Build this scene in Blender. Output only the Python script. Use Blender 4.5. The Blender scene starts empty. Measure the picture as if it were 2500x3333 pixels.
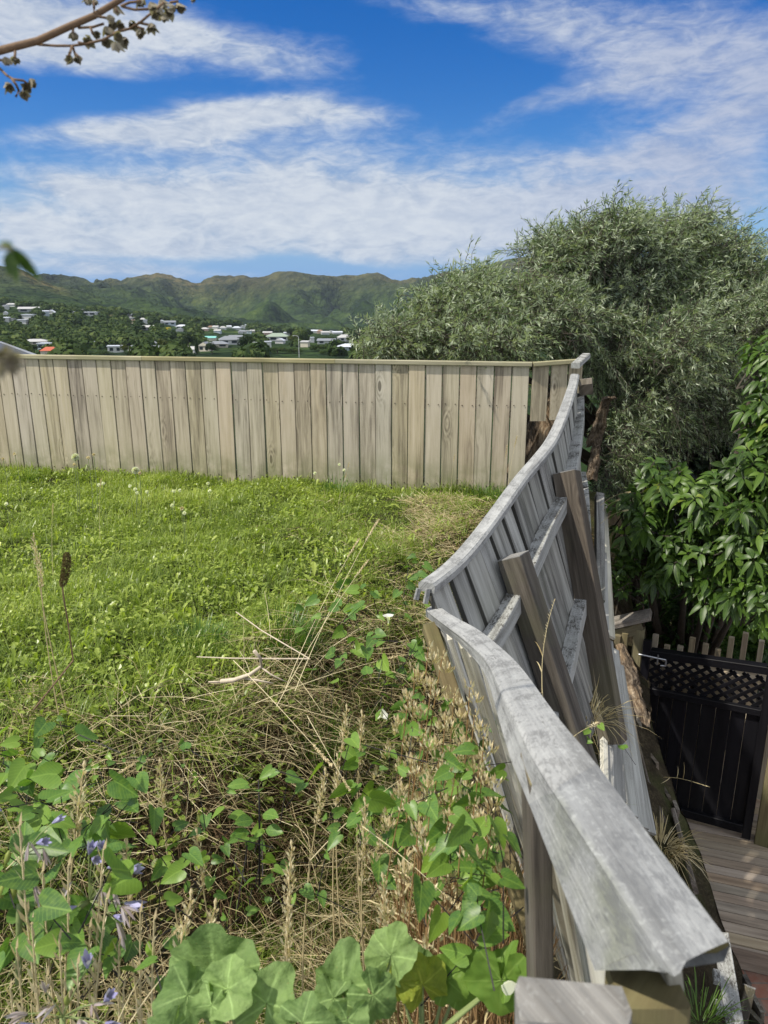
import bpy, math, random
import numpy as np
from mathutils import Vector
from mathutils.bvhtree import BVHTree

sc = bpy.context.scene
RNG = np.random.default_rng(7)
random.seed(7)
R = math.radians

# ------------------------------------------------------------------ camera
F = 2450.0                      # focal length in photo pixels (2500 x 3333 frame)
PITCH = R(16.0)
CP, SP = math.cos(PITCH), math.sin(PITCH)
cam_d = bpy.data.cameras.new('camera')
cam = bpy.data.objects.new('camera', cam_d)
sc.collection.objects.link(cam)
cam.location = (0, 0, 0)
cam.rotation_euler = (R(90) - PITCH, 0, 0)
cam_d.sensor_fit = 'VERTICAL'
cam_d.sensor_height = 36.0
cam_d.lens = 36.0 * F / 3333.0
cam_d.clip_start = 0.02
cam_d.clip_end = 9000
cam_d.dof.use_dof = True
cam_d.dof.focus_distance = 4.8
cam_d.dof.aperture_fstop = 7.5
sc.camera = cam
sc.render.resolution_x, sc.render.resolution_y = 768, 1024

# ------------------------------------------------------------------ sun, exposure
SUN_EL, SUN_AZ = R(55), R(-108)          # azimuth measured from +Y towards +X: the sun stands left and behind
sun_vec = Vector((math.sin(SUN_AZ) * math.cos(SUN_EL), math.cos(SUN_AZ) * math.cos(SUN_EL), math.sin(SUN_EL)))
sd = bpy.data.lights.new('sun', 'SUN')
sd.energy = 4.3
sd.angle = R(1.2)
sd.color = (1.0, 0.93, 0.82)
sun = bpy.data.objects.new('sun', sd)
sc.collection.objects.link(sun)
sun.rotation_euler = sun_vec.to_track_quat('Z', 'Y').to_euler()
sun.location = (-5, -3, 12)
sc.view_settings.view_transform = 'Standard'
sc.view_settings.look = 'None'
sc.view_settings.exposure = 0.36
sc.view_settings.gamma = 1.0
try:
    sc.cycles.max_bounces = 6
    sc.cycles.diffuse_bounces = 3
    sc.cycles.transparent_max_bounces = 8
    sc.cycles.sample_clamp_indirect = 4.0
except Exception:
    pass


# ------------------------------------------------------------------ photo pixel -> point in the world (camera at the origin)
def P(u, v, t):
    dx, dy = (u - 1250.0) / F, (1666.5 - v) / F
    return np.array([dx * t, (CP + dy * SP) * t, (-SP + dy * CP) * t])


def PY(u, v, Y):
    dy = (1666.5 - v) / F
    return P(u, v, Y / (CP + dy * SP))


def PZ(u, v, z):
    dy = (1666.5 - v) / F
    return P(u, v, z / (-SP + dy * CP))


def proj(p):
    x, y, z = p
    t = CP * y - SP * z
    return 1250 + F * x / t, 1666.5 - F * (SP * y + CP * z) / t, t


# ------------------------------------------------------------------ node helper
class NT:
    def __init__(self, tree):
        self.t = tree
        self.t.nodes.clear()

    def n(self, typ, **kw):
        nd = self.t.nodes.new(typ)
        ins = kw.pop('i', None)
        for k, v in kw.items():
            setattr(nd, k, v)
        if ins:
            for k, v in ins.items():
                self.set(nd.inputs[k], v)
        return nd

    def set(self, sock, v):
        if isinstance(v, bpy.types.NodeSocket):
            self.t.links.new(v, sock)
        elif isinstance(v, (tuple, list)) and len(v) == 3 and sock.type == 'RGBA':
            sock.default_value = (*v, 1)
        else:
            sock.default_value = v

    def m(self, op, a, b=0.0, c=0.0, clamp=False):
        nd = self.n('ShaderNodeMath', operation=op, use_clamp=clamp)
        self.set(nd.inputs[0], a)
        self.set(nd.inputs[1], b)
        if op in ('MULTIPLY_ADD', 'SMOOTH_MIN', 'SMOOTH_MAX', 'WRAP', 'COMPARE'):
            self.set(nd.inputs[2], c)
        return nd.outputs[0]

    def vm(self, op, a, b=(0, 0, 0), scale=None):
        nd = self.n('ShaderNodeVectorMath', operation=op)
        self.set(nd.inputs[0], a)
        if op != 'SCALE':
            self.set(nd.inputs[1], b)
        else:
            self.set(nd.inputs['Scale'], scale)
        return nd.outputs['Value'] if op in ('DOT_PRODUCT', 'LENGTH', 'DISTANCE') else nd.outputs['Vector']

    def ramp(self, fac, stops, interp='LINEAR'):
        nd = self.n('ShaderNodeValToRGB')
        cr = nd.color_ramp
        cr.interpolation = interp
        while len(cr.elements) < len(stops):
            cr.elements.new(0.5)
        for e, (p, c) in zip(cr.elements, stops):
            e.position = p
            e.color = (*c, 1) if len(c) == 3 else c
        self.set(nd.inputs[0], fac)
        return nd.outputs[0]

    def mr(self, v, a, b, c=0.0, d=1.0, smooth=True):
        nd = self.n('ShaderNodeMapRange', interpolation_type='SMOOTHSTEP' if smooth else 'LINEAR')
        for k, x in zip(('Value', 'From Min', 'From Max', 'To Min', 'To Max'), (v, a, b, c, d)):
            self.set(nd.inputs[k], x)
        return nd.outputs[0]

    def mix(self, f, a, b, blend='MIX'):
        nd = self.n('ShaderNodeMix', data_type='RGBA', blend_type=blend)
        self.set(nd.inputs[0], f)
        self.set(nd.inputs[6], a)
        self.set(nd.inputs[7], b)
        return nd.outputs[2]

    def noise(self, vec, scale, detail=4, rough=0.55, dist=0.0, out='Fac'):
        nd = self.n('ShaderNodeTexNoise')
        self.set(nd.inputs['Vector'], vec)
        self.set(nd.inputs['Scale'], scale)
        self.set(nd.inputs['Detail'], detail)
        self.set(nd.inputs['Roughness'], rough)
        self.set(nd.inputs['Distortion'], dist)
        return nd.outputs[out]

    def voro(self, vec, scale, feature='F1', out='Distance', rnd=1.0):
        nd = self.n('ShaderNodeTexVoronoi', feature=feature)
        self.set(nd.inputs['Vector'], vec)
        self.set(nd.inputs['Scale'], scale)
        self.set(nd.inputs['Randomness'], rnd)
        return nd.outputs[out]

    def attr(self, name, out='Fac'):
        return self.n('ShaderNodeAttribute', attribute_name=name).outputs[out]

    def comb(self, x, y, z):
        nd = self.n('ShaderNodeCombineXYZ')
        for k, v in zip('XYZ', (x, y, z)):
            self.set(nd.inputs[k], v)
        return nd.outputs[0]

    def sep(self, v):
        nd = self.n('ShaderNodeSeparateXYZ')
        self.set(nd.inputs[0], v)
        return nd.outputs

    def bump(self, h, strength=0.5, dist=0.01):
        nd = self.n('ShaderNodeBump')
        self.set(nd.inputs['Strength'], strength)
        self.set(nd.inputs['Distance'], dist)
        self.set(nd.inputs['Height'], h)
        return nd.outputs[0]

    def pbr(self, col, rough=0.7, normal=None, spec=0.3, metal=0.0):
        b = self.n('ShaderNodeBsdfPrincipled')
        self.set(b.inputs['Base Color'], col)
        self.set(b.inputs['Roughness'], rough)
        self.set(b.inputs['Specular IOR Level'], spec)
        self.set(b.inputs['Metallic'], metal)
        if normal is not None:
            self.set(b.inputs['Normal'], normal)
        return b.outputs[0]

    def out(self, sh):
        o = self.n('ShaderNodeOutputMaterial')
        self.t.links.new(sh, o.inputs['Surface'])


def newmat(name):
    m = bpy.data.materials.new(name)
    m.use_nodes = True
    return m, NT(m.node_tree)


# ------------------------------------------------------------------ world: sky with drifting cloud sheets
w = bpy.data.worlds.new('World')
sc.world = w
w.use_nodes = True
T = NT(w.node_tree)


def azel(u, v):
    d = P(u, v, 1.0)
    return math.atan2(d[0], d[1]), d[2] / math.hypot(d[0], d[1])


tc = T.n('ShaderNodeTexCoord').outputs['Generated']
x, y, z = T.sep(tc)
az = T.m('ARCTAN2', x, y)
hyp = T.m('SQRT', T.m('ADD', T.m('MULTIPLY', x, x), T.m('MULTIPLY', y, y)))
el = T.m('DIVIDE', z, T.m('MAXIMUM', hyp, 0.02))
pos = T.comb(az, el, 0.0)
sky = T.n('ShaderNodeTexSky', sky_type='NISHITA', sun_disc=False, sun_elevation=SUN_EL, sun_rotation=SUN_AZ,
          altitude=100, air_density=1.0, dust_density=0.3, ozone_density=2.5)
# cloud banks: (u, v, ru, rv, tilt in degrees, amount) as seen in the photo, stored as azimuth / elevation
CL = [(150, 60, 500, 130, 0, .62), (650, 130, 520, 75, 8, .40), (330, 200, 260, 60, 5, .30), (1050, 150, 160, 50, 0, .12),
      (700, 395, 420, 62, -7, .50), (270, 425, 200, 36, -6, .30), (1000, 380, 420, 55, 4, .36), (880, 330, 200, 42, -8, .3), (900, 480, 520, 70, 0, .25),
      (1050, 640, 900, 120, 2, .62), (350, 640, 230, 45, 8, .46), (700, 730, 700, 110, 0, .46), (200, 800, 600, 60, 2, .40),
      (1500, 750, 700, 120, 0, .50), (60, 730, 200, 40, 0, .25), (900, 860, 500, 22, 2, -.35), (250, 880, 500, 40, 0, .3), (1250, 870, 260, 60, 0, .2),
      (2000, 70, 560, 110, 4, .52), (2350, 230, 460, 150, 0, .50), (2350, 430, 520, 120, -10, .40), (1900, 290, 300, 40, -15, .22),
      (1700, 320, 150, 34, -22, .25), (2200, 640, 640, 130, -3, .40), (1750, 520, 500, 60, 0, .22), (1350, 40, 330, 40, 8, .20), (2000, 570, 220, 26, -4, -.2),
      (150, 570, 480, 60, 0, -.05), (1500, 250, 330, 60, 0, -.12), (400, 290, 420, 50, 0, -.15)]
dens = 0.0
warp = T.noise(T.vm('MULTIPLY', pos, (1, 2.4, 1)), 5.0, 3, .5, out='Color')
wpos = T.vm('ADD', pos, T.vm('MULTIPLY', T.vm('SUBTRACT', warp, (.5, .5, .5)), (.10, .045, 0)))
for (u, v, ru, rv, tilt, amt) in CL:
    a0, e0 = azel(u, v)
    a1, _ = azel(u + ru, v)
    _, e1 = azel(u, v - rv)
    ra, re = abs(a1 - a0), abs(e1 - e0)
    c, s = math.cos(R(tilt)), math.sin(R(tilt))
    d = T.vm('SUBTRACT', wpos, (a0, e0, 0))
    A = T.vm('DOT_PRODUCT', d, (c / ra, -s / ra, 0))
    B = T.vm('DOT_PRODUCT', d, (s / re, c / re, 0))
    q = T.m('ADD', T.m('MULTIPLY', A, A), T.m('MULTIPLY', B, B))
    g = T.m('POWER', 2.718, T.m('MULTIPLY', q, -1.0))
    dens = T.m('ADD', T.m('MULTIPLY', g, amt), dens)
# out of view: extra cloud added to the sky as fill light
# behind the camera and overhead the cloud is thicker and brighter
fill_cloud = T.m('MAXIMUM', T.mr(T.m('ABSOLUTE', az), .62, 1.1), T.mr(el, .42, .9))
dens = T.m('ADD', dens, T.m('MULTIPLY', fill_cloud, .55))
sk = T.comb(T.m('ADD', az, T.m('MULTIPLY', el, .35)), T.m('MULTIPLY', T.m('ADD', el, T.m('MULTIPLY', az, -.06)), 2.35), 0.0)
n1 = T.noise(sk, 5.5, 8, .60, .5)
n2 = T.noise(sk, 17.0, 7, .62, .9)
n3 = T.noise(T.vm('MULTIPLY', sk, (1.0, 1.35, 1)), 40.0, 5, .62, .6)
nn = T.m('ADD', T.m('ADD', T.m('MULTIPLY', T.m('SUBTRACT', n1, .5), 1.25), T.m('MULTIPLY', T.m('SUBTRACT', n2, .5), .85)),
         T.m('MULTIPLY', T.m('SUBTRACT', n3, .5), .42))
amp = T.m('ADD', T.m('MULTIPLY', dens, .9, clamp=True), .22)
cov = T.m('ADD', T.m('MULTIPLY', dens, 1.22), T.m('MULTIPLY', nn, T.m('MINIMUM', amp, .85)))
cover = T.mr(cov, .12, .80, 0.0, .93)
skyc = T.n('ShaderNodeHueSaturation', i={'Hue': .507, 'Saturation': 1.52, 'Value': 1.08, 'Color': sky.outputs[0]}).outputs[0]
skyc = T.mix(1.0, skyc, (.62, .80, 1.0), 'MULTIPLY')
skyc = T.mix(T.mr(el, .0, .13, .85, 0.0), skyc, (1.55, 3.5, 7.4))
thick = T.mr(cov, .45, 1.15)
fine = T.m('ADD', T.m('MULTIPLY', n2, .6), T.m('MULTIPLY', n3, .4))
rside = T.mr(az, 0.0, .40)
ccol = T.mix(T.mr(fine, .34, .66), (3.9, 4.7, 6.1), (6.5, 7.0, 7.6))
ccol = T.mix(T.m('MULTIPLY', thick, .38), ccol, (7.6, 7.8, 8.0))
ccol = T.mix(T.m('MULTIPLY', rside, .75), ccol, T.mix(T.mr(fine, .3, .7), (3.1, 3.75, 5.6), (4.5, 5.0, 6.5)))
ccol = T.mix(fill_cloud, ccol, (9.0, 9.3, 9.8))
col = T.mix(cover, skyc, ccol)
bg = T.n('ShaderNodeBackground', i={'Color': col, 'Strength': 0.082})
T.t.links.new(bg.outputs[0], T.n('ShaderNodeOutputWorld').inputs['Surface'])


# ------------------------------------------------------------------ mesh helpers
def mesh_np(name, V, F_, attrs=None, smooth=False):
    """V (n,3); F_ (m,k) array or list of arrays of polygons; attrs name -> (n,) or (n,3)"""
    V = np.asarray(V, np.float32)
    Fs = F_ if isinstance(F_, list) else [F_]
    Fs = [np.asarray(f, np.int32) for f in Fs if len(f)]
    loops = np.concatenate([f.ravel() for f in Fs])
    tot = np.concatenate([np.full(len(f), f.shape[1], np.int32) for f in Fs])
    start = np.concatenate([[0], np.cumsum(tot)[:-1]]).astype(np.int32)
    me = bpy.data.meshes.new(name)
    me.vertices.add(len(V))
    me.vertices.foreach_set('co', V.ravel())
    me.loops.add(len(loops))
    me.loops.foreach_set('vertex_index', loops)
    me.polygons.add(len(tot))
    me.polygons.foreach_set('loop_start', start)
    me.polygons.foreach_set('loop_total', tot)
    me.polygons.foreach_set('use_smooth', np.full(len(tot), bool(smooth)))
    for k, a in (attrs or {}).items():
        a = np.asarray(a, np.float32)
        if a.ndim == 1:
            me.attributes.new(k, 'FLOAT', 'POINT').data.foreach_set('value', a)
        else:
            me.attributes.new(k, 'FLOAT_VECTOR', 'POINT').data.foreach_set('vector', a.ravel())
    me.update(calc_edges=True)
    me.validate()
    return me


def root_of(o):
    while o.parent is not None:
        o = o.parent
    return o


def put(name, me, mat, parent=None, **props):
    """link a mesh given in world coordinates as an object (moved into its parent's frame)"""
    o = bpy.data.objects.new(name, me)
    sc.collection.objects.link(o)
    mats = mat if isinstance(mat, (list, tuple)) else [mat]
    for m_ in mats:
        me.materials.append(m_)
    if parent is not None:
        off = root_of(parent).location
        co = np.empty(len(me.vertices) * 3, np.float32)
        me.vertices.foreach_get('co', co)
        co = co.reshape(-1, 3) - np.array(off, np.float32)
        me.vertices.foreach_set('co', co.ravel())
        o.parent = parent
    for k, v in props.items():
        o[k] = v
    return o


def thing(name, label, cat, loc=(0, 0, 0), group=None):
    o = bpy.data.objects.new(name, None)
    o.empty_display_size = .1
    sc.collection.objects.link(o)
    o.location = tuple(float(c) for c in loc)
    o['label'], o['category'] = label, cat
    if group:
        o['group'] = group
    return o


def recentre(o):
    """move a one-mesh thing's origin to its base"""
    me = o.data
    co = np.empty(len(me.vertices) * 3, np.float32)
    me.vertices.foreach_get('co', co)
    co = co.reshape(-1, 3)
    b = np.array([(co[:, 0].min() + co[:, 0].max()) / 2, (co[:, 1].min() + co[:, 1].max()) / 2, co[:, 2].min()])
    me.vertices.foreach_set('co', (co - b).astype(np.float32).ravel())
    o.location = b
    return o


def solo(name, me, mat, label, cat, group=None, **props):
    o = recentre(put(name, me, mat, None, **props))
    o['label'], o['category'] = label, cat
    if group:
        o['group'] = group
    return o


def dup(root, loc, rotz=0.0, scale=1.0, label=None, group=None, rx=0.0, ry=0.0):
    r = root.copy()
    sc.collection.objects.link(r)
    r.location = tuple(float(c) for c in loc)
    r.rotation_euler = (rx, ry, rotz)
    r.scale = (scale,) * 3 if not isinstance(scale, (tuple, list)) else scale
    if label:
        r['label'] = label
    if group:
        r['group'] = group
    for ch in list(root.children):
        c = ch.copy()
        sc.collection.objects.link(c)
        c.parent = r
        for g in list(ch.children):
            d = g.copy()
            sc.collection.objects.link(d)
            d.parent = c
    return r


def nrm(a):
    a = np.asarray(a, float)
    return a / np.maximum(np.linalg.norm(a, axis=-1, keepdims=True), 1e-9)


class MB:
    """collects swept sections; each vertex keeps grain coordinates (across, along, through) and a seed"""

    def __init__(s):
        s.V, s.Q, s.N, s.g, s.sd, s.ed = [], [], [], [], [], {}
        s.n = 0

    def sweep(s, pts, W, H, prof, seed=None, scl=None, cap=True, along0=0.0):
        pts = np.asarray(pts, float)
        n, k = len(pts), len(prof)
        W = np.broadcast_to(np.asarray(W, float), (n, 3))
        H = np.broadcast_to(np.asarray(H, float), (n, 3))
        prof = np.asarray(prof, float)
        scl = np.ones(n) if scl is None else np.asarray(scl, float)
        seed = RNG.random() if seed is None else seed
        L = np.concatenate([[0], np.cumsum(np.linalg.norm(np.diff(pts, axis=0), axis=1))]) + along0
        for i in range(n):
            s.V.append(pts[i] + scl[i] * (prof[:, :1] * W[i] + prof[:, 1:2] * H[i]))
            s.g.append(np.column_stack([prof[:, 0], np.full(k, L[i]), prof[:, 1]]))
        b = s.n
        for i in range(n - 1):
            for j in range(k):
                j2 = (j + 1) % k
                s.Q.append((b + i * k + j, b + i * k + j2, b + (i + 1) * k + j2, b + (i + 1) * k + j))
        if cap:
            s.N.append([b + j for j in range(k)][::-1])
            s.N.append([b + (n - 1) * k + j for j in range(k)])
        s.sd.append(np.full(n * k, seed))
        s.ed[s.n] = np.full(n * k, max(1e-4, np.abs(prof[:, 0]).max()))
        s.n += n * k

    def quad(s, a, b, c, d, seed=.5):
        s.V.append(np.array([a, b, c, d], float))
        s.Q.append((s.n, s.n + 1, s.n + 2, s.n + 3))
        l1, l2 = np.linalg.norm(np.subtract(b, a)), np.linalg.norm(np.subtract(d, a))
        s.g.append(np.array([[0, 0, 0], [l1, 0, 0], [l1, l2, 0], [0, l2, 0]]))
        s.sd.append(np.full(4, seed))
        s.n += 4

    def tube(s, pts, radii, k=5, seed=None):
        pts = np.asarray(pts, float)
        tg = nrm(np.gradient(pts, axis=0))
        ref = np.array([.31, .2, 1.0]) if abs(tg[0][2]) < .9 else np.array([1.0, .2, .1])
        W = nrm(np.cross(tg, ref))
        H = np.cross(tg, W)
        a = np.arange(k) * 2 * math.pi / k
        s.sweep(pts, W, H, np.column_stack([np.cos(a), np.sin(a)]), seed, np.broadcast_to(radii, (len(pts),)))

    def mesh(s, name, smooth=False):
        by = {}
        for f in s.N:
            by.setdefault(len(f), []).append(f)
        Fs = ([np.array(s.Q)] if s.Q else []) + [np.array(v) for v in by.values()]
        edge = np.zeros(s.n)
        for o_, e_ in s.ed.items():
            edge[o_:o_ + len(e_)] = e_
        return mesh_np(name, np.concatenate(s.V), Fs, {'gc': np.concatenate(s.g), 'seed': np.concatenate(s.sd), 'edge': edge}, smooth)


def rect(w_, h_, c=.004):
    a, b = w_ / 2, h_ / 2
    c = min(c, a * .4, b * .4)
    return [(-a + c, -b), (a - c, -b), (a, -b + c), (a, b - c), (a - c, b), (-a + c, b), (-a, b - c), (-a, -b + c)]


def box_m(mb, p0, p1, w_dir, w_, h_, c=.004, seed=None, up=None, n=2, **kw):
    """a straight timber from p0 to p1, w_ wide along w_dir and h_ thick"""
    p0, p1 = np.asarray(p0, float), np.asarray(p1, float)
    ax = nrm(p1 - p0)
    W = np.asarray(w_dir, float)
    W = nrm(W - ax * np.dot(W, ax))
    H = np.cross(W, ax)
    f = np.linspace(0, 1, n)[:, None]
    mb.sweep(p0 + (p1 - p0) * f, W, H, rect(w_, h_, c), seed, **kw)


# ------------------------------------------------------------------ leaves, many at once
def tmpl(kind):
    if kind == 'lance':
        V = [(0, 0, 0), (-.5, .42, .10), (0, .5, 0), (.5, .42, .10), (0, 1, 0)]
        Fc = [(0, 2, 1), (0, 3, 2), (1, 2, 4), (2, 3, 4)]
    elif kind == 'chip':
        V = [(0, 0, 0), (-.5, .45, .06), (.5, .5, .06), (.05, 1, -.04)]
        Fc = [(0, 2, 1), (1, 2, 3)]
    elif kind == 'blade':
        V = [(-.4, 0, 0), (.4, 0, 0), (-.5, .35, 0), (.5, .35, 0), (-.36, .7, 0), (.36, .7, 0), (0, 1, 0)]
        Fc = [(0, 1, 3), (0, 3, 2), (2, 3, 5), (2, 5, 4), (4, 5, 6)]
    elif kind == 'straw':
        V = [(-.5, 0, 0), (.5, 0, 0), (0, 0, .7), (-.5, .33, 0), (.5, .33, 0), (0, .33, .7), (-.45, .66, 0), (.45, .66, 0), (0, .66, .7),
             (-.3, 1, 0), (.3, 1, 0), (0, 1, .5)]
        Fc = []
        for r in range(3):
            for j in range(3):
                a, b = r * 3 + j, r * 3 + (j + 1) % 3
                Fc += [(a, b, b + 3), (a, b + 3, a + 3)]
    elif kind in ('ovate', 'long', 'weed'):
        ys = {'ovate': [0, .12, .3, .5, .7, .87, 1], 'long': [0, .15, .35, .55, .75, .9, 1], 'weed': [0, .2, .42, .5, .66, .72, .88, 1]}[kind]
        hw = {'ovate': [.03, .25, .46, .5, .38, .19, .0], 'long': [.03, .22, .42, .5, .42, .22, .0], 'weed': [.06, .2, .42, .24, .5, .3, .34, .0]}[kind]
        V, Fc = [], []
        for yy, hh in zip(ys, hw):
            V += [(-hh, yy, .22 * hh), (0, yy, 0), (hh, yy, .22 * hh)]
        for r in range(len(ys) - 1):
            for j in range(2):
                a = r * 3 + j
                Fc += [(a, a + 1, a + 4), (a, a + 4, a + 3)]
    elif kind == 'heart':
        V, Fc = [(0, 0, 0)], []
        prof = [(0.0, 0.0), (.10, -.13), (.26, -.20), (.43, -.12), (.50, .08), (.46, .32), (.33, .58), (.16, .82), (0, 1.0)]
        sp = [(0, .0), (0, .25), (0, .5), (0, .75), (0, 1.0)]
        right = [(x_, y_, .30 * x_ + .10 * math.sin(7 * y_) * x_) for x_, y_ in prof]
        left = [(-x_, y_, .30 * x_ + .10 * math.sin(6 * y_ + 1) * x_) for x_, y_ in prof]
        mid = [(0, .3, 0)]
        V = right + left[1:-1] + mid
        n = len(right)
        ring = list(range(n)) + [n + len(left[1:-1]) - 1 - k for k in range(len(left[1:-1]))]
        c = len(V) - 1
        for k in range(len(ring)):
            Fc.append((c, ring[k], ring[(k + 1) % len(ring)]))
    return np.array(V, float), np.array(Fc, int)


def leaves(Pb, D, N, L, W, kind, bend=0.0, bdir=None, rnd=None):
    """leaf k grows from Pb[k] along D[k] with upper face N[k]; returns V, F, attrs"""
    tv, tf = tmpl(kind)
    n, k = len(Pb), len(tv)
    D = nrm(D)
    X = nrm(np.cross(D, N))
    N = np.cross(X, D)
    L = np.broadcast_to(L, (n,))[:, None, None]
    W = np.broadcast_to(W, (n,))[:, None, None]
    bend = np.broadcast_to(bend, (n,))[:, None, None]
    tx, ty, tz = (tv[None, :, i, None] for i in range(3))
    V = Pb[:, None, :] + D[:, None, :] * (L * ty) + X[:, None, :] * (W * tx) + N[:, None, :] * (W * tz)
    b = np.array([0, 0, -1.0]) if bdir is None else bdir
    b = np.broadcast_to(b, (n, 3))[:, None, :]
    V = V + b * (L * bend * ty ** 2)
    Fc = (np.arange(n) * k)[:, None, None] + tf[None]
    rnd = RNG.random(n) if rnd is None else rnd
    at = {'rnd': np.repeat(rnd, k), 'gc': np.tile(tv, (n, 1))}
    return V.reshape(-1, 3), Fc.reshape(-1, 3), at


def join(parts):
    V, Fc, at, o = [], [], {}, 0
    for (v, f, a) in parts:
        V.append(v)
        Fc.append(f + o)
        for k_, x_ in a.items():
            at.setdefault(k_, []).append(x_)
        o += len(v)
    return np.concatenate(V), np.concatenate(Fc), {k_: np.concatenate(x_) for k_, x_ in at.items()}


def rdir(n, zlo=-1.0, zhi=1.0):
    z_ = RNG.uniform(zlo, zhi, n)
    a = RNG.uniform(0, 2 * math.pi, n)
    r = np.sqrt(np.maximum(0, 1 - z_ * z_))
    return np.column_stack([r * np.cos(a), r * np.sin(a), z_])


def sstep(x_, a, b):
    t_ = np.clip((x_ - a) / (b - a), 0, 1)
    return t_ * t_ * (3 - 2 * t_)


_hg = np.random.default_rng(3).random((64, 64))


def vnoise(x_, y_):
    x_, y_ = np.asarray(x_, float), np.asarray(y_, float)
    xi, yi = np.floor(x_).astype(int), np.floor(y_).astype(int)
    fx, fy = x_ - xi, y_ - yi
    fx, fy = fx * fx * (3 - 2 * fx), fy * fy * (3 - 2 * fy)
    h = lambda a, b: _hg[a % 64, b % 64]
    return (h(xi, yi) * (1 - fx) + h(xi + 1, yi) * fx) * (1 - fy) + (h(xi, yi + 1) * (1 - fx) + h(xi + 1, yi + 1) * fx) * fy


def fbm(x_, y_, o=4):
    s, a, t_ = 0, .5, 0
    for i in range(o):
        s = s + a * vnoise(x_ * 2 ** i + 13.7 * i, y_ * 2 ** i + 7.1 * i)
        t_ += a
        a *= .5
    return s / t_
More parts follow.
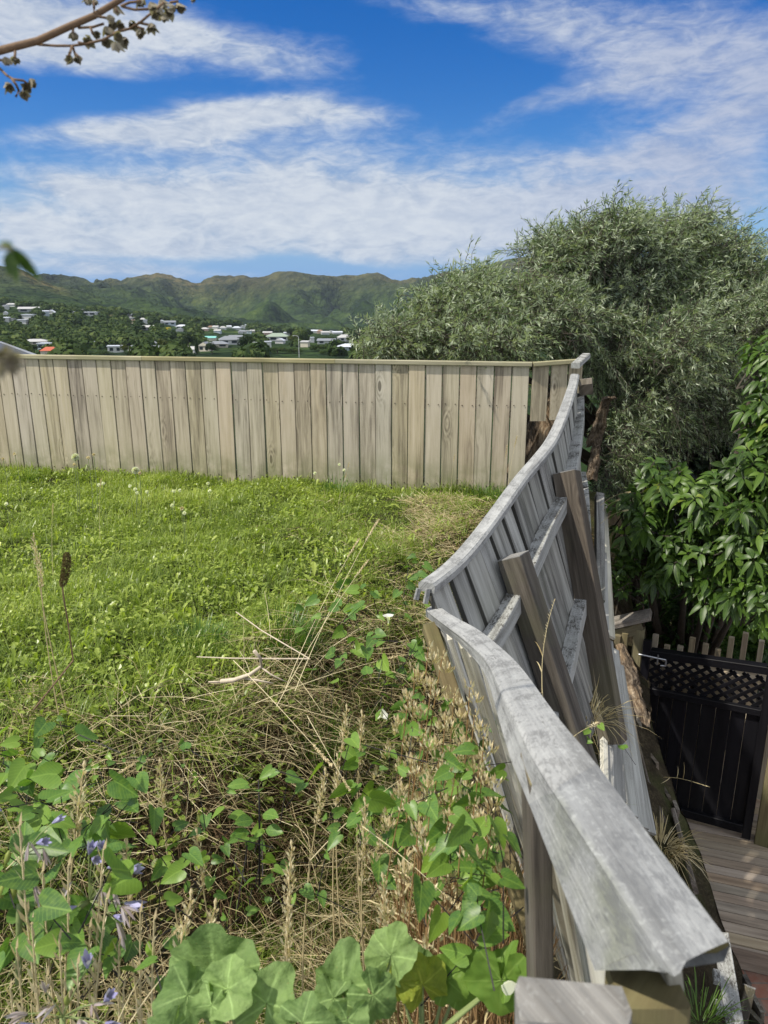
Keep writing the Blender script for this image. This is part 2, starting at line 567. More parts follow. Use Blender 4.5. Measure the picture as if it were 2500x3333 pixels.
# ------------------------------------------------------------------ materials
def wood(name, light, mid, dark, green=0.0, lichen=0.0, lichen_col=(.10, .105, .11), stain=.5, spread=.6, knots=1.0, rough=.86, bump=.5, foot=None, odd=0.0, greenside=False, edge=0.0, lichen_up=False):
    m, t = newmat(name)
    g = t.attr('gc', 'Vector')
    sd_ = t.attr('seed')
    x_, y_, z_ = t.sep(g)
    xz = t.m('ADD', x_, t.m('MULTIPLY', z_, .8))
    s10 = t.m('MULTIPLY', sd_, 31.0)
    kd = t.n('ShaderNodeTexVoronoi', feature='F1', i={'Vector': t.comb(t.m('MULTIPLY', xz, 6.0), t.m('MULTIPLY', y_, 2.1), s10), 'Scale': 1.0, 'Randomness': .9})
    d = kd.outputs['Distance']
    near = t.mr(d, .46, .06)
    near = t.m('MULTIPLY', near, t.mr(t.sep(kd.outputs['Color'])[0], .45, .55))
    near = t.m('MULTIPLY', near, knots)
    gx = t.m('ADD', t.m('MULTIPLY', xz, 34.0), t.m('MULTIPLY', near, 1.6))
    grain = t.noise(t.comb(gx, t.m('MULTIPLY', y_, 1.6), s10), 1.0, 5, .62, .35)
    fine = t.noise(t.comb(t.m('MULTIPLY', xz, 190.0), t.m('MULTIPLY', y_, 5.0), s10), 1.0, 3, .6)
    stn = t.noise(t.comb(t.m('MULTIPLY', xz, 9.0), t.m('MULTIPLY', y_, .9), t.m('ADD', s10, 5.0)), 1.0, 4, .6, .8)
    wn = t.n('ShaderNodeTexWhiteNoise', noise_dimensions='1D', i={'W': s10})
    tone = t.m('ADD', t.m('MULTIPLY', t.m('SUBTRACT', grain, .5), 1.15), t.m('MULTIPLY', t.m('SUBTRACT', fine, .5), .35))
    tone = t.m('ADD', tone, t.m('MULTIPLY', t.m('SUBTRACT', wn.outputs['Value'], .5), spread))
    tone = t.m('ADD', t.m('ADD', tone, .52), t.m('MULTIPLY', t.m('SUBTRACT', stn, .52), stain))
    if odd:   # a few boards weathered darker than the rest
        tone = t.m('SUBTRACT', tone, t.m('MULTIPLY', t.mr(t.sep(wn.outputs['Color'])[0], 1 - odd, 1 - odd + .05), .30))
    rings = t.m('MULTIPLY', t.m('SINE', t.m('MULTIPLY', d, 62.0)), t.m('MULTIPLY', near, .12))
    tone = t.m('SUBTRACT', t.m('ADD', tone, rings), t.m('MULTIPLY', t.mr(d, .13, .05), t.m('MULTIPLY', near, .55)))
    colr = t.ramp(tone, [(.05, dark), (.48, mid), (.92, light)])
    # warm / cool shift from board to board
    hs = t.n('ShaderNodeHueSaturation', i={'Hue': t.m('ADD', .5, t.m('MULTIPLY', t.m('SUBTRACT', t.sep(wn.outputs['Color'])[1], .5), .022)),
                                            'Saturation': t.m('ADD', .72, t.m('MULTIPLY', t.sep(wn.outputs['Color'])[2], .55)), 'Value': 1.0, 'Color': colr})
    colr = hs.outputs[0]
    gp = t.n('ShaderNodeNewGeometry').outputs['Position']
    if green:
        gm = t.m('MULTIPLY', t.mr(t.noise(gp, 3.2, 4, .6), .46, .68), green)
        if greenside:   # algae only on the flank of the rail
            gm = t.m('MULTIPLY', gm, t.mr(x_, .006, -.012))
        colr = t.mix(gm, colr, t.mix(.5, mid, (.13, .15, .05)))
    if foot is not None:   # algae and splash near the ground
        fz = t.mr(t.sep(gp)[2], foot[0], foot[1], .75, 0.0)
        fz = t.m('MULTIPLY', fz, t.mr(t.noise(gp, 5.5, 4, .65), .3, .65))
        colr = t.mix(fz, colr, (.17, .19, .085))
    if lichen:
        l1 = t.noise(t.comb(t.m('MULTIPLY', xz, 150.0), t.m('MULTIPLY', y_, 60.0), s10), 1.0, 5, .7, .4)
        l2 = t.noise(gp, 13.0, 4, .6)
        lm = t.m('MULTIPLY', t.mr(t.m('ADD', l1, t.m('MULTIPLY', t.m('SUBTRACT', l2, .5), .9)), .46, .68), lichen)
        if lichen_up:   # lichen crust on the upper face only
            lm = t.m('MULTIPLY', lm, t.mr(t.sep(t.n('ShaderNodeNewGeometry').outputs['Normal'])[2], .45, .75))
        colr = t.mix(lm, colr, lichen_col)
        wh = t.mr(t.m('ADD', t.noise(gp, 120.0, 3, .6, .4), t.m('MULTIPLY', t.m('SUBTRACT', l2, .5), -.6)), .55, .70)
        colr = t.mix(t.m('MULTIPLY', wh, lichen * .32), colr, (.56, .58, .56))
        ck = t.noise(t.comb(t.m('MULTIPLY', xz, 75.0), t.m('MULTIPLY', y_, 3.0), t.m('ADD', s10, 2.0)), 1.0, 3, .5, .3)
        ckm = t.mr(ck, .30, .24)
        colr = t.mix(t.m('MULTIPLY', ckm, .75), colr, (.045, .043, .04))
    if edge:   # board edges darkened: painted shade of the gaps between palings
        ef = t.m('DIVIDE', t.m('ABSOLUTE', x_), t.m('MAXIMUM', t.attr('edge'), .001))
        gap_shade = t.mr(t.m('ADD', ef, t.m('MULTIPLY', t.m('SUBTRACT', stn, .5), .10)), .90, 1.0)
        colr = t.mix(t.m('MULTIPLY', gap_shade, edge), colr, (.035, .034, .03))
    h = t.m('ADD', t.m('MULTIPLY', grain, .7), t.m('MULTIPLY', fine, .5))
    t.out(t.pbr(colr, rough, t.bump(h, bump, .003), .2))
    return m


def leafm(name, c0, c1, c2, back=None, trans=.3, rough=.5, spec=.35, vein=0.0, yellow=0.0, mottle=0.0):
    m, t = newmat(name)
    r = t.attr('rnd')
    g = t.attr('gc', 'Vector')
    col = t.ramp(r, [(.0, c0), (.55, c1), (1.0, c2)])
    if vein:
        x_, y_, _ = t.sep(g)
        ax = t.m('ABSOLUTE', x_)
        mid_ = t.mr(ax, .045, .0)
        side = t.m('SINE', t.m('MULTIPLY', t.m('SUBTRACT', y_, t.m('MULTIPLY', ax, .8)), 46.0))
        side = t.m('MULTIPLY', t.mr(side, .80, 1.0), .55)
        col = t.mix(t.m('MULTIPLY', t.m('MAXIMUM', mid_, side), vein), col, tuple(min(1, c * 1.8 + .05) for c in c2))
        blo = t.noise(t.vm('ADD', g, t.comb(t.m('MULTIPLY', r, 9.0), 0, 0)), 5.0, 3)
        col = t.mix(t.mr(blo, .35, .75, 0, .45), col, c2)
    if yellow:
        col = t.mix(t.mr(r, 1 - yellow, 1 - yellow + .02), col, (.35, .30, .05))
    if back is not None:
        bf = t.n('ShaderNodeNewGeometry').outputs['Backfacing']
        col = t.mix(bf, col, back)
    nrm_ = None
    if mottle:   # blistered, spotted surface with a few browned specks
        gp = t.n('ShaderNodeNewGeometry').outputs['Position']
        m1, m2 = t.noise(gp, 48.0, 4, .6), t.noise(gp, 190.0, 3, .6)
        col = t.mix(t.mr(m1, .40, .68, 0, .45), col, tuple(c * .55 for c in c0))
        col = t.mix(t.mr(m2, .68, .74, 0, .7), col, (.30, .26, .10))
        nrm_ = t.bump(t.m('ADD', m1, t.m('MULTIPLY', m2, .4)), .7, .006)
    pb = t.pbr(col, rough, nrm_, spec)
    tr = t.n('ShaderNodeBsdfTranslucent', i={'Color': t.mix(1.0, col, (1.25, 1.35, .55), 'MULTIPLY')})
    mx = t.n('ShaderNodeMixShader', i={0: trans})
    t.t.links.new(pb, mx.inputs[1])
    t.t.links.new(tr.outputs[0], mx.inputs[2])
    t.out(mx.outputs[0])
    return m


def flat(name, col, rough=.7, spec=.3, metal=0.0, var=.25, scale=8.0, bump=.2, bdist=.004):
    m, t = newmat(name)
    gp = t.n('ShaderNodeTexCoord').outputs['Object']
    n_ = t.noise(gp, scale, 5, .6)
    n2_ = t.noise(gp, scale * 6, 3, .6)
    k = t.m('ADD', t.m('MULTIPLY', t.m('SUBTRACT', n_, .5), var * 2), t.m('MULTIPLY', t.m('SUBTRACT', n2_, .5), var))
    c = t.n('ShaderNodeHueSaturation', i={'Hue': .5, 'Saturation': 1.0, 'Value': t.m('ADD', 1.0, k), 'Color': (*col, 1)}).outputs[0]
    t.out(t.pbr(c, rough, t.bump(t.m('ADD', n_, n2_), bump, bdist), spec, metal))
    return m


M = {}
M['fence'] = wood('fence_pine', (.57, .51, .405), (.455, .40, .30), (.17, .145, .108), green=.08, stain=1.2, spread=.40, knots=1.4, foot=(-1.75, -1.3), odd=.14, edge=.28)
M['cap_new'] = wood('cap_pine', (.44, .42, .28), (.32, .30, .185), (.18, .165, .10), green=.4, stain=.8, spread=.25, knots=.4)
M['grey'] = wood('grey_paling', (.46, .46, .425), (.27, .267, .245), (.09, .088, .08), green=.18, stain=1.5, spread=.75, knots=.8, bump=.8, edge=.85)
M['greyedge'] = wood('pale_paling', (.66, .65, .57), (.48, .465, .39), (.17, .15, .105), green=.2, stain=1.2, spread=.7, knots=.3, bump=.8)
M['cap_old'] = wood('old_cap', (.40, .405, .395), (.29, .295, .29), (.12, .122, .12), lichen=.6, lichen_col=(.12, .122, .12), stain=1.1, spread=.1, knots=.1, bump=.9)
M['cap_near'] = wood('old_cap_near', (.35, .355, .35), (.245, .252, .253), (.11, .112, .112), green=.9, greenside=True, lichen=.6, lichen_col=(.12, .125, .13), stain=1.2, spread=.1, knots=.1, bump=1.0)
M['post'] = wood('brown_post', (.18, .162, .136), (.105, .091, .074), (.036, .031, .026), green=.3, stain=1.2, spread=.3, knots=.6, bump=.9)
M['posttop'] = wood('post_top', (.34, .34, .32), (.22, .215, .20), (.07, .066, .06), lichen=.4, stain=.9, spread=.2, knots=.0)
M['rail'] = wood('rail_grey', (.42, .43, .42), (.30, .305, .295), (.10, .10, .092), lichen=.95, lichen_col=(.06, .056, .048), lichen_up=True, green=.2, stain=1.2, spread=.3, knots=.2, bump=.8)
M['olivepost'] = wood('olive_post', (.25, .22, .12), (.155, .13, .07), (.07, .058, .03), green=.6, stain=.8, spread=.3, knots=.5)
M['rot'] = wood('rotten_board', (.25, .22, .18), (.12, .10, .08), (.04, .034, .028), lichen=.5, lichen_col=(.05, .05, .04), green=.3, stain=1.2, spread=.6, knots=.5, bump=.9)
M['deck'] = wood('deck_board', (.48, .40, .30), (.335, .27, .195), (.15, .118, .085), stain=.9, spread=.45, knots=.3)
M['black'] = wood('black_paint', (.012, .012, .015), (.006, .006, .008), (.003, .003, .004), stain=.3, spread=.3, knots=.0, rough=.45, bump=.5)
M['picket'] = wood('picket_wood', (.56, .48, .35), (.40, .335, .23), (.17, .13, .085), green=.2, stain=.8, spread=.4, knots=.2)
M['dark'] = flat('dark_hole', (.012, .010, .008))
M['steel'] = flat('galvanised_steel', (.42, .43, .45), .38, .5, .9, .15)
M['nail'] = flat('nail_rust', (.055, .04, .03), .6)

# soil and litter
m, t = newmat('soil_litter')
gp = t.n('ShaderNodeNewGeometry').outputs['Position']
a = t.noise(gp, 9.0, 6, .65)
b = t.noise(gp, 60.0, 5, .7, .5)
c = t.ramp(t.m('ADD', t.m('MULTIPLY', a, .5), t.m('MULTIPLY', b, .5)), [(.3, (.014, .011, .007)), (.5, (.04, .032, .020)), (.64, (.085, .07, .043)), (.75, (.15, .12, .08))])
lz = t.mr(t.noise(gp, 2.0, 3), .42, .6)
c = t.mix(t.m('MULTIPLY', lz, .5), c, (.055, .07, .02))
t.out(t.pbr(c, .95, t.bump(t.m('ADD', a, t.m('MULTIPLY', b, .6)), .9, .03), .1))
M['soil'] = m

m, t = newmat('earth_bank')
gp = t.n('ShaderNodeNewGeometry').outputs['Position']
a = t.noise(gp, 7.0, 6, .7)
b = t.voro(gp, 45.0)
c = t.ramp(t.m('ADD', t.m('MULTIPLY', a, .8), t.m('MULTIPLY', b, .35)), [(.35, (.025, .02, .015)), (.55, (.085, .066, .048)), (.75, (.17, .14, .105)), (.9, (.30, .27, .22))])
t.out(t.pbr(c, .95, t.bump(t.m('SUBTRACT', a, t.m('MULTIPLY', b, .5)), 1.0, .04), .1))
M['earth'] = m

# brick paving
m, t = newmat('brick_paving')
gp = t.n('ShaderNodeTexCoord').outputs['Object']
br = t.n('ShaderNodeTexBrick', i={'Vector': gp, 'Color1': (.30, .13, .085, 1), 'Color2': (.22, .10, .07, 1), 'Mortar': (.15, .12, .10, 1), 'Scale': 1.0,
                                  'Mortar Size': .006, 'Brick Width': .22, 'Row Height': .11})
n_ = t.noise(gp, 14.0, 6, .65)
c = t.mix(t.mr(n_, .35, .75, 0, .6), br.outputs[0], (.30, .24, .19))
t.out(t.pbr(c, .85, t.bump(t.m('ADD', t.m('MULTIPLY', br.outputs['Fac'], -1.0), n_), .5, .006), .2))
M['brick'] = m

# bark of the broken stump
m, t = newmat('stump_bark')
g = t.attr('gc', 'Vector')
gx, gy, gz = t.sep(g)
v_ = t.noise(t.comb(t.m('MULTIPLY', gx, 26.0), t.m('MULTIPLY', gy, 6.0), gz), 1.0, 6, .65, 1.2)
v2 = t.voro(t.comb(t.m('MULTIPLY', gx, 30.0), t.m('MULTIPLY', gy, 12.0), gz), 1.0, 'DISTANCE_TO_EDGE')
wood_ = t.mr(t.noise(t.comb(t.m('MULTIPLY', gx, 5.0), t.m('MULTIPLY', gy, 1.5), 3.0), 1.0, 2), .50, .58)
c = t.ramp(v_, [(.3, (.03, .022, .016)), (.5, (.13, .10, .072)), (.68, (.26, .21, .155))])
c2 = t.ramp(v_, [(.3, (.07, .045, .028)), (.5, (.23, .165, .105)), (.68, (.42, .34, .24))])
c = t.mix(wood_, c, c2)
t.out(t.pbr(c, .9, t.bump(t.m('ADD', v_, t.m('MULTIPLY', v2, .6)), 1.0, .03), .1))
M['bark'] = m
M['twig'] = flat('twig_bark', (.075, .065, .05), .85, var=.4, scale=30)
M['trunk'] = flat('trunk_bark', (.075, .06, .045), .9, var=.5, scale=14, bump=.8, bdist=.02)

# foliage
M['olive'] = leafm('olive_leaf', (.058, .098, .040), (.130, .190, .078), (.29, .36, .185), back=(.34, .40, .27), trans=.30, rough=.36, spec=.5)
M['broad'] = leafm('broad_leaf', (.013, .034, .007), (.030, .074, .011), (.11, .19, .022), trans=.30, rough=.40, spec=.35, vein=.35, yellow=.006)
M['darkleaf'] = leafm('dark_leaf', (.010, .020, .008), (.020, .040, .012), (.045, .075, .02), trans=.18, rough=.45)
M['conifer'] = leafm('conifer_leaf', (.015, .04, .008), (.035, .085, .014), (.08, .15, .025), trans=.25, rough=.5)
M['grass'] = leafm('grass_blade', (.12, .18, .030), (.265, .35, .060), (.48, .53, .15), trans=.40, rough=.36, spec=.45)
M['weed'] = leafm('weed_leaf', (.125, .19, .028), (.27, .36, .050), (.45, .52, .12), trans=.42, rough=.36, spec=.5, vein=.12)
M['tuft'] = leafm('tuft_blade', (.055, .11, .018), (.10, .19, .03), (.18, .28, .05), trans=.32, rough=.38, spec=.4)
M['straw'] = leafm('dry_straw', (.24, .185, .085), (.50, .415, .225), (.76, .68, .45), trans=.15, rough=.6, spec=.25)
M['redstraw'] = leafm('red_straw', (.15, .085, .035), (.30, .18, .08), (.46, .33, .17), trans=.15, rough=.55, spec=.25)
M['brownthatch'] = leafm('brown_thatch', (.05, .032, .018), (.13, .085, .045), (.26, .19, .11), trans=.1, rough=.75, spec=.1)
M['bind'] = leafm('bindweed_leaf', (.055, .125, .030), (.10, .21, .045), (.20, .32, .045), trans=.38, rough=.40, spec=.4, vein=.35)
M['seedhead'] = leafm('seed_head', (.46, .37, .22), (.66, .56, .37), (.84, .76, .56), trans=.25, rough=.7, spec=.15)
M['mallow'] = leafm('mallow_leaf', (.11, .19, .06), (.18, .28, .095), (.26, .38, .13), trans=.36, rough=.6, spec=.2, vein=.6, mottle=.6)
M['mallowy'] = leafm('mallow_leaf_yellow', (.19, .26, .035), (.27, .33, .045), (.40, .41, .06), trans=.4, rough=.55, spec=.2, vein=.35, mottle=.8)
M['stem'] = flat('green_stem', (.19, .24, .09), .6)
M['darkstem'] = flat('dark_stem', (.02, .017, .02), .6)
M['petal'] = leafm('lilac_petal', (.28, .26, .46), (.34, .33, .60), (.48, .47, .70), trans=.30, rough=.55, spec=.2)
M['faded'] = leafm('faded_petal', (.30, .24, .25), (.42, .36, .38), (.52, .47, .50), trans=.3, rough=.7, spec=.1)
M['pod'] = flat('seed_pod', (.20, .24, .05), .5)
M['white'] = leafm('white_petal', (.75, .76, .70), (.80, .80, .76), (.85, .85, .82), trans=.4, rough=.6, spec=.2)
M['fluff'] = leafm('seed_fluff', (.62, .62, .58), (.7, .7, .66), (.8, .8, .76), trans=.4, rough=.8, spec=.1)
M['capsule'] = leafm('dry_capsule', (.17, .145, .10), (.27, .24, .18), (.38, .35, .28), trans=.2, rough=.8, spec=.1)
M['branch'] = flat('branch_bark', (.15, .095, .055), .8, var=.5, scale=60)
M['spike'] = flat('brown_spike', (.14, .10, .035), .9, var=.7, scale=300, bump=1.0)
M['drywood'] = flat('bleached_root', (.50, .43, .33), .85, var=.4, scale=40)

# distant ground and buildings
m, t = newmat('bush_hills')
gp = t.n('ShaderNodeNewGeometry').outputs['Position']
pz = t.sep(gp)[2]
big = t.noise(gp, .006, 6, .65)
med = t.noise(gp, .035, 6, .72)
can = t.voro(gp, .085, rnd=1.0)
can2 = t.voro(gp, .19)
f = t.m('ADD', t.m('MULTIPLY', big, .5), t.m('MULTIPLY', med, .5))
grn = t.ramp(f, [(.40, (.008, .017, .008)), (.48, (.020, .038, .013)), (.56, (.042, .070, .018)), (.66, (.085, .118, .030))])
scr = t.ramp(med, [(.35, (.034, .040, .028)), (.55, (.062, .064, .042)), (.7, (.11, .10, .06))])
hi = t.mr(t.m('ADD', pz, t.m('MULTIPLY', t.m('SUBTRACT', big, .5), 120.0)), -12.0, 45.0)
c = t.mix(t.m('MULTIPLY', hi, .50), grn, scr)
dry = t.attr('dry')
c = t.mix(t.m('MULTIPLY', dry, t.mr(med, .38, .56)), c, (.30, .20, .095))
h = t.m('ADD', t.m('MULTIPLY', can, -1.0), t.m('MULTIPLY', can2, -.5))
c = t.mix(t.mr(can, .3, .75, 0, .22), c, (.02, .03, .012))
t.out(t.pbr(c, .95, t.bump(h, 1.0, 5.0), .05))
M['hill'] = m
M['crowns'] = [leafm('bush_crown', (.022, .042, .012), (.045, .075, .018), (.085, .115, .028), trans=.15, rough=.7, spec=.1),
               leafm('dark_crown', (.012, .024, .009), (.024, .044, .013), (.045, .07, .018), trans=.15, rough=.7, spec=.1),
               leafm('olive_crown', (.035, .05, .014), (.07, .09, .022), (.12, .135, .035), trans=.15, rough=.7, spec=.1)]
M['gorse'] = leafm('yellow_crown', (.35, .28, .02), (.5, .4, .02), (.6, .5, .03), trans=.15, rough=.7)


def paint(name, c, rough=.7):
    return flat(name, c, rough, .25, 0, .06, .8, .05)


M['h_white'] = paint('house_white', (.60, .61, .60))
M['h_cream'] = paint('house_cream', (.58, .54, .44))
M['h_grey'] = paint('house_grey', (.34, .36, .37))
M['h_blue'] = paint('house_pale_blue', (.46, .54, .60))
M['h_pink'] = paint('house_pink', (.55, .40, .34))
M['h_brown'] = paint('house_brown', (.17, .14, .11))
M['r_grey'] = paint('roof_grey', (.20, .215, .235), .5)
M['r_dark'] = paint('roof_dark', (.075, .08, .09), .5)
M['r_white'] = paint('roof_white', (.52, .55, .60), .4)
M['r_pale'] = paint('roof_pale', (.42, .42, .41), .5)
M['r_red'] = paint('roof_red', (.42, .11, .06), .6)
M['r_teal'] = paint('roof_teal', (.19, .46, .42), .5)
M['r_brown'] = paint('roof_brown', (.24, .16, .11), .6)
M['r_green'] = paint('roof_green', (.25, .31, .24), .6)
m, t = newmat('window_glass')
t.out(t.pbr((.03, .04, .05), .12, None, .6))
M['glass'] = m
# ------------------------------------------------------------------ far terrain: hills and valley
UC = np.array([-900, -300, 0, 100, 200, 300, 400, 500, 600, 700, 830, 1000, 1300, 1600, 2000, 2500, 3400], float)
ROWS = [  # distance, photo height of the ground at each UC
    (230, [1175] * 17),
    (380, [1120, 1122, 1125, 1128, 1130, 1130, 1128, 1125, 1122, 1122, 1125, 1122, 1118, 1110, 1100, 1090, 1080]),
    (640, [985, 995, 1008, 1012, 1018, 1030, 1045, 1058, 1070, 1082, 1092, 1092, 1088, 1080, 1060, 1030, 1010]),
    (860, [930, 940, 950, 962, 975, 992, 1008, 1025, 1042, 1058, 1075, 1084, 1080, 1070, 1040, 960, 930]),
    (1100, [850, 858, 868, 892, 934, 960, 984, 1003, 1020, 1042, 1062, 1074, 1074, 1060, 1010, 885, 860]),
    (1250, [900, 905, 910, 930, 965, 985, 1005, 1025, 1040, 1055, 1064, 1068, 1066, 1050, 1000, 900, 880]),
    (1500, [930, 935, 940, 950, 970, 985, 1000, 1012, 1020, 1020, 990, 1000, 1040, 1030, 985, 910, 890]),
    (1720, [920, 925, 930, 935, 945, 955, 965, 975, 985, 985, 950, 940, 985, 960, 930, 905, 890]),
    (2050, [880, 880, 880, 888, 926, 921, 916, 900, 904, 908, 899, 892, 899, 866, 852, 880, 880]),
    (2400, [960] * 17),
    (3200, [980] * 17)]
RIDGE = [(-900, 880), (-300, 875), (0, 885), (127, 903), (169, 918), (207, 929), (236, 922), (262, 916), (290, 921), (312, 926), (335, 920), (363, 908), (385, 910), (405, 918),
         (430, 908), (456, 903), (498, 906), (520, 899), (540, 894), (560, 897), (582, 903), (620, 913), (645, 922), (670, 920), (705, 910), (750, 905), (798, 901),
         (828, 904), (860, 901), (895, 893), (929, 888), (950, 892), (967, 890), (1000, 893), (1035, 898), (1073, 901), (1100, 899), (1123, 895), (1161, 899), (1180, 896), (1199, 889),
         (1229, 883), (1245, 887), (1258, 893), (1279, 902), (1300, 903), (1350, 900), (1400, 895), (1500, 885), (1580, 866), (1640, 850), (1700, 845), (1800, 852), (2000, 870), (2500, 880), (3400, 890)]


def vrow(i, u):
    if ROWS[i][0] == 2050:
        r = np.array(RIDGE, float)
        return np.interp(u, r[:, 0], r[:, 1])
    return np.interp(u, UC, ROWS[i][1])


def ratio(v):
    dy = (1666.5 - v) / F
    return (-SP + dy * CP) / (CP + dy * SP)


YR = np.array([r[0] for r in ROWS], float)


def far_z(x_, y_):
    """height of the far ground (camera at z = 0)"""
    x_, y_ = np.asarray(x_, float), np.asarray(y_, float)
    u = 1250 + F * (x_ / y_) * 1.035
    Z = np.stack([ratio(vrow(i, u)) * YR[i] for i in range(len(YR))])
    yy = np.clip(y_, YR[0], YR[-1])
    k = np.clip(np.searchsorted(YR, yy) - 1, 0, len(YR) - 2)
    f = (yy - YR[k]) / (YR[k + 1] - YR[k])
    f = f * .6 + .4 * (f * f * (3 - 2 * f))
    ar = np.arange(Z.shape[1]) if Z.ndim == 2 else None
    z0, z1 = np.take_along_axis(Z, k[None], 0)[0], np.take_along_axis(Z, k[None] + 1, 0)[0]
    z_ = z0 * (1 - f) + z1 * f
    hillf = sstep(yy, 900, 1500) * (1 - .92 * sstep(np.abs(yy - 2050), 200, 30))
    g1 = 1 - np.abs(fbm(x_ / 260 + 5, y_ / 420 + x_ / 700, 4) * 2 - 1) * 2
    z_ = z_ + hillf * ((g1 - .70) * 84 + (fbm(x_ / 75 + 2, y_ / 110 + 8, 3) - .5) * 30)
    z_ = z_ + sstep(yy, 300, 600) * (fbm(x_ / 60, y_ / 60, 3) - .5) * 9
    z_ = z_ + (fbm(x_ / 16 + 3, y_ / 16, 3) - .5) * np.clip(yy / 180, 0, 5)
    z_ = z_ + sstep(yy, 1300, 1700) * (fbm(x_ / 34 + 7, y_ / 60, 3) - .5) * 17
    zn = -4.6 - (np.clip(y_, 8, 230) - 8) * .068
    return np.where(y_ < 230, zn, z_)


nu, ny = 620, 420
aa = np.linspace(-.78, .78, nu)
yy = np.concatenate([np.linspace(10, 225, 30), np.linspace(232, 700, 130), np.linspace(704, 1300, 120), np.linspace(1305, 2250, 130), np.linspace(2280, 3200, 10)])
ny = len(yy)
GY, GA = np.meshgrid(yy, aa, indexing='ij')
GX = GA * GY
GZ = far_z(GX.ravel(), GY.ravel()).reshape(GX.shape)
idx = np.arange(ny * nu).reshape(ny, nu)
quads = np.stack([idx[:-1, :-1], idx[:-1, 1:], idx[1:, 1:], idx[1:, :-1]], -1).reshape(-1, 4)
Vh = np.column_stack([GX.ravel(), GY.ravel(), GZ.ravel()])
gu = 1250 + F * GA * 1.035
dry = np.exp(-((GY - 2050) / 130) ** 2) * (np.interp(gu, [-900, 100, 160, 240, 330, 420, 480, 640, 700, 900, 1300], [.3, .6, 1, 1, .9, .6, .4, .45, .3, .25, .2])) \
    + np.exp(-((GY - 1100) / 90) ** 2) * np.interp(gu, [0, 60, 120, 200, 260], [0, .2, 1, .8, 0]) * .8
put('hills', mesh_np('hills', Vh, quads, {'dry': dry.ravel() * .6}, True), M['hill'], None, kind='structure')
BV = BVHTree.FromPolygons(Vh.tolist(), quads.tolist())


def onhill(u, v):
    d = Vector(P(u, v, 1.0)).normalized()
    h = BV.ray_cast(Vector((0, 0, 0)), d, 5000)
    return None if h[0] is None else np.array(h[0])


# ------------------------------------------------------------------ houses
def house(u, v, wpx, hpx, wall, roof, kind, label, rz=0.0, depth=.75, windows=True, dist=None, name='house'):
    """u, v: base centre in the photo; wpx, hpx: overall size there; stands on the ground seen at that point"""
    p = onhill(u, v) if dist is None else PY(u, v, dist)
    if p is None:
        p = PY(u, v, 1000)
    tdep = CP * p[1] - SP * p[2]
    wm, hm = wpx * tdep / F, max(hpx * tdep / F, 2.6)
    dm = wm * depth
    p = p + np.array([0, dm * .5, 0])
    t_ = thing(name, label, 'house', p, 'houses across the valley')
    t_.rotation_euler = (0, 0, R(rz))
    rh = {'gable': .42, 'hip': .42, 'mono': .15, 'flat': .06, 'side': .36}[kind] * hm
    wh = hm - rh
    a, b = wm / 2, dm / 2
    o = t_.location

    def lm(nm, V, Fc, mat, par):
        V = np.array(V, float) + np.array(o)
        by = {}
        for f_ in Fc:
            by.setdefault(len(f_), []).append(f_)
        return put(nm, mesh_np(nm, V, [np.array(x_) for x_ in by.values()]), mat, par)
    z0 = -6.0
    lm('wall', [(-a, -b, z0), (a, -b, z0), (a, b, z0), (-a, b, z0), (-a, -b, wh), (a, -b, wh), (a, b, wh), (-a, b, wh)],
       [(0, 1, 5, 4), (1, 2, 6, 5), (2, 3, 7, 6), (3, 0, 4, 7)], M[wall], t_)
    e = .06 * wm
    A, B = a + e, b + e
    zb = wh - .02
    if kind == 'hip':
        k = A * .42
        V = [(-A, -B, zb), (A, -B, zb), (A, B, zb), (-A, B, zb), (-k, 0, zb + rh), (k, 0, zb + rh)]
        Fc = [(0, 1, 5, 4), (1, 2, 5), (2, 3, 4, 5), (3, 0, 4), (3, 2, 1, 0)]
    elif kind == 'gable':   # gable end faces the viewer
        V = [(-A, -B, zb), (A, -B, zb), (A, B, zb), (-A, B, zb), (0, -B, zb + rh), (0, B, zb + rh)]
        Fc = [(1, 2, 5, 4), (3, 0, 4, 5), (0, 1, 4), (2, 3, 5), (3, 2, 1, 0)]
    elif kind == 'side':    # ridge runs across the view
        V = [(-A, -B, zb), (A, -B, zb), (A, B, zb), (-A, B, zb), (-A, 0, zb + rh), (A, 0, zb + rh)]
        Fc = [(0, 1, 5, 4), (2, 3, 4, 5), (1, 2, 5), (3, 0, 4), (3, 2, 1, 0)]
    else:
        tz = rh if kind == 'mono' else rh * .5
        V = [(-A, -B, zb), (A, -B, zb), (A, B, zb), (-A, B, zb), (-A, -B, zb + .3), (A, -B, zb + .3), (A, B, zb + .3 + tz), (-A, B, zb + .3 + tz)]
        Fc = [(3, 2, 1, 0), (0, 1, 5, 4), (1, 2, 6, 5), (2, 3, 7, 6), (3, 0, 4, 7), (4, 5, 6, 7)]
    lm('roof', V, Fc, M[roof], t_)
    if kind == 'gable':
        lm('gable_end', [(-a, -b - e - .05, wh), (a, -b - e - .05, wh), (0, -b - e - .05, wh + rh * a / A)], [(0, 1, 2)], M[wall], t_)
    if windows and wpx > 34:
        n = 2 if wpx < 70 else (3 if wpx < 110 else 4)
        for k in range(n):
            cx = -a + wm * (k + .5) / n + RNG.uniform(-.05, .05) * wm
            ww = wm / n * RNG.uniform(.22, .34)
            zt, zl = wh * .82, wh * .30
            lm('window', [(cx - ww, -b - .06, zl), (cx + ww, -b - .06, zl), (cx + ww, -b - .06, zt), (cx - ww, -b - .06, zt)], [(0, 1, 2, 3)], M['glass'], t_)
    return t_


def Z1(zx, zy):      # coordinates read off an enlarged crop of the left part
    return zx * .4219, 840 + zy * .4219


def Z2(zx, zy):
    return 600 + zx * .4219, 840 + zy * .4219


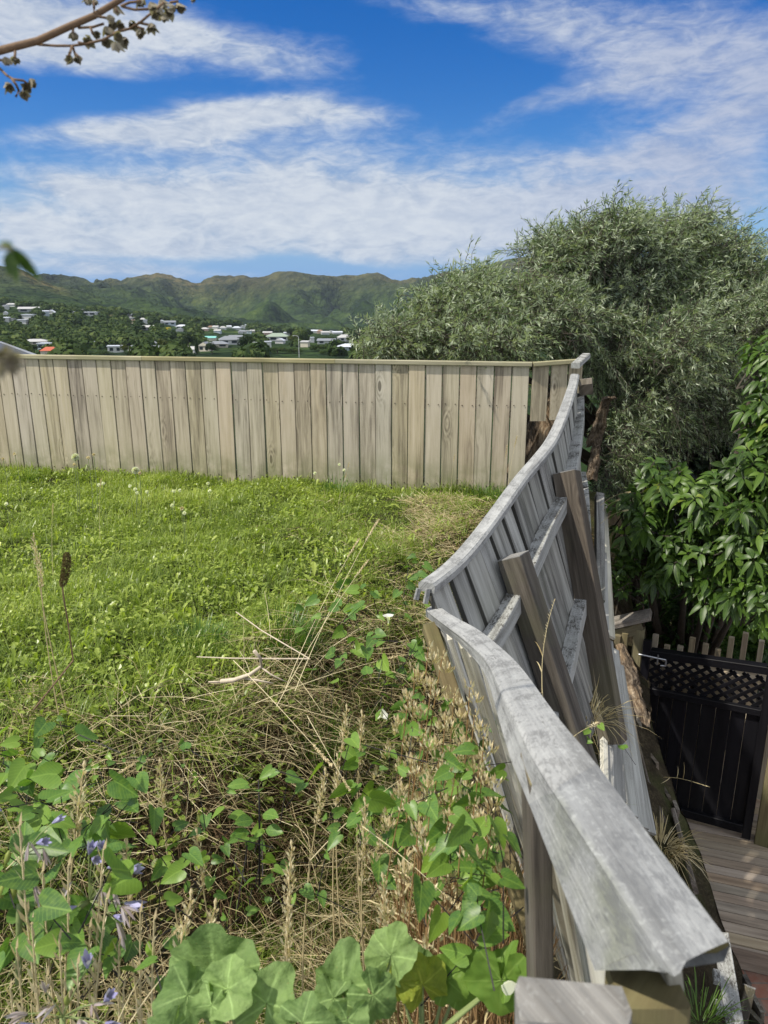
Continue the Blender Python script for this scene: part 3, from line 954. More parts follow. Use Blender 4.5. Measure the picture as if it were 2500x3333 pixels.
HS = [  # crop, x, base y, width, height, wall, roof, roof kind, label
    (1, 90, 375, 76, 26, 'h_white', 'r_pale', 'side', 'long pale roofed white house highest on the left slope'),
    (1, 28, 392, 56, 30, 'h_white', 'r_grey', 'gable', 'white gabled house at the left edge of the slope, upper row'),
    (1, 205, 418, 140, 40, 'h_grey', 'r_pale', 'side', 'wide grey house with long pale roof on the left slope'),
    (1, 212, 483, 80, 46, 'h_white', 'r_white', 'flat', 'tall white box house with flat roof on the left slope'),
    (1, 165, 506, 74, 20, 'h_white', 'r_white', 'flat', 'low white flat annexe just below the white box house'),
    (1, 30, 488, 62, 28, 'h_white', 'r_white', 'mono', 'low white house at the left edge of the slope, lower row'),
    (1, 88, 496, 44, 13, 'h_grey', 'r_grey', 'flat', 'small grey shed below the low white house at far left'),
    (1, 40, 438, 30, 18, 'h_white', 'r_white', 'gable', 'tiny white gabled house between two rows at far left'),
    (1, 347, 446, 48, 38, 'h_blue', 'r_white', 'mono', 'pale house with white sloping roof, left one of a trio on the slope'),
    (1, 394, 432, 40, 32, 'h_white', 'r_white', 'gable', 'white gabled house in the middle of the hillside trio'),
    (1, 432, 450, 40, 32, 'h_blue', 'r_white', 'mono', 'white roofed house at the right end of the hillside trio'),
    (1, 570, 442, 36, 16, 'h_white', 'r_white', 'flat', 'tiny white flat house half hidden in bush right of the trio'),
    (1, 645, 420, 30, 12, 'h_white', 'r_pale', 'flat', 'tiny white house above the long white roof in the bush'),
    (1, 686, 445, 104, 14, 'h_white', 'r_white', 'flat', 'long low white roofed house in the bush on the spur'),
    (1, 840, 468, 58, 10, 'h_brown', 'r_brown', 'flat', 'low brown house in the bush on the spur'),
    (1, 920, 490, 34, 34, 'h_grey', 'r_grey', 'gable', 'narrow grey gabled house on the spur'),
    (1, 1003, 452, 68, 20, 'h_white', 'r_white', 'side', 'white roofed house standing alone above others on the spur'),
    (1, 1020, 480, 44, 18, 'h_white', 'r_pale', 'mono', 'small pale house above the brown roofed house on the spur'),
    (1, 1025, 505, 66, 22, 'h_cream', 'r_brown', 'flat', 'brown roofed cream house on the spur'),
    (1, 1098, 488, 38, 26, 'h_white', 'r_pale', 'hip', 'small pale hip roofed house at the spur edge'),
    (1, 1108, 505, 46, 12, 'h_white', 'r_white', 'flat', 'low white roof just below the small hip roofed house'),
    (1, 1138, 558, 96, 38, 'h_grey', 'r_pale', 'side', 'broad grey house with pale roof low on the spur'),
    (1, 1242, 502, 40, 24, 'h_white', 'r_white', 'gable', 'white gabled house left of the blue grey house'),
    (1, 1305, 518, 82, 34, 'h_blue', 'r_grey', 'side', 'blue grey house with grey roof on the valley edge'),
    (1, 1400, 545, 84, 30, 'h_white', 'r_white', 'hip', 'wide white hip roofed house right of the yellow bush'),
    (1, 1382, 566, 52, 20, 'h_white', 'r_grey', 'gable', 'small white house below the wide white hip roofed house'),
    (1, 250, 668, 172, 38, 'h_cream', 'r_pale', 'hip', 'big pale hip roofed house among trees at lower left'),
    (1, 342, 706, 100, 46, 'h_blue', 'r_white', 'flat', 'pale blue flat roofed house under the big hip roof'),
    (1, 722, 684, 92, 38, 'h_white', 'r_white', 'gable', 'white gabled house alone among the lower trees'),
    (1, 880, 730, 106, 48, 'h_white', 'r_white', 'flat', 'white flat roofed house with a row of windows above the fence'),
    (1, 1026, 726, 70, 52, 'h_white', 'r_grey', 'gable', 'white gabled house behind the dark conical tree'),
    (1, 1190, 742, 122, 64, 'h_grey', 'r_grey', 'side', 'grey weatherboard house with grey roof above the fence'),
    (1, 1162, 680, 80, 26, 'h_grey', 'r_grey', 'hip', 'grey hip roofed house behind the grey weatherboard house'),
    (1, 1480, 742, 52, 40, 'h_white', 'r_pale', 'side', 'small white house beside the lamp post above the fence'),
    (1, 1622, 640, 80, 36, 'h_cream', 'r_teal', 'side', 'cream house with a turquoise roof in the valley'),
    (2, 55, 738, 46, 36, 'h_white', 'r_pale', 'side', 'white cottage at the left of the lower valley row'),
    (2, 160, 720, 90, 72, 'h_cream', 'r_grey', 'gable', 'grey gabled house left of the big grey hip roof'),
    (2, 250, 690, 150, 46, 'h_cream', 'r_grey', 'hip', 'big grey hip roofed house behind the round dark tree'),
    (2, 340, 668, 150, 64, 'h_white', 'r_grey', 'hip', 'large white villa with grey hip roof in the valley'),
    (2, 400, 632, 112, 32, 'h_cream', 'r_grey', 'side', 'long grey roofed house behind the white villa'),
    (2, 150, 562, 62, 24, 'h_pink', 'r_pale', 'hip', 'pink house at the left of the far valley row'),
    (2, 200, 545, 40, 18, 'h_cream', 'r_brown', 'hip', 'small brown roofed house in the far valley row'),
    (2, 240, 545, 44, 16, 'h_white', 'r_pale', 'side', 'small pale roofed house in the far valley row'),
    (2, 295, 550, 48, 18, 'h_white', 'r_pale', 'hip', 'pale hip roofed house in the far valley row'),
    (2, 343, 540, 36, 14, 'h_white', 'r_white', 'side', 'tiny white house upper in the far valley row'),
    (2, 255, 578, 50, 18, 'h_blue', 'r_pale', 'side', 'pale blue house below the far valley row'),
    (2, 400, 552, 62, 24, 'h_white', 'r_white', 'hip', 'bright white hip roofed house in the far valley row'),
    (2, 450, 542, 34, 24, 'h_white', 'r_white', 'gable', 'small bright white gable in the far valley row'),
    (2, 484, 533, 32, 14, 'h_white', 'r_white', 'mono', 'tiny white sloping roof at the right of the far valley row'),
    (2, 445, 582, 64, 26, 'h_white', 'r_grey', 'hip', 'white house with grey hip roof below the far valley row'),
    (2, 541, 574, 72, 18, 'h_cream', 'r_pale', 'side', 'low pale roofed house right of the far valley row'),
    (2, 492, 586, 42, 14, 'h_blue', 'r_pale', 'flat', 'low blue grey house below the far valley row'),
    (2, 640, 592, 66, 20, 'h_pink', 'r_pale', 'side', 'pinkish house above the pale green villa'),
    (2, 636, 690, 62, 34, 'h_white', 'r_white', 'flat', 'white box house above the fence between lamp posts'),
    (2, 738, 660, 66, 36, 'h_white', 'r_white', 'gable', 'white gabled house in front of the pale green villa'),
    (2, 712, 640, 160, 58, 'h_white', 'r_green', 'hip', 'pale green roofed villa with a chimney in the valley'),
    (2, 790, 605, 44, 16, 'h_white', 'r_white', 'mono', 'small white roof right of the pale green villa'),
    (2, 1000, 578, 72, 24, 'h_white', 'r_white', 'side', 'white house at the left of the right hand valley row'),
    (2, 1046, 580, 44, 26, 'h_pink', 'r_brown', 'hip', 'pink house in the right hand valley row'),
    (2, 1085, 590, 60, 18, 'h_white', 'r_pale', 'side', 'low white house below the pink one at right'),
    (2, 1130, 580, 40, 20, 'h_white', 'r_grey', 'gable', 'white gabled house with grey roof in the right hand row'),
    (2, 1180, 588, 72, 22, 'h_white', 'r_white', 'side', 'wide white house at the right end of the right hand row'),
    (2, 1232, 644, 92, 52, 'h_white', 'r_pale', 'hip', 'white hip roofed house by the dark tree at right'),
    (2, 1098, 664, 132, 40, 'h_white', 'r_grey', 'side', 'white house with long grey roof above the fence at right'),
    (2, 1282, 714, 194, 46, 'h_blue', 'r_white', 'hip', 'big bright white roofed house by the grey green tree'),
    (2, 985, 652, 32, 14, 'h_white', 'r_white', 'flat', 'tiny white roof among the trees left of the long grey roof'),
    (2, 930, 688, 62, 20, 'h_cream', 'r_pale', 'mono', 'low cream house among bushes above the fence'),
    (2, 1538, 500, 62, 26, 'h_white', 'r_pale', 'hip', 'pale hip roofed house glimpsed above the grey green tree'),
    (2, 1628, 505, 48, 26, 'h_pink', 'r_red', 'hip', 'orange red roofed house glimpsed above the grey green tree'),
    (2, 1618, 526, 62, 20, 'h_white', 'r_white', 'flat', 'white house below the orange roofed one by the grey green tree')]
for i, (crop, hx, hy, hw, hh, wa, ro, kd, lab) in enumerate(HS):
    u, v = (Z1 if crop == 1 else Z2)(hx, hy)
    house(u, v, hw * .4219, hh * .4219, wa, ro, kd, lab, rz=[-14, 8, 16, -6, 0, 11][i % 6])
for (u, v, wp, hp, wa, ro, kd, lab) in [(2470, 905, 62, 26, 'h_pink', 'r_brown', 'side', 'terracotta walled house high on the right hand hill'),
                                        (2437, 885, 34, 18, 'h_white', 'r_pale', 'flat', 'small white house left of the terracotta one on the hill'),
                                        (2432, 912, 56, 20, 'h_white', 'r_grey', 'flat', 'white flat house below the terracotta one on the hill'),
                                        (2490, 930, 44, 20, 'h_cream', 'r_pale', 'side', 'cream house lowest on the right hand hill')]:
    house(u, v, wp, hp, wa, ro, kd, lab, 5)

# neighbouring roofs just beyond the fence at far left
tn = thing('neighbour_house', 'dark grey metal roof of the next house at far left behind the fence', 'house', PY(-60, 1170, 24), 'roofs beyond the fence')
a0, a1, a2, a3 = PY(-330, 1000, 30), PY(125, 1158, 24), PY(-300, 1240, 20), PY(-420, 1100, 24)
mb = MB()
mb.quad(PY(-330, 1040, 34), PY(0, 1116, 30), PY(150, 1172, 24), PY(-260, 1180, 22))
put('roof', mb.mesh('neighbour_roof'), M['r_dark'], tn)
mb = MB()
box_m(mb, PY(0, 1114, 30), PY(152, 1170, 24), (1, 0, .3), .09, .05)
put('fascia', mb.mesh('neighbour_fascia'), M['r_grey'], tn)
mb = MB()
mb.quad(PY(-260, 1181, 22), PY(150, 1173, 24), PY(150, 1400, 24), PY(-260, 1400, 22))
put('wall', mb.mesh('neighbour_wall'), M['h_grey'], tn)
house(157, 1158, 52, 26, 'h_cream', 'r_red', 'hip', 'orange red hip roof beside the dark metal roof at far left', 10, dist=235, windows=False)

# ------------------------------------------------------------------ trees in the valley
def crown_mesh(name, seed, rx=1.0, rz=1.0, lobes=9, nl=1500, cone=False, leaf=.10):
    r = np.random.default_rng(seed)
    out = []
    C = []
    for k in range(lobes):
        if cone:
            h = r.uniform(.1, .95)
            rad = (1 - h) * .62
            a = r.uniform(0, 6.28)
            C.append((math.cos(a) * rad * .55 * rx, math.sin(a) * rad * .55, h * 2 * rz, .18 + .45 * (1 - h)))
        else:
            a, q = r.uniform(0, 6.28), r.uniform(.2, .75)
            C.append((math.cos(a) * q * rx, math.sin(a) * q, (.55 + r.uniform(-.15, .55) * (1.2 - q)) * 1.25 * rz, r.uniform(.30, .52)))
    C = np.array(C)
    k = r.integers(0, len(C), nl)
    d = rdir(nl, -.6, 1.0)
    rad = C[k, 3] * r.uniform(.72, 1.08, nl)
    Pb = C[k, :3] + d * rad[:, None]
    N = nrm(d + r.normal(0, .45, (nl, 3)))
    D = nrm(np.cross(N, rdir(nl)))
    L = leaf * r.uniform(.7, 1.5, nl)
    rn = np.clip(.5 + .5 * (r.random(len(C))[k] - .5) + r.normal(0, .2, nl), 0, 1)
    V, Fc, at = leaves(Pb - D * L[:, None] * .5, D, N, L, L * 1.0, 'chip', rnd=rn)
    return mesh_np(name, V, Fc, at)


def trunk_mesh(name, h=.8):
    mb = MB()
    mb.tube([(0, 0, -.6), (.02, 0, .2), (.0, .02, h)], [.07, .055, .03], 6)
    for a in (0.3, 2.2, 4.3):
        mb.tube([(0, 0, h * .55), (math.cos(a) * .2, math.sin(a) * .2, h * .85), (math.cos(a) * .4, math.sin(a) * .4, h * 1.1)], [.035, .025, .01], 5)
    return mb.mesh(name)


trunk_me = trunk_mesh('valley_trunk')
trunk_me.materials.append(M['trunk'])
protos = []
for k, (mt, kw) in enumerate([(0, {}), (1, {}), (2, {'lobes': 12}), (1, {'cone': True, 'lobes': 26}), (0, {'rx': 1.5, 'rz': .7, 'lobes': 14}), (1, {'lobes': 14, 'rx': 1.15})]):
    me = crown_mesh('valley_crown', 40 + k, **kw)
    me.materials.append(M['crowns'][mt])
    protos.append(me)
gorse_me = crown_mesh('yellow_crown', 77, rz=.6)
gorse_me.materials.append(M['gorse'])
TR = [  # crop, x, base y, width, height, kind, label
    (1, 248, 735, 120, 76, 1, 'dark round tree in front of the pale blue flat roofed house'),
    (1, 440, 735, 110, 96, 0, 'bushy tree right of the pale blue house'),
    (1, 610, 740, 190, 50, 4, 'low spreading bush above the fence below the white gable'),
    (1, 610, 548, 110, 84, 1, 'dark round tree standing alone in the spur bush'),
    (1, 810, 745, 170, 44, 4, 'low brownish bush above the fence beside the white flat house'),
    (1, 965, 735, 90, 84, 2, 'yellow green tree right of the white flat roofed house'),
    (1, 1078, 745, 90, 100, 3, 'dark conical tree before the grey weatherboard house'),
    (1, 1265, 705, 120, 92, 2, 'olive green round tree behind the grey weatherboard house'),
    (1, 1340, 680, 90, 100, 1, 'dark tree at the left of the big valley clump'),
    (1, 1455, 690, 150, 120, 5, 'tallest dark tree in the big valley clump'),
    (1, 1395, 745, 110, 90, 2, 'olive tree low in the big valley clump beside the lamp'),
    (1, 1274, 745, 50, 84, 3, 'narrow dark conical tree right of the grey weatherboard house'),
    (1, 1520, 745, 60, 100, 3, 'dark conical tree right of the small white cottage'),
    (2, 215, 738, 160, 96, 1, 'round dark tree before the big grey hip roof'),
    (2, 493, 720, 170, 146, 5, 'largest dark round tree, in the middle of the valley'),
    (2, 60, 660, 130, 90, 5, 'dark tree right of the turquoise roofed house'),
    (2, 100, 745, 60, 96, 3, 'narrow dark tree left of the grey gabled house'),
    (2, 822, 605, 78, 66, 1, 'dark tree on the skyline of the valley villas'),
    (2, 930, 672, 110, 110, 5, 'dark tall tree behind the right hand lamp post'),
    (2, 845, 665, 120, 84, 2, 'olive green tree left of the right hand lamp post'),
    (2, 720, 735, 200, 70, 4, 'wide low dark bush above the fence in the middle'),
    (2, 850, 738, 150, 64, 4, 'wide low bush below the right hand lamp post'),
    (2, 1040, 720, 150, 80, 4, 'broad bush left of the bright white roofed house'),
    (2, 1110, 742, 150, 50, 4, 'low hedge like bush above the fence at right'),
    (2, 1310, 660, 130, 96, 5, 'dark tree behind the white hip roofed house at right'),
    (2, 1370, 640, 110, 80, 1, 'dark tree touching the grey green tree at right'),
    (2, 1110, 625, 140, 36, 4, 'low dark tree belt below the right hand valley row'),
    (2, 640, 660, 90, 56, 0, 'green tree behind the white box house'),
    (2, 600, 735, 120, 54, 4, 'low green bush right of the left hand lamp post'),
    (2, 400, 742, 110, 44, 0, 'small green bush left of the left hand lamp post')]


def valley_tree(u, v, wpx, hpx, k, label):
    p = onhill(u, v)
    tdep = CP * p[1] - SP * p[2]
    s = hpx * tdep / F / 1.80
    sx = wpx * tdep / F / 2.3
    t_ = thing('valley_tree', label, 'tree', p, 'trees across the valley')
    t_.scale = (sx, sx, s)
    t_.rotation_euler = (0, 0, RNG.uniform(0, 6))
    for nm, me in (('trunk', trunk_me), ('crown', protos[k] if k >= 0 else gorse_me)):
        o = bpy.data.objects.new(nm, me)
        sc.collection.objects.link(o)
        o.parent = t_
    return t_


for (crop, hx, hy, hw, hh, k, lab) in TR:
    u, v = (Z1 if crop == 1 else Z2)(hx, hy)
    valley_tree(u, v, hw * .4219, hh * .4219, k, lab)
u, v = Z1(1298, 558)
valley_tree(u, v, 24, 16, -1, 'bright yellow flowering bush on the valley edge')

# the bush that clothes the slopes between the houses: one far-off mass
n = 11000
uu = RNG.uniform(-150, 1500, n)
vv = RNG.uniform(985, 1176, n)
pts, szs = [], []
BOX = []
for (crop, hx, hy, hw, hh, *_r) in HS:
    u, v = (Z1 if crop == 1 else Z2)(hx, hy)
    BOX.append((u - hw * .21 - 3, u + hw * .21 + 3, v - hh * .42 - 2, v + 9 if v < 1095 else 1200))
for (crop, hx, hy, hw, hh, *_r) in TR:
    u, v = (Z1 if crop == 1 else Z2)(hx, hy)
    BOX.append((u - hw * .12, u + hw * .12, v - hh * .3, v + 6))
BOX = np.array(BOX)
for a, b in zip(uu, vv):
    if np.any((a > BOX[:, 0]) & (a < BOX[:, 1]) & (b > BOX[:, 2]) & (b < BOX[:, 3] + 26)):
        continue
    lim = np.interp(a, [0, 300, 600, 1000, 1300], [985, 1010, 1040, 1078, 1082])
    if b < lim:
        continue
    q = onhill(a, b)
    if q is not None and q[1] < 1500:
        pts.append(q)
        szs.append(RNG.uniform(2.0, 5.2) * (1.0 if q[1] < 700 else 1.25))
pts, szs = np.array(pts), np.array(szs)
out = []
for k, (c, s) in enumerate(zip(pts, szs)):
    q = 46
    d = rdir(q, -.1, 1)
    tone = RNG.random()
    Pb = c + d * np.array([s, s, s * .62]) * RNG.uniform(.8, 1.05, (q, 1)) + (0, 0, s * .2)
    N = nrm(d + RNG.normal(0, .4, (q, 3)))
    D = nrm(np.cross(N, rdir(q)))
    L = s * RNG.uniform(.38, .7, q)
    out.append(leaves(Pb - D * L[:, None] * .5, D, N, L, L, 'chip', rnd=np.clip(tone * .7 + RNG.normal(.15, .14, q), 0, 1)))
V, Fc, at = join(out)
put('bush', mesh_np('bush', V, Fc, at), M['crowns'][0], None, kind='stuff', label='dense green bush covering the slopes between the houses', category='bush')

# lamp posts and the mast on the ridge
lampm = paint('lamp_grey', (.62, .64, .66))
for (u, v, hp, lab) in [(843, 1152, 36, 'pale street lamp with curved arm between trees, middle one of three'), (607, 1152, 24, 'short street lamp at left with twin head above the fence'),
                        (973, 1135, 40, 'grey street lamp before the dark trees, rightmost of three')]:
    p = PY(u, v, 250)
    h = hp * 255 / F
    t_ = thing('street_lamp', lab, 'street lamp', p, 'street lamps in the valley')
    mb = MB()
    mb.tube([p + (0, 0, -8), p + (0, 0, h * .8)], [.11, .08], 6)
    mb.tube([p + (0, 0, h * .8), p + (-.2, 0, h * .95), p + (-.7, 0, h), p + (-1.3, 0, h * .99)], [.08, .07, .06, .05], 6)
    put('pole', mb.mesh('lamp_pole'), lampm, t_)
    mb = MB()
    box_m(mb, p + (-1.2, 0, h), p + (-1.9, 0, h * .985), (0, 1, 0), .3, .14, .03)
    put('lamp_head', mb.mesh('lamp_head'), lampm, t_)
p = PY(1680, 850, 2040)
ht = 86 * 2050 / F
t_ = thing('radio_mast', 'thin lattice radio mast on the skyline left of the grey green tree top', 'mast', p)
mb = MB()
c3 = [(math.cos(a), math.sin(a)) for a in (0.5, 2.6, 4.7)]
lv = np.linspace(-.25, 1, 9)
for (cx, cy) in c3:
    mb.tube([p + np.array([cx * 3.4 * (1 - .65 * max(0, q)), cy * 3.4 * (1 - .65 * max(0, q)), ht * q]) for q in lv], .42, 4)
for q0, q1 in zip(lv[:-1], lv[1:]):
    for j in range(3):
        f0, f1 = 3.4 * (1 - .65 * max(0, q0)), 3.4 * (1 - .65 * max(0, q1))
        mb.tube([p + np.array([c3[j][0] * f0, c3[j][1] * f0, ht * q0]), p + np.array([c3[(j + 1) % 3][0] * f1, c3[(j + 1) % 3][1] * f1, ht * q1])], .25, 4)
put('lattice', mb.mesh('mast_lattice'), paint('mast_grey', (.16, .18, .21)), t_)
mb = MB()
mb.tube([p + (0, 0, ht), p + (0, 0, ht * 1.12)], .3, 5)
put('antenna', mb.mesh('mast_antenna'), paint('antenna_grey', (.2, .2, .22)), t_)
# ------------------------------------------------------------------ ground close by
LAWN = -1.72
EDGE = np.array([(2.6, 7.4), (1.55, 6.3), (.85, 5.5), (.28, 4.75), (-.25, 3.85), (-.62, 3.15), (-.80, 2.75), (-1.35, 2.45), (-2.2, 2.30), (-4.5, 2.15), (-9, 2.0)])


def seg_dist(x_, y_, poly):
    """distance to an open polyline, positive on its right-hand side when walked from first to last ... here: towards the camera / hollow"""
    best = np.full(np.shape(x_), 1e9)
    sgn = np.ones(np.shape(x_))
    for (x0, y0), (x1, y1) in zip(poly[:-1], poly[1:]):
        dx, dy = x1 - x0, y1 - y0
        t_ = np.clip(((x_ - x0) * dx + (y_ - y0) * dy) / (dx * dx + dy * dy), 0, 1)
        d = np.hypot(x_ - x0 - t_ * dx, y_ - y0 - t_ * dy)
        s = np.sign(dx * (y_ - y0) - dy * (x_ - x0))
        up = d < best
        best = np.where(up, d, best)
        sgn = np.where(up, s, sgn)
    return best * sgn


# foot of the broken fences (lawn side ends here, beyond it the bank drops to the path)
FOOT = np.array([(2.3, 6.9), (1.95, 6.1), (1.5, 5.0), (1.2, 4.2), (.92, 3.4), (.62, 2.7), (.58, 2.0), (.54, 1.2), (.5, .4), (.5, -2)])


def ground(x_, y_):
    x_, y_ = np.asarray(x_, float), np.asarray(y_, float)
    de = seg_dist(x_, y_, EDGE)
    df = seg_dist(x_, y_, FOOT)
    z_ = LAWN - .16 * sstep(de, -.25, .12) - .58 * sstep(de, .0, .65) - .10 * sstep(de, .8, 2.5)
    z_ = z_ - .22 * np.exp(-(((x_ - .12) / .40) ** 2 + ((y_ - 2.35) / .45) ** 2))
    z_ = z_ + (fbm(x_ * 1.3, y_ * 1.3, 3) - .5) * .12 + (fbm(x_ * 5, y_ * 5, 3) - .5) * .07 * (1 + sstep(de, -.3, .2))
    z_ = np.where(de < -.1, np.maximum(z_, LAWN - .06), z_)
    z_ = z_ - sstep(df, -.02, 1.3) * .85 - sstep(df, .0, .25) * .15
    return z_


gx = np.linspace(-9, 2.2, 260)
gy = np.linspace(-1.5, 8.6, 240)
GXn, GYn = np.meshgrid(gx, gy)
WALLX = 1.90 + np.maximum(0, GYn - 4.7) * .28
GXn = np.minimum(GXn, WALLX)
GZn = ground(GXn, GYn)
back = sstep(GYn - (7.9 - .17 * (GXn + 4)), .0, 1.2)
GZn = GZn - back * 1.6
idx = np.arange(GXn.size).reshape(GXn.shape)
quads = np.stack([idx[:-1, :-1], idx[:-1, 1:], idx[1:, 1:], idx[1:, :-1]], -1).reshape(-1, 4)
put('ground', mesh_np('ground', np.column_stack([GXn.ravel(), GYn.ravel(), GZn.ravel()]), quads, None, True), M['soil'], None, kind='structure')
# lower ground under everything, out to where the valley starts
mb = MB()
mb.quad((-30, -6, -4.65), (30, -6, -4.65), (30, 14, -4.75), (-30, 14, -4.75))
put('lower_ground', mb.mesh('lower_ground'), M['earth'], None, kind='structure')

# ------------------------------------------------------------------ back fence
PL, PR = np.array([-3.80, 7.52]), np.array([1.262, 6.605])
fd = (PR - PL) / np.linalg.norm(PR - PL)
fn = np.array([fd[1], -fd[0]])            # towards the camera
flen = np.linalg.norm(PR - PL)
bf = thing('board_fence', 'straight weathered board fence with a flat cap rail behind the lawn', 'fence', (*PL, LAWN), None)
mb, nails, n = MB(), MB(), 34
bw = flen / n
ZT, ZB = -.585, -1.80
for k in range(-4, n):
    c = PL + fd * (bw * (k + .5))
    c3_ = np.array([c[0], c[1], 0.0])
    t0 = RNG.normal(0, .004)
    off = fn * RNG.normal(0, .003)
    p0 = c3_ + np.array([off[0] + fd[0] * t0, off[1] + fd[1] * t0, ZB])
    p1 = c3_ + np.array([off[0], off[1], ZT])
    box_m(mb, p0, p1, (*fd, 0), bw - RNG.uniform(.005, .009), .02, .002, seed=RNG.random(), along0=RNG.uniform(0, 3))
    for zz in (-.93, -1.66):
        for sx in (-.045, .045):
            q = c3_ + np.array([fn[0] * .0115 + fd[0] * sx, fn[1] * .0115 + fd[1] * sx, zz + RNG.normal(0, .004)])
            box_m(nails, q, q + np.array([fn[0], fn[1], 0]) * .0022, (0, 0, 1), .009, .009, .002)
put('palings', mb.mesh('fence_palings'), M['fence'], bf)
put('nails', nails.mesh('fence_nails'), M['nail'], bf, kind='stuff')


def p3(a, z_, dn=0.0):
    q = PL + fd * a + fn * dn
    return np.array([q[0], q[1], z_])


mb = MB()
cuts = [-.6, 1.55, 3.42, flen + .02]
for a, b in zip(cuts[:-1], cuts[1:]):
    box_m(mb, p3(a, ZT + .02, .004), p3(b - .003, ZT + .02, .004), (*fn, 0), .066, .038, .005, along0=a)
end = p3(flen + .02, ZT + .02, .004)
tip = P(1918, 1160, 7.0)
q1 = np.array([1.685, 6.62, ZT + .045])
box_m(mb, end + (.004, 0, 0), q1, (*fn, 0), .066, .038, .005)
put('cap_rail', mb.mesh('fence_cap'), M['cap_new'], bf)
mb = MB()
for zz in (-.93, -1.66):
    box_m(mb, p3(-.6, zz, -.036), p3(flen - .03, zz, -.036), (*fn, 0), .045, .09, .003)
put('rail', mb.mesh('fence_rails'), M['fence'], bf)
for a in (-.2, 2.2, 4.6):
    mb = MB()
    box_m(mb, p3(a, -2.4, -.11), p3(a, ZT, -.11), (*fd, 0), .1, .1, .004)
    put('post', mb.mesh('fence_post'), M['olivepost'], bf)
# two cut-off boards over the stump
d2 = nrm(q1 - end)
for k, (s0, wd, zb, tl) in enumerate([(.078, .148, -1.06, .0), (.240, .150, -1.05, .012), (.385, .125, -1.06, .0)]):
    mb = MB()
    c = end + d2 * s0
    box_m(mb, np.array([c[0] + tl, c[1] + .012, zb]), np.array([c[0], c[1] + .012, c[2] - .022]), d2, wd - .007, .02, .002)
    put('short_paling', mb.mesh('short_paling'), M['fence'], bf)

# ------------------------------------------------------------------ the warped fence (far run) : stations along its cap, photo point and depth
CA = [(1875, 1209, 6.0), (1864, 1266, 5.38), (1841, 1336, 4.82), (1817, 1401, 4.43), (1790, 1455, 4.17), (1746, 1510, 3.94), (1698, 1564, 3.73), (1660, 1618, 3.55),
      (1622, 1672, 3.39), (1561, 1755, 3.17), (1510, 1819, 3.02), (1455, 1874, 2.88), (1388, 1922, 2.74)]
PA = np.array([P(u, v, t_) for u, v, t_ in CA])


def smooth_path(pts, n_):
    s = np.concatenate([[0], np.cumsum(np.linalg.norm(np.diff(pts, axis=0), axis=1))])
    q = np.linspace(0, s[-1], n_)
    out_ = np.column_stack([np.interp(q, s, pts[:, i]) for i in range(3)])
    for _ in range(max(1, n_ // 14)):
        out_[1:-1] = .25 * out_[:-2] + .5 * out_[1:-1] + .25 * out_[2:]
    return out_, s[-1]


capA, LA = smooth_path(PA, 70)
tanA = nrm(np.gradient(capA, axis=0))
hor = nrm(np.column_stack([tanA[:, 0], tanA[:, 1], np.zeros(70)]))
norA = np.column_stack([-hor[:, 1], hor[:, 0], np.zeros(70)])      # outward: right and towards the camera
norA *= np.sign(norA[:, :1])
fA = np.linspace(0, 1, 70)
leanA = np.radians(np.interp(fA, [0, .2, .45, .6, .75, 1.0], [3, 8, 13, 18, 22, 25]))


def surfA(f, d, out=0.0):
    """point d metres down the boards at fraction f along the far run, moved outwards by out"""
    c = np.array([np.interp(f, fA, capA[:, i]) for i in range(3)])
    n_ = nrm(np.array([np.interp(f, fA, norA[:, i]) for i in range(3)]))
    l = np.interp(f, fA, leanA)
    dn = n_ * math.sin(l) + np.array([0, 0, -math.cos(l)])
    o_ = n_ * math.cos(l) + np.array([0, 0, math.sin(l)])
    return c + dn * d + o_ * out, dn, o_, n_


def tanf(f):
    return nrm(np.array([np.interp(f, fA, tanA[:, i]) for i in range(3)]))


wf = thing('warped_fence', 'sagging grey board fence leaning out over the path, posts and rails on its outer face', 'fence', (1.2, 4.6, -2.2))
mb = MB()
nb = 24
for k in range(nb):
    f = (k + .5) / nb
    wd = LA / nb - .012 - RNG.uniform(0, .008)
    sk = RNG.normal(0, .014)
    L0 = 1.22 + RNG.normal(0, .02)
    top, dn, o_, n_ = surfA(f, .012, RNG.normal(0, .004))
    t0 = tanf(f)
    bot = surfA(f, L0)[0] + t0 * (sk + .02)
    tw = nrm(t0 + o_ * RNG.normal(0, .05) + dn * .0)
    box_m(mb, bot, top, tw, wd, .02, .0015, n=4, along0=RNG.uniform(0, 3))
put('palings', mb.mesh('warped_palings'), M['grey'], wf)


def captop(mb, path, tan, width, hgt, prof, up=None, droop=None, wv=None):
    hz = nrm(np.column_stack([tan[:, 1], -tan[:, 0], np.zeros(len(tan))]))
    if wv is not None:
        hz = wv
    H = nrm(np.cross(hz, tan))
    H *= np.sign(H[:, 2:3])
    mb.sweep(path, hz, H, prof)


CAPP = [(-.032, -.018), (.032, -.018), (.034, .010), (.024, .020), (-.024, .020), (-.034, .010)]
mb = MB()
i0 = 5
captop(mb, capA[i0:] + (0, 0, .012), tanA[i0:], .06, .04, CAPP)
put('cap_rail', mb.mesh('warped_cap', False), M['cap_old'], wf)
mb = MB()   # short loose piece of cap at the corner
pa, pb = P(1873, 1190, 6.05), P(1908, 1158, 6.45)
box_m(mb, pa, pb, (1, -.3, 0), .07, .045, .006)
put('loose_cap', mb.mesh('loose_cap'), M['rail'], wf)
mb = MB()   # split end of the cap
e0 = capA[-1]
for dx_, dl in ((-.022, .04), (.012, .055)):
    e1 = e0 + tanA[-1] * .012 + np.array([dx_, 0, .012])
    box_m(mb, e1, e1 + np.array([-.010, -.008, -dl]), (1, .4, 0), .018, .012, .002)
put('cap_splinter', mb.mesh('cap_splinter'), M['cap_old'], wf)

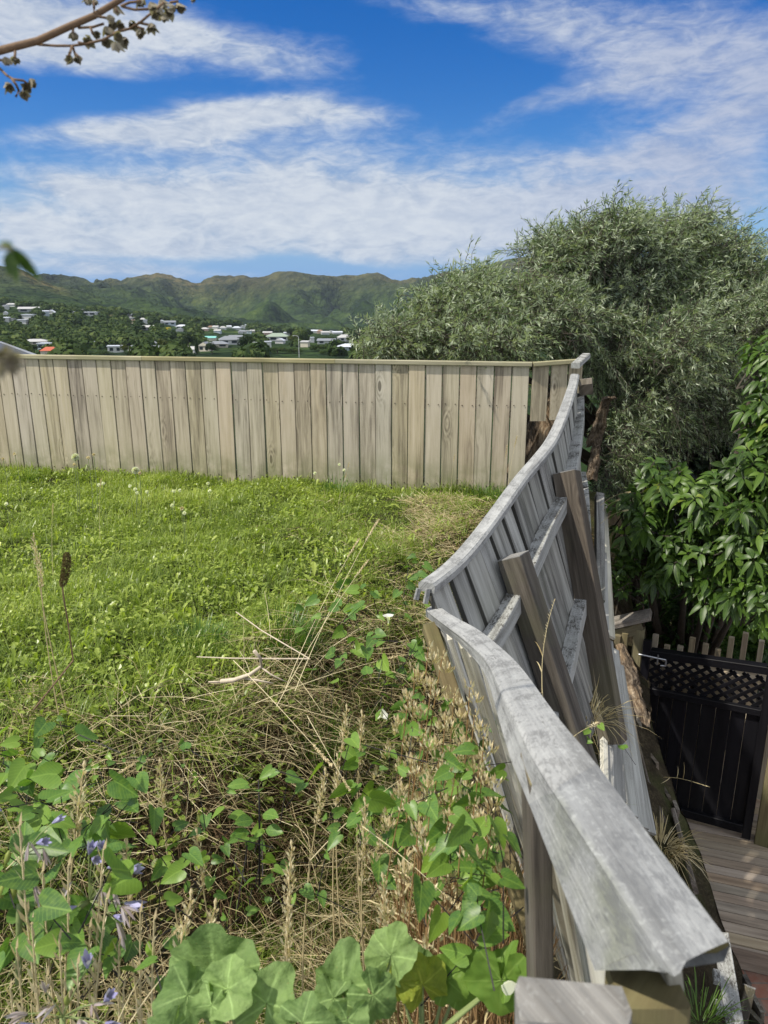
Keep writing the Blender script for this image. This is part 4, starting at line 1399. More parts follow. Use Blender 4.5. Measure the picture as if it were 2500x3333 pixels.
# rails on the outer face
fs = np.linspace(.02, .985, 40)


def rail(f0, f1, d0, d1, nm):
    mb = MB()
    fs = np.linspace(f0, f1, 24)
    pts = np.array([surfA(f, d0 + (d1 - d0) * (f - f0) / (f1 - f0), .034)[0] for f in fs])
    tg = nrm(np.gradient(pts, axis=0))
    hz_ = np.array([surfA(f, .4)[3] for f in fs]) + np.array([0, 0, .12])
    W = nrm(hz_ - tg * np.sum(hz_ * tg, axis=1)[:, None])
    H = nrm(np.cross(W, tg))
    H *= np.sign(H[:, 2:3])
    mb.sweep(pts, W, H, rect(.066, .078, .003))
    return put('rail', mb.mesh('warped_rail'), M['rail'], wf)


# posts: top point, foot direction point
def post(ptop, pbot, w_, h_, face, nm='post', mat='post', extra=.6):
    d = nrm(np.subtract(pbot, ptop))
    mb = MB()
    box_m(mb, np.asarray(pbot) + d * extra, ptop, face, w_, h_, .003)
    o = put(nm, mb.mesh('warped_post'), M[mat], wf)
    mb = MB()
    box_m(mb, np.asarray(ptop) - d * .0005, np.asarray(ptop) - d * .004, face, w_ - .001, h_ - .001, .002)
    put('post_top', mb.mesh('post_top'), M['posttop'], o)
    return o


def fproj(f, d, out):
    return proj(surfA(f, d, out)[0])


def findf(u_target, v_target, out=.0):
    best = None
    for f in np.linspace(0, 1, 101):
        for d in np.linspace(0, 1.1, 56):
            a, b, _ = proj(surfA(f, d, out)[0])
            e = (a - u_target) ** 2 + (b - v_target) ** 2
            if best is None or e < best[0]:
                best = (e, f, d)
    return best[1], best[2]


# post face centres in the photo: near post top, second post top, third post top
for (uv0, uv1, w_) in [((1688, 1805), (1790, 2110), .108), ((1856, 1538), (1905, 1800), .125), ((1925, 1250), (1932, 1330), .09)]:
    f0, d0 = findf(*uv0, out=.105)
    f1, d1 = findf(*uv1, out=.105)
    a = surfA(f0, d0, .078)[0]
    b = surfA(f1, d1, .078)[0]
    print('DBG post', f0, d0, f1, d1)
    o_ = surfA(f0, d0)[2]
    L_ = 1.25 if w_ > .095 else .12
    dirn = nrm(b - a)
    post(a, a + dirn * L_, w_, .105, (.84, -.54, 0) if w_ > .095 else tanf(f0), extra=.2 if w_ > .095 else .0)
for k, pts_ in enumerate([[(1922, 1300), (1888, 1500), (1857, 1640), (1765, 1815), (1712, 1915), (1618, 2085)], [(1897, 1975), (1868, 2110), (1835, 2320)]]):
    fd_ = [findf(*q, out=.058) for q in pts_]
    print('DBG rail', fd_)
rail(.0, .99, .21, .33, 'rail')
rail(.10, .99, .74, .84, 'rail')

# ------------------------------------------------------------------ the near run of the fence, coming towards the camera
CB = [(1402, 1978, 2.80), (1434, 2009, 2.68), (1489, 2051, 2.50), (1552, 2093, 2.26), (1654, 2177, 1.84), (1716, 2283, 1.45), (1785, 2388, 1.24), (1875, 2525, 1.06), (2069, 2800, .89), (2262, 3072, .77), (2300, 3122, .753)]
PBp = np.array([P(u, v, t_) for u, v, t_ in CB])
capB, LB = smooth_path(PBp, 60)
tanB = nrm(np.gradient(capB, axis=0))
fB = np.linspace(0, 1, 60)
leanB = np.radians(np.interp(fB, [0, .35, .7, 1], [19, 16, 13, 11]))


def surfB(f, d, out=0.0):
    c = np.array([np.interp(f, fB, capB[:, i]) for i in range(3)])
    n_ = np.array([1.0, .05, 0])
    n_ = nrm(n_)
    l = np.interp(f, fB, leanB)
    dn = n_ * math.sin(l) + np.array([0, 0, -math.cos(l)])
    o_ = n_ * math.cos(l) + np.array([0, 0, math.sin(l)])
    return c + dn * d + o_ * out, dn, o_


nf = thing('broken_fence', 'near run of grey fence twisted towards the camera, its lichened cap rail in front', 'fence', (.5, 1.6, -2.2))
mb = MB()
for k in range(15):
    f = .045 + k * .064
    if f > .97:
        break
    top, dn, o_ = surfB(f, .034, -.010 + RNG.normal(0, .006))
    bot = surfB(f, 1.45 + RNG.normal(0, .02), -.012)[0]
    t0 = nrm(np.array([np.interp(f, fB, tanB[:, i]) for i in range(3)]) * (1, 1, 0))
    ang = RNG.uniform(-.25, .12)
    tw = nrm(t0 * math.cos(ang) + o_ * math.sin(ang))
    box_m(mb, bot, top, tw, .100 + RNG.uniform(-.02, .006), .019, .0015, n=4, along0=RNG.uniform(0, 3))
put('palings', mb.mesh('broken_palings'), M['greyedge'], nf)
# its cap: top right edge, top left edge and lower left edge as read off the photo; the top is nearly level
CE = [(1386, 1983, 2.76), (1413, 2004, 2.68), (1455, 2036, 2.54), (1506, 2072, 2.40), (1590, 2148, 2.0), (1620, 2220, 1.72), (1658, 2304, 1.42), (1700, 2384, 1.24), (1730, 2450, 1.14), (1777, 2528, 1.06), (1955, 2800, .89), (2192, 3158, .75)]
RE = [(1424, 1962), (1446, 1985), (1495, 2015), (1560, 2046), (1668, 2135), (1718, 2192), (1775, 2272), (1822, 2335), (1866, 2388), (1915, 2440), (2130, 2733), (2378, 3063)]
LE = [(1386, 2006), (1413, 2030), (1455, 2063), (1500, 2098), (1570, 2172), (1596, 2238), (1622, 2335), (1645, 2415), (1668, 2490), (1705, 2575), (1815, 2855), (1936, 3161)]
ce = np.array([P(*q) for q in CE])
re_ = np.array([PZ(u, v, z_ - .003) for (u, v), z_ in zip(RE, ce[:, 2])])
le_ = np.array([PZ(u, v, z_ - h_) for (u, v), z_, h_ in zip(LE, ce[:, 2], np.linspace(.034, .100, 12))])


def fine_path(a_, n_=66):
    q_ = np.linspace(0, 11, n_)
    o_ = np.column_stack([np.interp(q_, np.arange(12), a_[:, i]) for i in range(3)])
    for _ in range(7):
        o_[1:-1] = .25 * o_[:-2] + .5 * o_[1:-1] + .25 * o_[2:]
    return o_


ce, re_, le_ = fine_path(ce), fine_path(re_), fine_path(le_)
alongB = np.concatenate([[0], np.cumsum(np.linalg.norm(np.diff(ce, axis=0), axis=1))])


def cap_ring(i, sh=0.0, ext=None):
    c_, r_, l_ = ce[i], re_[i], le_[i]
    tg_ = nrm(ce[min(i + 1, 65)] - ce[max(i - 1, 0)])
    w_ = np.linalg.norm(r_ - c_)
    up_ = np.array([0, 0, 1.0])
    ring = [l_, l_ * .66 + c_ * .34, l_ * .33 + c_ * .67, c_ - up_ * .004 - (r_ - c_) * .02, c_ + (r_ - c_) * .05, c_ * .8 + r_ * .2 + up_ * .0015, c_ * .6 + r_ * .4 + up_ * .002, c_ * .4 + r_ * .6 + up_ * .002, c_ * .2 + r_ * .8 + up_ * .001,
            r_ - (r_ - c_) * .04, r_ - up_ * .006, r_ - up_ * .026 - (r_ - c_) * .06, l_ * .45 + r_ * .55 - up_ * .022, l_ + (r_ - c_) * .16 + up_ * .002]
    ring = np.array(ring)
    if ext is not None:
        ring = ring + tg_ * np.asarray(ext)[:, None]
    return ring + up_ * sh


KR = 14
arc = np.linalg.norm(np.diff(cap_ring(40), axis=0), axis=1)
arc = np.concatenate([[0], np.cumsum(arc)]) - arc[:4].sum()


def cap_piece(mb, idx, ext=None, sh=0.0):
    o0 = mb.n
    rings = [cap_ring(i, sh) for i in idx]
    al = [alongB[i] for i in idx]
    if ext is not None:
        for f in (.25, .6, 1.0):
            rings.append(cap_ring(idx[-1], sh, np.asarray(ext) * f))
            al.append(al[-1] + .006)
    for r_, a_ in zip(rings, al):
        mb.V.append(r_)
        mb.g.append(np.column_stack([arc, np.full(KR, a_), np.zeros(KR)]))
        mb.sd.append(np.full(KR, .4))
    n_ = len(rings)
    for i in range(n_ - 1):
        for j in range(KR):
            mb.Q.append((o0 + i * KR + j, o0 + i * KR + (j + 1) % KR, o0 + (i + 1) * KR + (j + 1) % KR, o0 + (i + 1) * KR + j))
    mb.N.append([o0 + j for j in range(KR)][::-1])
    mb.n += n_ * KR
    return rings[-1]


mb = MB()
lastr = cap_piece(mb, range(0, 55))
mb.N.append([(54) * KR + j for j in range(KR)])
put('cap_rail', mb.mesh('broken_cap_far'), M['cap_old'], nf)
mb = MB()
EXT = [.0, -.010, -.020, .004, .006, .0, -.010, -.016, -.013, .0, .002, -.01, -.018, -.008]
lastr = cap_piece(mb, range(54, 66), EXT, .0010)
put('cap_rail', mb.mesh('broken_cap_near'), M['cap_near'], nf)
mb = MB()
ctr_ = lastr.mean(0)
tgE = nrm(ce[65] - ce[63])
mb.V.append(np.vstack([ctr_ + (lastr - ctr_) * .985 - tgE * .001, (ctr_ - tgE * .03)[None]]))
mb.g.append(np.zeros((KR + 1, 3)))
mb.sd.append(np.full(KR + 1, .4))
mb.n = KR + 1
mb.N += [[j, (j + 1) % KR, KR] for j in range(KR)]
put('torn_end', mb.mesh('torn_end'), M['olivepost'], nf)
# posts and rails on the lawn side of this run
for (f, w_, L_, mat) in [(.735, .032, 1.5, 'post'), (.03, .05, 1.4, 'olivepost')]:
    a = surfB(f, .05, -.062)[0]
    b = surfB(f, L_, -.062)[0]
    if f > .1:
        a = P(1742, 2505, 1.17)
        b = a + (P(1760, 3300, 1.30) - a) * 1.6
    if f < .1:
        a = P(1398, 2040, 2.72)
        b = a + (P(1495, 2330, 2.55) - a) * 3.2
    mb = MB()
    box_m(mb, b, a, (1, 0, 0), w_, .085 if f > .1 else .06, .003)
    o = put('post', mb.mesh('broken_post'), M[mat], nf)
    dd = nrm(a - b)
    mb = MB()
    box_m(mb, a + dd * .0006, a + dd * .004, (1, 0, 0), w_ - .001, (.085 if f > .1 else .06) - .001, .002)
    put('post_top', mb.mesh('broken_post_top'), M['olivepost'], o)
# grey stub of the gate post nearest the camera, below the cap end
sp_ = thing('fence_stub', 'blurred pale splintered board top nearest the camera at the bottom edge under the cap end', 'fence post', P(1850, 3900, .74))
mb = MB()
a, b = P(1862, 3262, .77), P(1850, 4400, .84)
ax_ = nrm(b - a)
pr_ = np.array(rect(.112, .045, .006))
top_ = np.array([0, -.004, .003, .001, -.003, .004, .0, -.002])
k_ = len(pr_)
for q, (c_, e_) in enumerate(((b, 0), (a * .9 + b * .1, 0), (a, 1))):
    r_ = c_ + pr_[:, :1] * np.array([1.0, 0, 0]) + pr_[:, 1:] * np.array([0, 1.0, 0]) - ax_ * (top_ * e_)[:, None] * 2
    mb.V.append(r_)
    mb.g.append(np.column_stack([pr_[:, 0], np.full(k_, .3 * q), pr_[:, 1]]))
    mb.sd.append(np.full(k_, .62))
for q in range(2):
    for j in range(k_):
        mb.Q.append((q * k_ + j, q * k_ + (j + 1) % k_, (q + 1) * k_ + (j + 1) % k_, (q + 1) * k_ + j))
mb.N.append([2 * k_ + j for j in range(k_)])
mb.n = 3 * k_
put('stub_board', mb.mesh('stub_board'), M['posttop'], sp_)
mb = MB()
box_m(mb, P(2040, 4400, .93), P(2105, 3200, .86), (1, 0, 0), .075, .075, .005, n=5)
put('post_body', mb.mesh('stub_post'), M['olivepost'], sp_)

# ------------------------------------------------------------------ lower fence panel lying along the bank
lf = thing('fallen_panel', 'long pale fence planks lying edge on down the bank beside the path', 'fence panel', P(2050, 2600, 4.0))
PLK = [  # near end (u, v, t), far end (u, v, t), width
    ((1979, 2580, 3.70), (1957, 1650, 6.2), .045, .05), ((2008, 2600, 3.75), (1972, 2080, 4.9), .10, .02), ((2046, 2650, 3.95), (1990, 2110, 5.0), .11, .02),
    ((2082, 2690, 4.10), (2006, 2160, 5.05), .11, .02), ((2112, 2710, 4.2), (2020, 2230, 5.1), .09, .02)]
mb = MB()
for (a, b, w_, h_) in PLK:
    box_m(mb, P(*a), P(*b), (.86, -.1, -.45), w_, h_, .002, n=5)
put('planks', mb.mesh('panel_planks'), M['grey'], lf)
mb = MB()
box_m(mb, P(1990, 2075, 4.88), P(1966, 1640, 6.1), (.8, -.1, -.5), .05, .02, .002, n=4)
box_m(mb, P(1968, 2560, 3.68), P(1958, 2080, 4.7), (.8, -.1, -.5), .03, .03, .002, n=4)
put('edge_strip', mb.mesh('panel_edge'), M['greyedge'], lf)
lf2 = thing('leaning_post', 'pale weathered post leaning in the gap right of the second fence post', 'fence post', P(1945, 1900, 5.2))
mb = MB()
box_m(mb, P(1952, 1960, 5.0), P(1951, 1622, 5.6), (.9, .1, 0), .06, .06, .003)
put('post_body', mb.mesh('leaning_body'), M['grey'], lf2)
mb = MB()
box_m(mb, P(1951, 1621, 5.601), P(1951, 1612, 5.62), (.9, .1, 0), .059, .059, .003)
put('post_top', mb.mesh('leaning_top'), M['posttop'], lf2)

def rough_tube(mb, pts_, rad_, amt=.22, n_=16, k_=14, seed=0.0):
    pts_ = np.array(pts_)
    q_ = np.linspace(0, len(pts_) - 1, n_)
    pp = np.column_stack([np.interp(q_, np.arange(len(pts_)), pts_[:, i]) for i in range(3)])
    rr_ = np.interp(q_, np.arange(len(rad_)), rad_)
    an_ = np.arange(k_) * 2 * math.pi / k_
    o0 = mb.n
    for i in range(n_):
        ro = rr_[i] * (1 + amt * (fbm(an_ * 2.6 + 3 + seed, np.full(k_, i * .45 + seed), 4) - .5) * 2)
        mb.V.append(pp[i] + np.column_stack([np.cos(an_) * ro, np.sin(an_) * ro * .8, .25 * ro * np.sin(an_ * 3)]))
        mb.g.append(np.column_stack([an_ / 6.28 * .6, np.full(k_, i * .06), np.zeros(k_)]))
        mb.sd.append(np.full(k_, .3))
    for i in range(n_ - 1):
        for j in range(k_):
            mb.Q.append((o0 + i * k_ + j, o0 + i * k_ + (j + 1) % k_, o0 + (i + 1) * k_ + (j + 1) % k_, o0 + (i + 1) * k_ + j))
    mb.N.append([o0 + (n_ - 1) * k_ + j for j in range(k_)])
    mb.n += n_ * k_


# ------------------------------------------------------------------ stump behind the short boards
ss = thing('tree_stump', 'split brown stump showing under the cut off boards at the fence corner', 'tree stump', (1.75, 6.9, -2.0))
mb = MB()
k = 18
an = np.arange(k) * 2 * math.pi / k
hs_ = [-2.2, -1.75, -1.55, -1.35, -1.15, -.98, -.90]
cx = [1.44, 1.47, 1.50, 1.54, 1.58, 1.62, 1.65]
rr = [.46, .35, .28, .25, .24, .21, .15]
for i, h in enumerate(hs_):
    r_ = rr[i] * (1 + .13 * np.sin(3 * an + h * 4) + .07 * np.sin(7 * an + 2 * h))
    mb.V.append(np.column_stack([cx[i] + r_ * np.cos(an), 7.02 + r_ * .8 * np.sin(an), np.full(k, h) + .04 * np.sin(5 * an)]))
    mb.g.append(np.column_stack([an / 6.28 * 1.6, np.full(k, h), np.zeros(k)]))
    mb.sd.append(np.full(k, .3))
for i in range(len(hs_) - 1):
    for j in range(k):
        mb.Q.append((i * k + j, i * k + (j + 1) % k, (i + 1) * k + (j + 1) % k, (i + 1) * k + j))
mb.N.append([(len(hs_) - 1) * k + j for j in range(k)])
mb.n = k * len(hs_)
put('bole', mb.mesh('stump_bole', True), M['bark'], ss)
mb = MB()   # broken limb stub poking out to the right of the far run
for (pts_, rad_) in (([P(1930, 1450, 6.9), P(1950, 1390, 6.75), P(1965, 1330, 6.6), P(1975, 1296, 6.5)], [.065, .055, .045, .035]), ([P(1975, 1300, 6.5), P(1988, 1292, 6.45), P(2000, 1296, 6.42)], [.045, .035, .02]),
                     ([P(1925, 1560, 6.9), P(1938, 1480, 6.85), P(1945, 1420, 6.8)], [.05, .045, .04])):
    rough_tube(mb, pts_, rad_, .45, 24, 20, 1.0)
put('broken_limb', mb.mesh('stump_limb', True), M['bark'], ss)

# ------------------------------------------------------------------ path below: deck, brick, gate, posts
ya = R(17.7)
ex, ey = np.array([math.cos(ya), -math.sin(ya), 0]), np.array([math.sin(ya), math.cos(ya), 0])
O = PZ(2400, 3078, -4.0)
mb = MB()
for k in range(26):
    c = O + ey * (.0885 * (k + .5))
    box_m(mb, c - ex * 1.1, c + ex * 2.6, ey, .0825 + RNG.normal(0, .0008), .03, .003, along0=RNG.uniform(0, 5))
put('walkway_deck', mb.mesh('walkway_deck'), M['deck'], None, kind='structure')
mb = MB()
c = O - ey * .012 + np.array([0, 0, -.075])
box_m(mb, c - ex * 1.1, c + ex * 2.6, ey, .022, .16, .002)
put('deck_fascia', mb.mesh('deck_fascia'), M['deck'], None, kind='structure')
mb = MB()
mb.quad(O - ex * 1.4 + np.array([0, 0, -.16]) - ey * 4, O + ex * 3 + np.array([0, 0, -.16]) - ey * 4, O + ex * 3 + np.array([0, 0, -.16]) + ey * .1, O - ex * 1.4 + np.array([0, 0, -.16]) + ey * .1)
bo = put('brick_path', mb.mesh('brick_path'), M['brick'], None, kind='structure')

# bank edge: crumbling earth face and rotten boards along the path
yb = np.linspace(-1.5, 8.2, 150)
zb = np.linspace(0, 1, 16)
YB, ZBf = np.meshgrid(yb, zb)
wx = 1.90 + np.maximum(0, YB - 4.7) * .28
ztop = ground(wx - .01, YB)
XB = wx + .05 * ZBf + (fbm(YB * 4, ZBf * 3 + 9, 4) - .5) * .22 * np.minimum(1, ZBf * 4) + .10 * ZBf ** 2
ZZ = ztop * (1 - ZBf) + (-4.4) * ZBf
idx = np.arange(XB.size).reshape(XB.shape)
quads = np.stack([idx[:-1, :-1], idx[:-1, 1:], idx[1:, 1:], idx[1:, :-1]], -1).reshape(-1, 4)
put('earth_bank', mesh_np('earth_bank', np.column_stack([XB.ravel(), YB.ravel(), ZZ.ravel()]), quads, None, True), M['earth'], None, kind='structure')

rw = thing('rotten_edging', 'dark rotten edging boards crumbling along the top of the bank beside the path', 'retaining boards', (1.95, 4.0, -3.4))
edge_px = [(2012, 2105, 6.1), (2052, 2250, 5.6), (2085, 2350, 5.25), (2125, 2470, 5.0), (2160, 2570, 4.85), (2195, 2660, 4.7), (2235, 2790, 4.45), (2285, 2900, 4.25), (2350, 3010, 4.1), (2420, 3150, 3.9), (2470, 3290, 3.75), (2500, 3380, 3.7)]
ep = np.array([P(*q) for q in edge_px])
mb = MB()
for k in range(34):
    f = k / 33
    s = f * (len(ep) - 1)
    i = min(int(s), len(ep) - 2)
    c = ep[i] + (ep[i + 1] - ep[i]) * (s - i)
    d = nrm((ep[i + 1] - ep[i]) * (1, 1, 0))
    if 18 < k < 33 and RNG.random() < .55:
        continue
    hh = RNG.uniform(.25, .75)
    tilt = RNG.normal(0, .05, 3)
    top = c + np.array([RNG.normal(-.02, .02), 0, RNG.normal(-.02, .05)])
    box_m(mb, top + np.array([.04, 0, -hh]) + tilt * .5, top, d, RNG.uniform(.06, .15), .022, .004, n=3)
put('boards', mb.mesh('rotten_boards'), M['rot'], rw)
mb = MB()
mb.sweep([P(2040, 2230, 5.55), P(2075, 2420, 5.05), P(2110, 2560, 4.75), P(2165, 2690, 4.55)], (.9, 0, .3), (-.3, .1, .9), rect(.035, .10, .006))
mb.sweep([P(2195, 2650, 4.62), P(2225, 2760, 4.40), P(2262, 2890, 4.2)], (.9, 0, .3), (-.3, .1, .9), rect(.03, .09, .006))
put('edging_rail', mb.mesh('rotten_rail'), M['rot'], rw)
lg = thing('rotten_log', 'rough broken log standing in the bank between fallen planks and gate', 'log', P(2060, 2330, 5.2))
mb = MB()
rough_tube(mb, [P(2085, 2440, 5.2), P(2058, 2290, 5.4), P(2038, 2180, 5.6), P(2014, 2090, 5.85)], [.10, .095, .08, .04], .5, 30, 22, 4.0)
put('bole', mb.mesh('log_bole', True), M['bark'], lg)
pl = thing('weathered_plank', 'grey weathered plank lying down the earth bank at the lower right corner', 'plank', P(2380, 3333, 3.3))
mb = MB()
box_m(mb, P(2405, 3420, 3.3), P(2345, 3040, 3.75), (.9, 0, .2), .075, .03, .003, n=4)
put('board', mb.mesh('plank_board'), M['rail'], pl)
mb = MB()
box_m(mb, P(2330, 3160, 3.55), P(2334, 3200, 3.5), (1, 0, 0), .03, .03)
box_m(mb, P(2338, 3260, 3.45), P(2342, 3300, 3.4), (1, 0, 0), .03, .03)
put('splinter', mb.mesh('plank_splinter'), M['rail'], pl)
st = thing('broken_stake', 'short dark stake stuck in the earth bank at the lower right corner', 'stake', P(2395, 3500, 3.5))
mb = MB()
box_m(mb, P(2385, 3430, 3.5), P(2438, 3215, 3.62), (1, 0, 0), .05, .04, .004)
put('stake_body', mb.mesh('stake_body'), M['rot'], st)
mb = MB()
box_m(mb, P(2438.2, 3214, 3.621), P(2439, 3208, 3.624), (1, 0, 0), .049, .039, .004)
put('stake_top', mb.mesh('stake_top'), M['posttop'], st)

# gate
gl, gr = np.array([2.00, 5.29, 0]), np.array([2.80, 4.845, 0])
gd = nrm(gr - gl)
gw = np.linalg.norm(gr - gl)
gnn = np.array([gd[1], -gd[0], 0])
gt = thing('garden_gate', 'black painted board gate with a lattice top across the deck', 'gate', (gl + gr) / 2 + np.array([0, 0, -3.97]))


def gp_(a, z_, dn=0.0):
    q = gl + gd * a + gnn * dn
    return np.array([q[0], q[1], z_])


def ztop_(a):
    return -2.63 + .06 * a / gw


mb = MB()
nbd = 8
for k in range(nbd):
    a = .05 + (gw - .1) * (k + .5) / nbd
    box_m(mb, gp_(a, -3.93), gp_(a, -2.93 + .03 * a), gd, (gw - .1) / nbd - .003, .018, .002)
put('boards', mb.mesh('gate_boards'), M['black'], gt)
mb = MB()
box_m(mb, gp_(.03, -3.97, .022), gp_(.03, ztop_(.03) + .10, .022), gd, .06, .045, .003)
put('stile', mb.mesh('gate_stile'), M['black'], gt)
mb = MB()
box_m(mb, gp_(gw - .03, -3.97, .022), gp_(gw - .03, ztop_(gw) + .02, .022), gd, .06, .045, .003)
put('stile', mb.mesh('gate_stile'), M['black'], gt)
for nm, z0, th, dn in (('top_rail', None, .06, .0), ('middle_rail', -2.935, .05, .022), ('bottom_rail', -3.93, .07, .022)):
    mb = MB()
    zz0, zz1 = (ztop_(0), ztop_(gw)) if z0 is None else (z0, z0 + .03)
    box_m(mb, gp_(.062, zz0, dn), gp_(gw - .062, zz1, dn), gnn, .045 if nm != 'top_rail' else .075, th, .003)
    put(nm, mb.mesh('gate_rail'), M['black'], gt)
mb = MB()
zl0, zl1 = -2.905, -2.66
stp = .088
for k in range(-3, 12):
    for sgn, dn in ((1, .004), (-1, -.006)):
        a0 = k * stp
        a1 = a0 + (zl1 - zl0) * 1.25
        pts = []
        A0, A1 = (a0, a1) if sgn > 0 else (a1, a0)
        # clip to the gate's opening
        t0, t1 = 0.0, 1.0
        for lo, hi in ((.06, gw - .06),):
            d = A1 - A0
            ta, tb = sorted(((lo - A0) / d, (hi - A0) / d))
            t0, t1 = max(t0, ta), min(t1, tb)
        if t1 - t0 < .05:
            continue
        q0 = gp_(A0 + (A1 - A0) * t0, zl0 + (zl1 - zl0) * t0 + .02 * A0, dn)
        q1_ = gp_(A0 + (A1 - A0) * t1, zl0 + (zl1 - zl0) * t1 + .03 * A1, dn)
        box_m(mb, q0, q1_, np.cross(nrm(q1_ - q0), gnn), .026, .008, .001)
put('lattice', mb.mesh('gate_lattice'), M['black'], gt)
mb = MB()
la = gp_(-.02, ztop_(0) - .01, .06)
mb.tube([la, la + gd * .10, la + gd * .20], .007, 6)
mb.tube([la + gd * .2, la + gd * .2 + np.array([0, 0, -.05])], .007, 6)
mb.tube([la + gd * .2 + np.array([0, 0, -.05]), la + gd * .165 + np.array([0, 0, -.055])], .007, 6)
mb.tube([la + gd * .14 + np.array([0, 0, -.05]), la + gd * .14 + np.array([0, 0, .03])], .006, 6)
put('latch', mb.mesh('gate_latch'), M['steel'], gt)


def simple_post(a, b, w_, mat, label, nm='gate_post', cat='gate post', topm='posttop'):
    t_ = thing(nm, label, cat, b)
    mb = MB()
    box_m(mb, b, a, gd, w_, w_, .004)
    put('shaft', mb.mesh('post_shaft'), M[mat], t_)
    mb = MB()
    d = nrm(np.subtract(a, b))
    box_m(mb, np.asarray(a) + d * .0005, np.asarray(a) + d * .004, gd, w_ - .002, w_ - .002, .003)
    put('post_top', mb.mesh('post_cap'), M[topm], t_)


pr = gp_(gw + .085, -4.0)
simple_post(np.array([pr[0], pr[1], -2.2]), pr, .11, 'olivepost', 'thick brown square post at the right of the black gate')
plx = P(2084, 2092, 6.02)
simple_post(plx, np.array([plx[0], plx[1], -4.0]), .095, 'olivepost', 'olive brown square post at the left of the black gate')

# picket rail seen over the gate
pf = thing('picket_railing', 'weathered picket railing of unequal sticks behind the black gate', 'railing', P(2300, 2500, 6.8))
PK = [(2135, 2066, 2300), (2172, 2100, 2300), (2215, 2103, 2300), (2255, 2076, 2300), (2298, 2096, 2300), (2338, 2113, 2320), (2382, 2074, 2320), (2428, 2060, 2330), (2480, 2085, 2330)]
for (u, v, v2) in PK:
    mb = MB()
    a = P(u, v, 6.0)
    b = np.array([a[0], a[1] - .0, a[2] - 1.1])
    box_m(mb, b, a, gd, .042, .042, .003)
    put('picket', mb.mesh('picket_stick'), M['picket'], pf)
mb = MB()
for dz in (-2.86, -3.2):
    box_m(mb, np.array([1.95, 5.66, dz]), np.array([3.7, 4.98, dz - .02]), (.4, .9, 0), .14, .04, .003)
put('rail', mb.mesh('picket_rail'), M['picket'], pf)
mb = MB()
for k in range(9):
    c = np.array([1.95, 5.76, 0]) + nrm(np.array([1.75, -.68, 0])) * (.06 + .235 * k)
    box_m(mb, c + (0, 0, -4.0), c + (0, 0, -2.84 + RNG.uniform(-.05, .02)), gd, .14, .02, .002)
put('boards', mb.mesh('picket_boards'), M['picket'], pf)
hr = thing('stair_rail', 'dark capped handrail with balusters left of the black gate', 'railing', P(2040, 2300, 6.6))
mb = MB()
box_m(mb, P(1985, 2030, 5.9), P(2118, 2000, 5.75), (.2, 1, 0), .15, .04, .004)
put('handrail', mb.mesh('hand_rail'), M['rot'], hr)
mb = MB()
box_m(mb, P(1985, 2068, 5.88), P(2092, 2042, 5.8), (.2, 1, 0), .04, .09, .004)
put('rail', mb.mesh('under_rail'), M['olivepost'], hr)
for (u, v, w_) in ((2082, 2045, .075), (2036, 2060, .045), (2012, 2068, .045)):
    mb = MB()
    a = P(u, v, 5.82)
    box_m(mb, a + (0, 0, -1.3), a, gd, w_, w_, .003)
    put('baluster', mb.mesh('baluster'), M['olivepost'], hr)
# ------------------------------------------------------------------ trees and shrubs
def tri_tubes(P0, P1, r0, r1, n_seg=1):
    """many thin three-sided stems at once"""
    n = len(P0)
    d = nrm(P1 - P0)
    ref = np.where(np.abs(d[:, 2:3]) > .9, np.array([[1.0, 0, 0]]), np.array([[0, 0, 1.0]]))
    X = nrm(np.cross(d, ref))
    Y = np.cross(d, X)
    r0 = np.broadcast_to(r0, (n,))[:, None]
    r1 = np.broadcast_to(r1, (n,))[:, None]
    vs = []
    for Pk, r_ in ((P0, r0), (P1, r1)):
        for k in range(3):
            a = k * 2 * math.pi / 3
            vs.append(Pk + (X * math.cos(a) + Y * math.sin(a)) * r_)
    V = np.stack(vs, 1).reshape(-1, 3)
    f = []
    for k in range(3):
        a, b = k, (k + 1) % 3
        f += [(a, b, b + 3), (a, b + 3, a + 3)]
    Fc = (np.arange(n) * 6)[:, None, None] + np.array(f)[None]
    return V, Fc.reshape(-1, 3), {'rnd': np.repeat(RNG.random(n), 6), 'gc': np.zeros((n * 6, 3))}


# olive tree behind the fence: crown lobes read off the photo (u, v, ru, rv in pixels, depth t, weight)
OL = [(1310, 1110, 85, 45, 7.7, .8), (1420, 1040, 85, 70, 7.9, 1.0), (1510, 985, 80, 65, 8.0, 1.0), (1570, 1010, 50, 60, 7.9, .6), (1560, 1100, 170, 75, 7.6, 1.1), (1650, 1060, 70, 45, 8.0, .5), (1730, 990, 60, 60, 8.1, .5), (1790, 870, 60, 85, 8.3, .8), (1760, 1030, 190, 110, 7.8, 1.3),
      (1850, 830, 70, 60, 8.3, .5), (1960, 800, 100, 85, 8.4, .85), (2090, 780, 110, 80, 8.4, .9), (2240, 790, 110, 80, 8.5, .9), (2330, 830, 65, 75, 8.6, .5), (2060, 930, 220, 120, 8.0, 1.4), (2310, 950, 130, 90, 8.3, .9), (2430, 890, 40, 60, 8.5, .35),
      (2480, 1030, 110, 75, 8.4, .8), (1960, 1120, 220, 120, 7.6, 1.35), (2220, 1110, 190, 130, 7.7, 1.3), (2420, 1150, 130, 100, 7.9, .8), (2100, 1290, 160, 120, 7.5, .9),
      (2270, 1310, 140, 120, 7.6, .75), (2010, 1420, 55, 150, 7.2, .7), (1990, 1600, 40, 90, 7.0, .35), (2350, 1290, 90, 110, 7.8, .4), (2150, 1470, 110, 90, 7.6, .25), (1235, 1120, 45, 25, 7.6, .2)]
NT_ = 9000
wts = np.array([o[5] for o in OL])
k = RNG.choice(len(OL), NT_, p=wts / wts.sum())
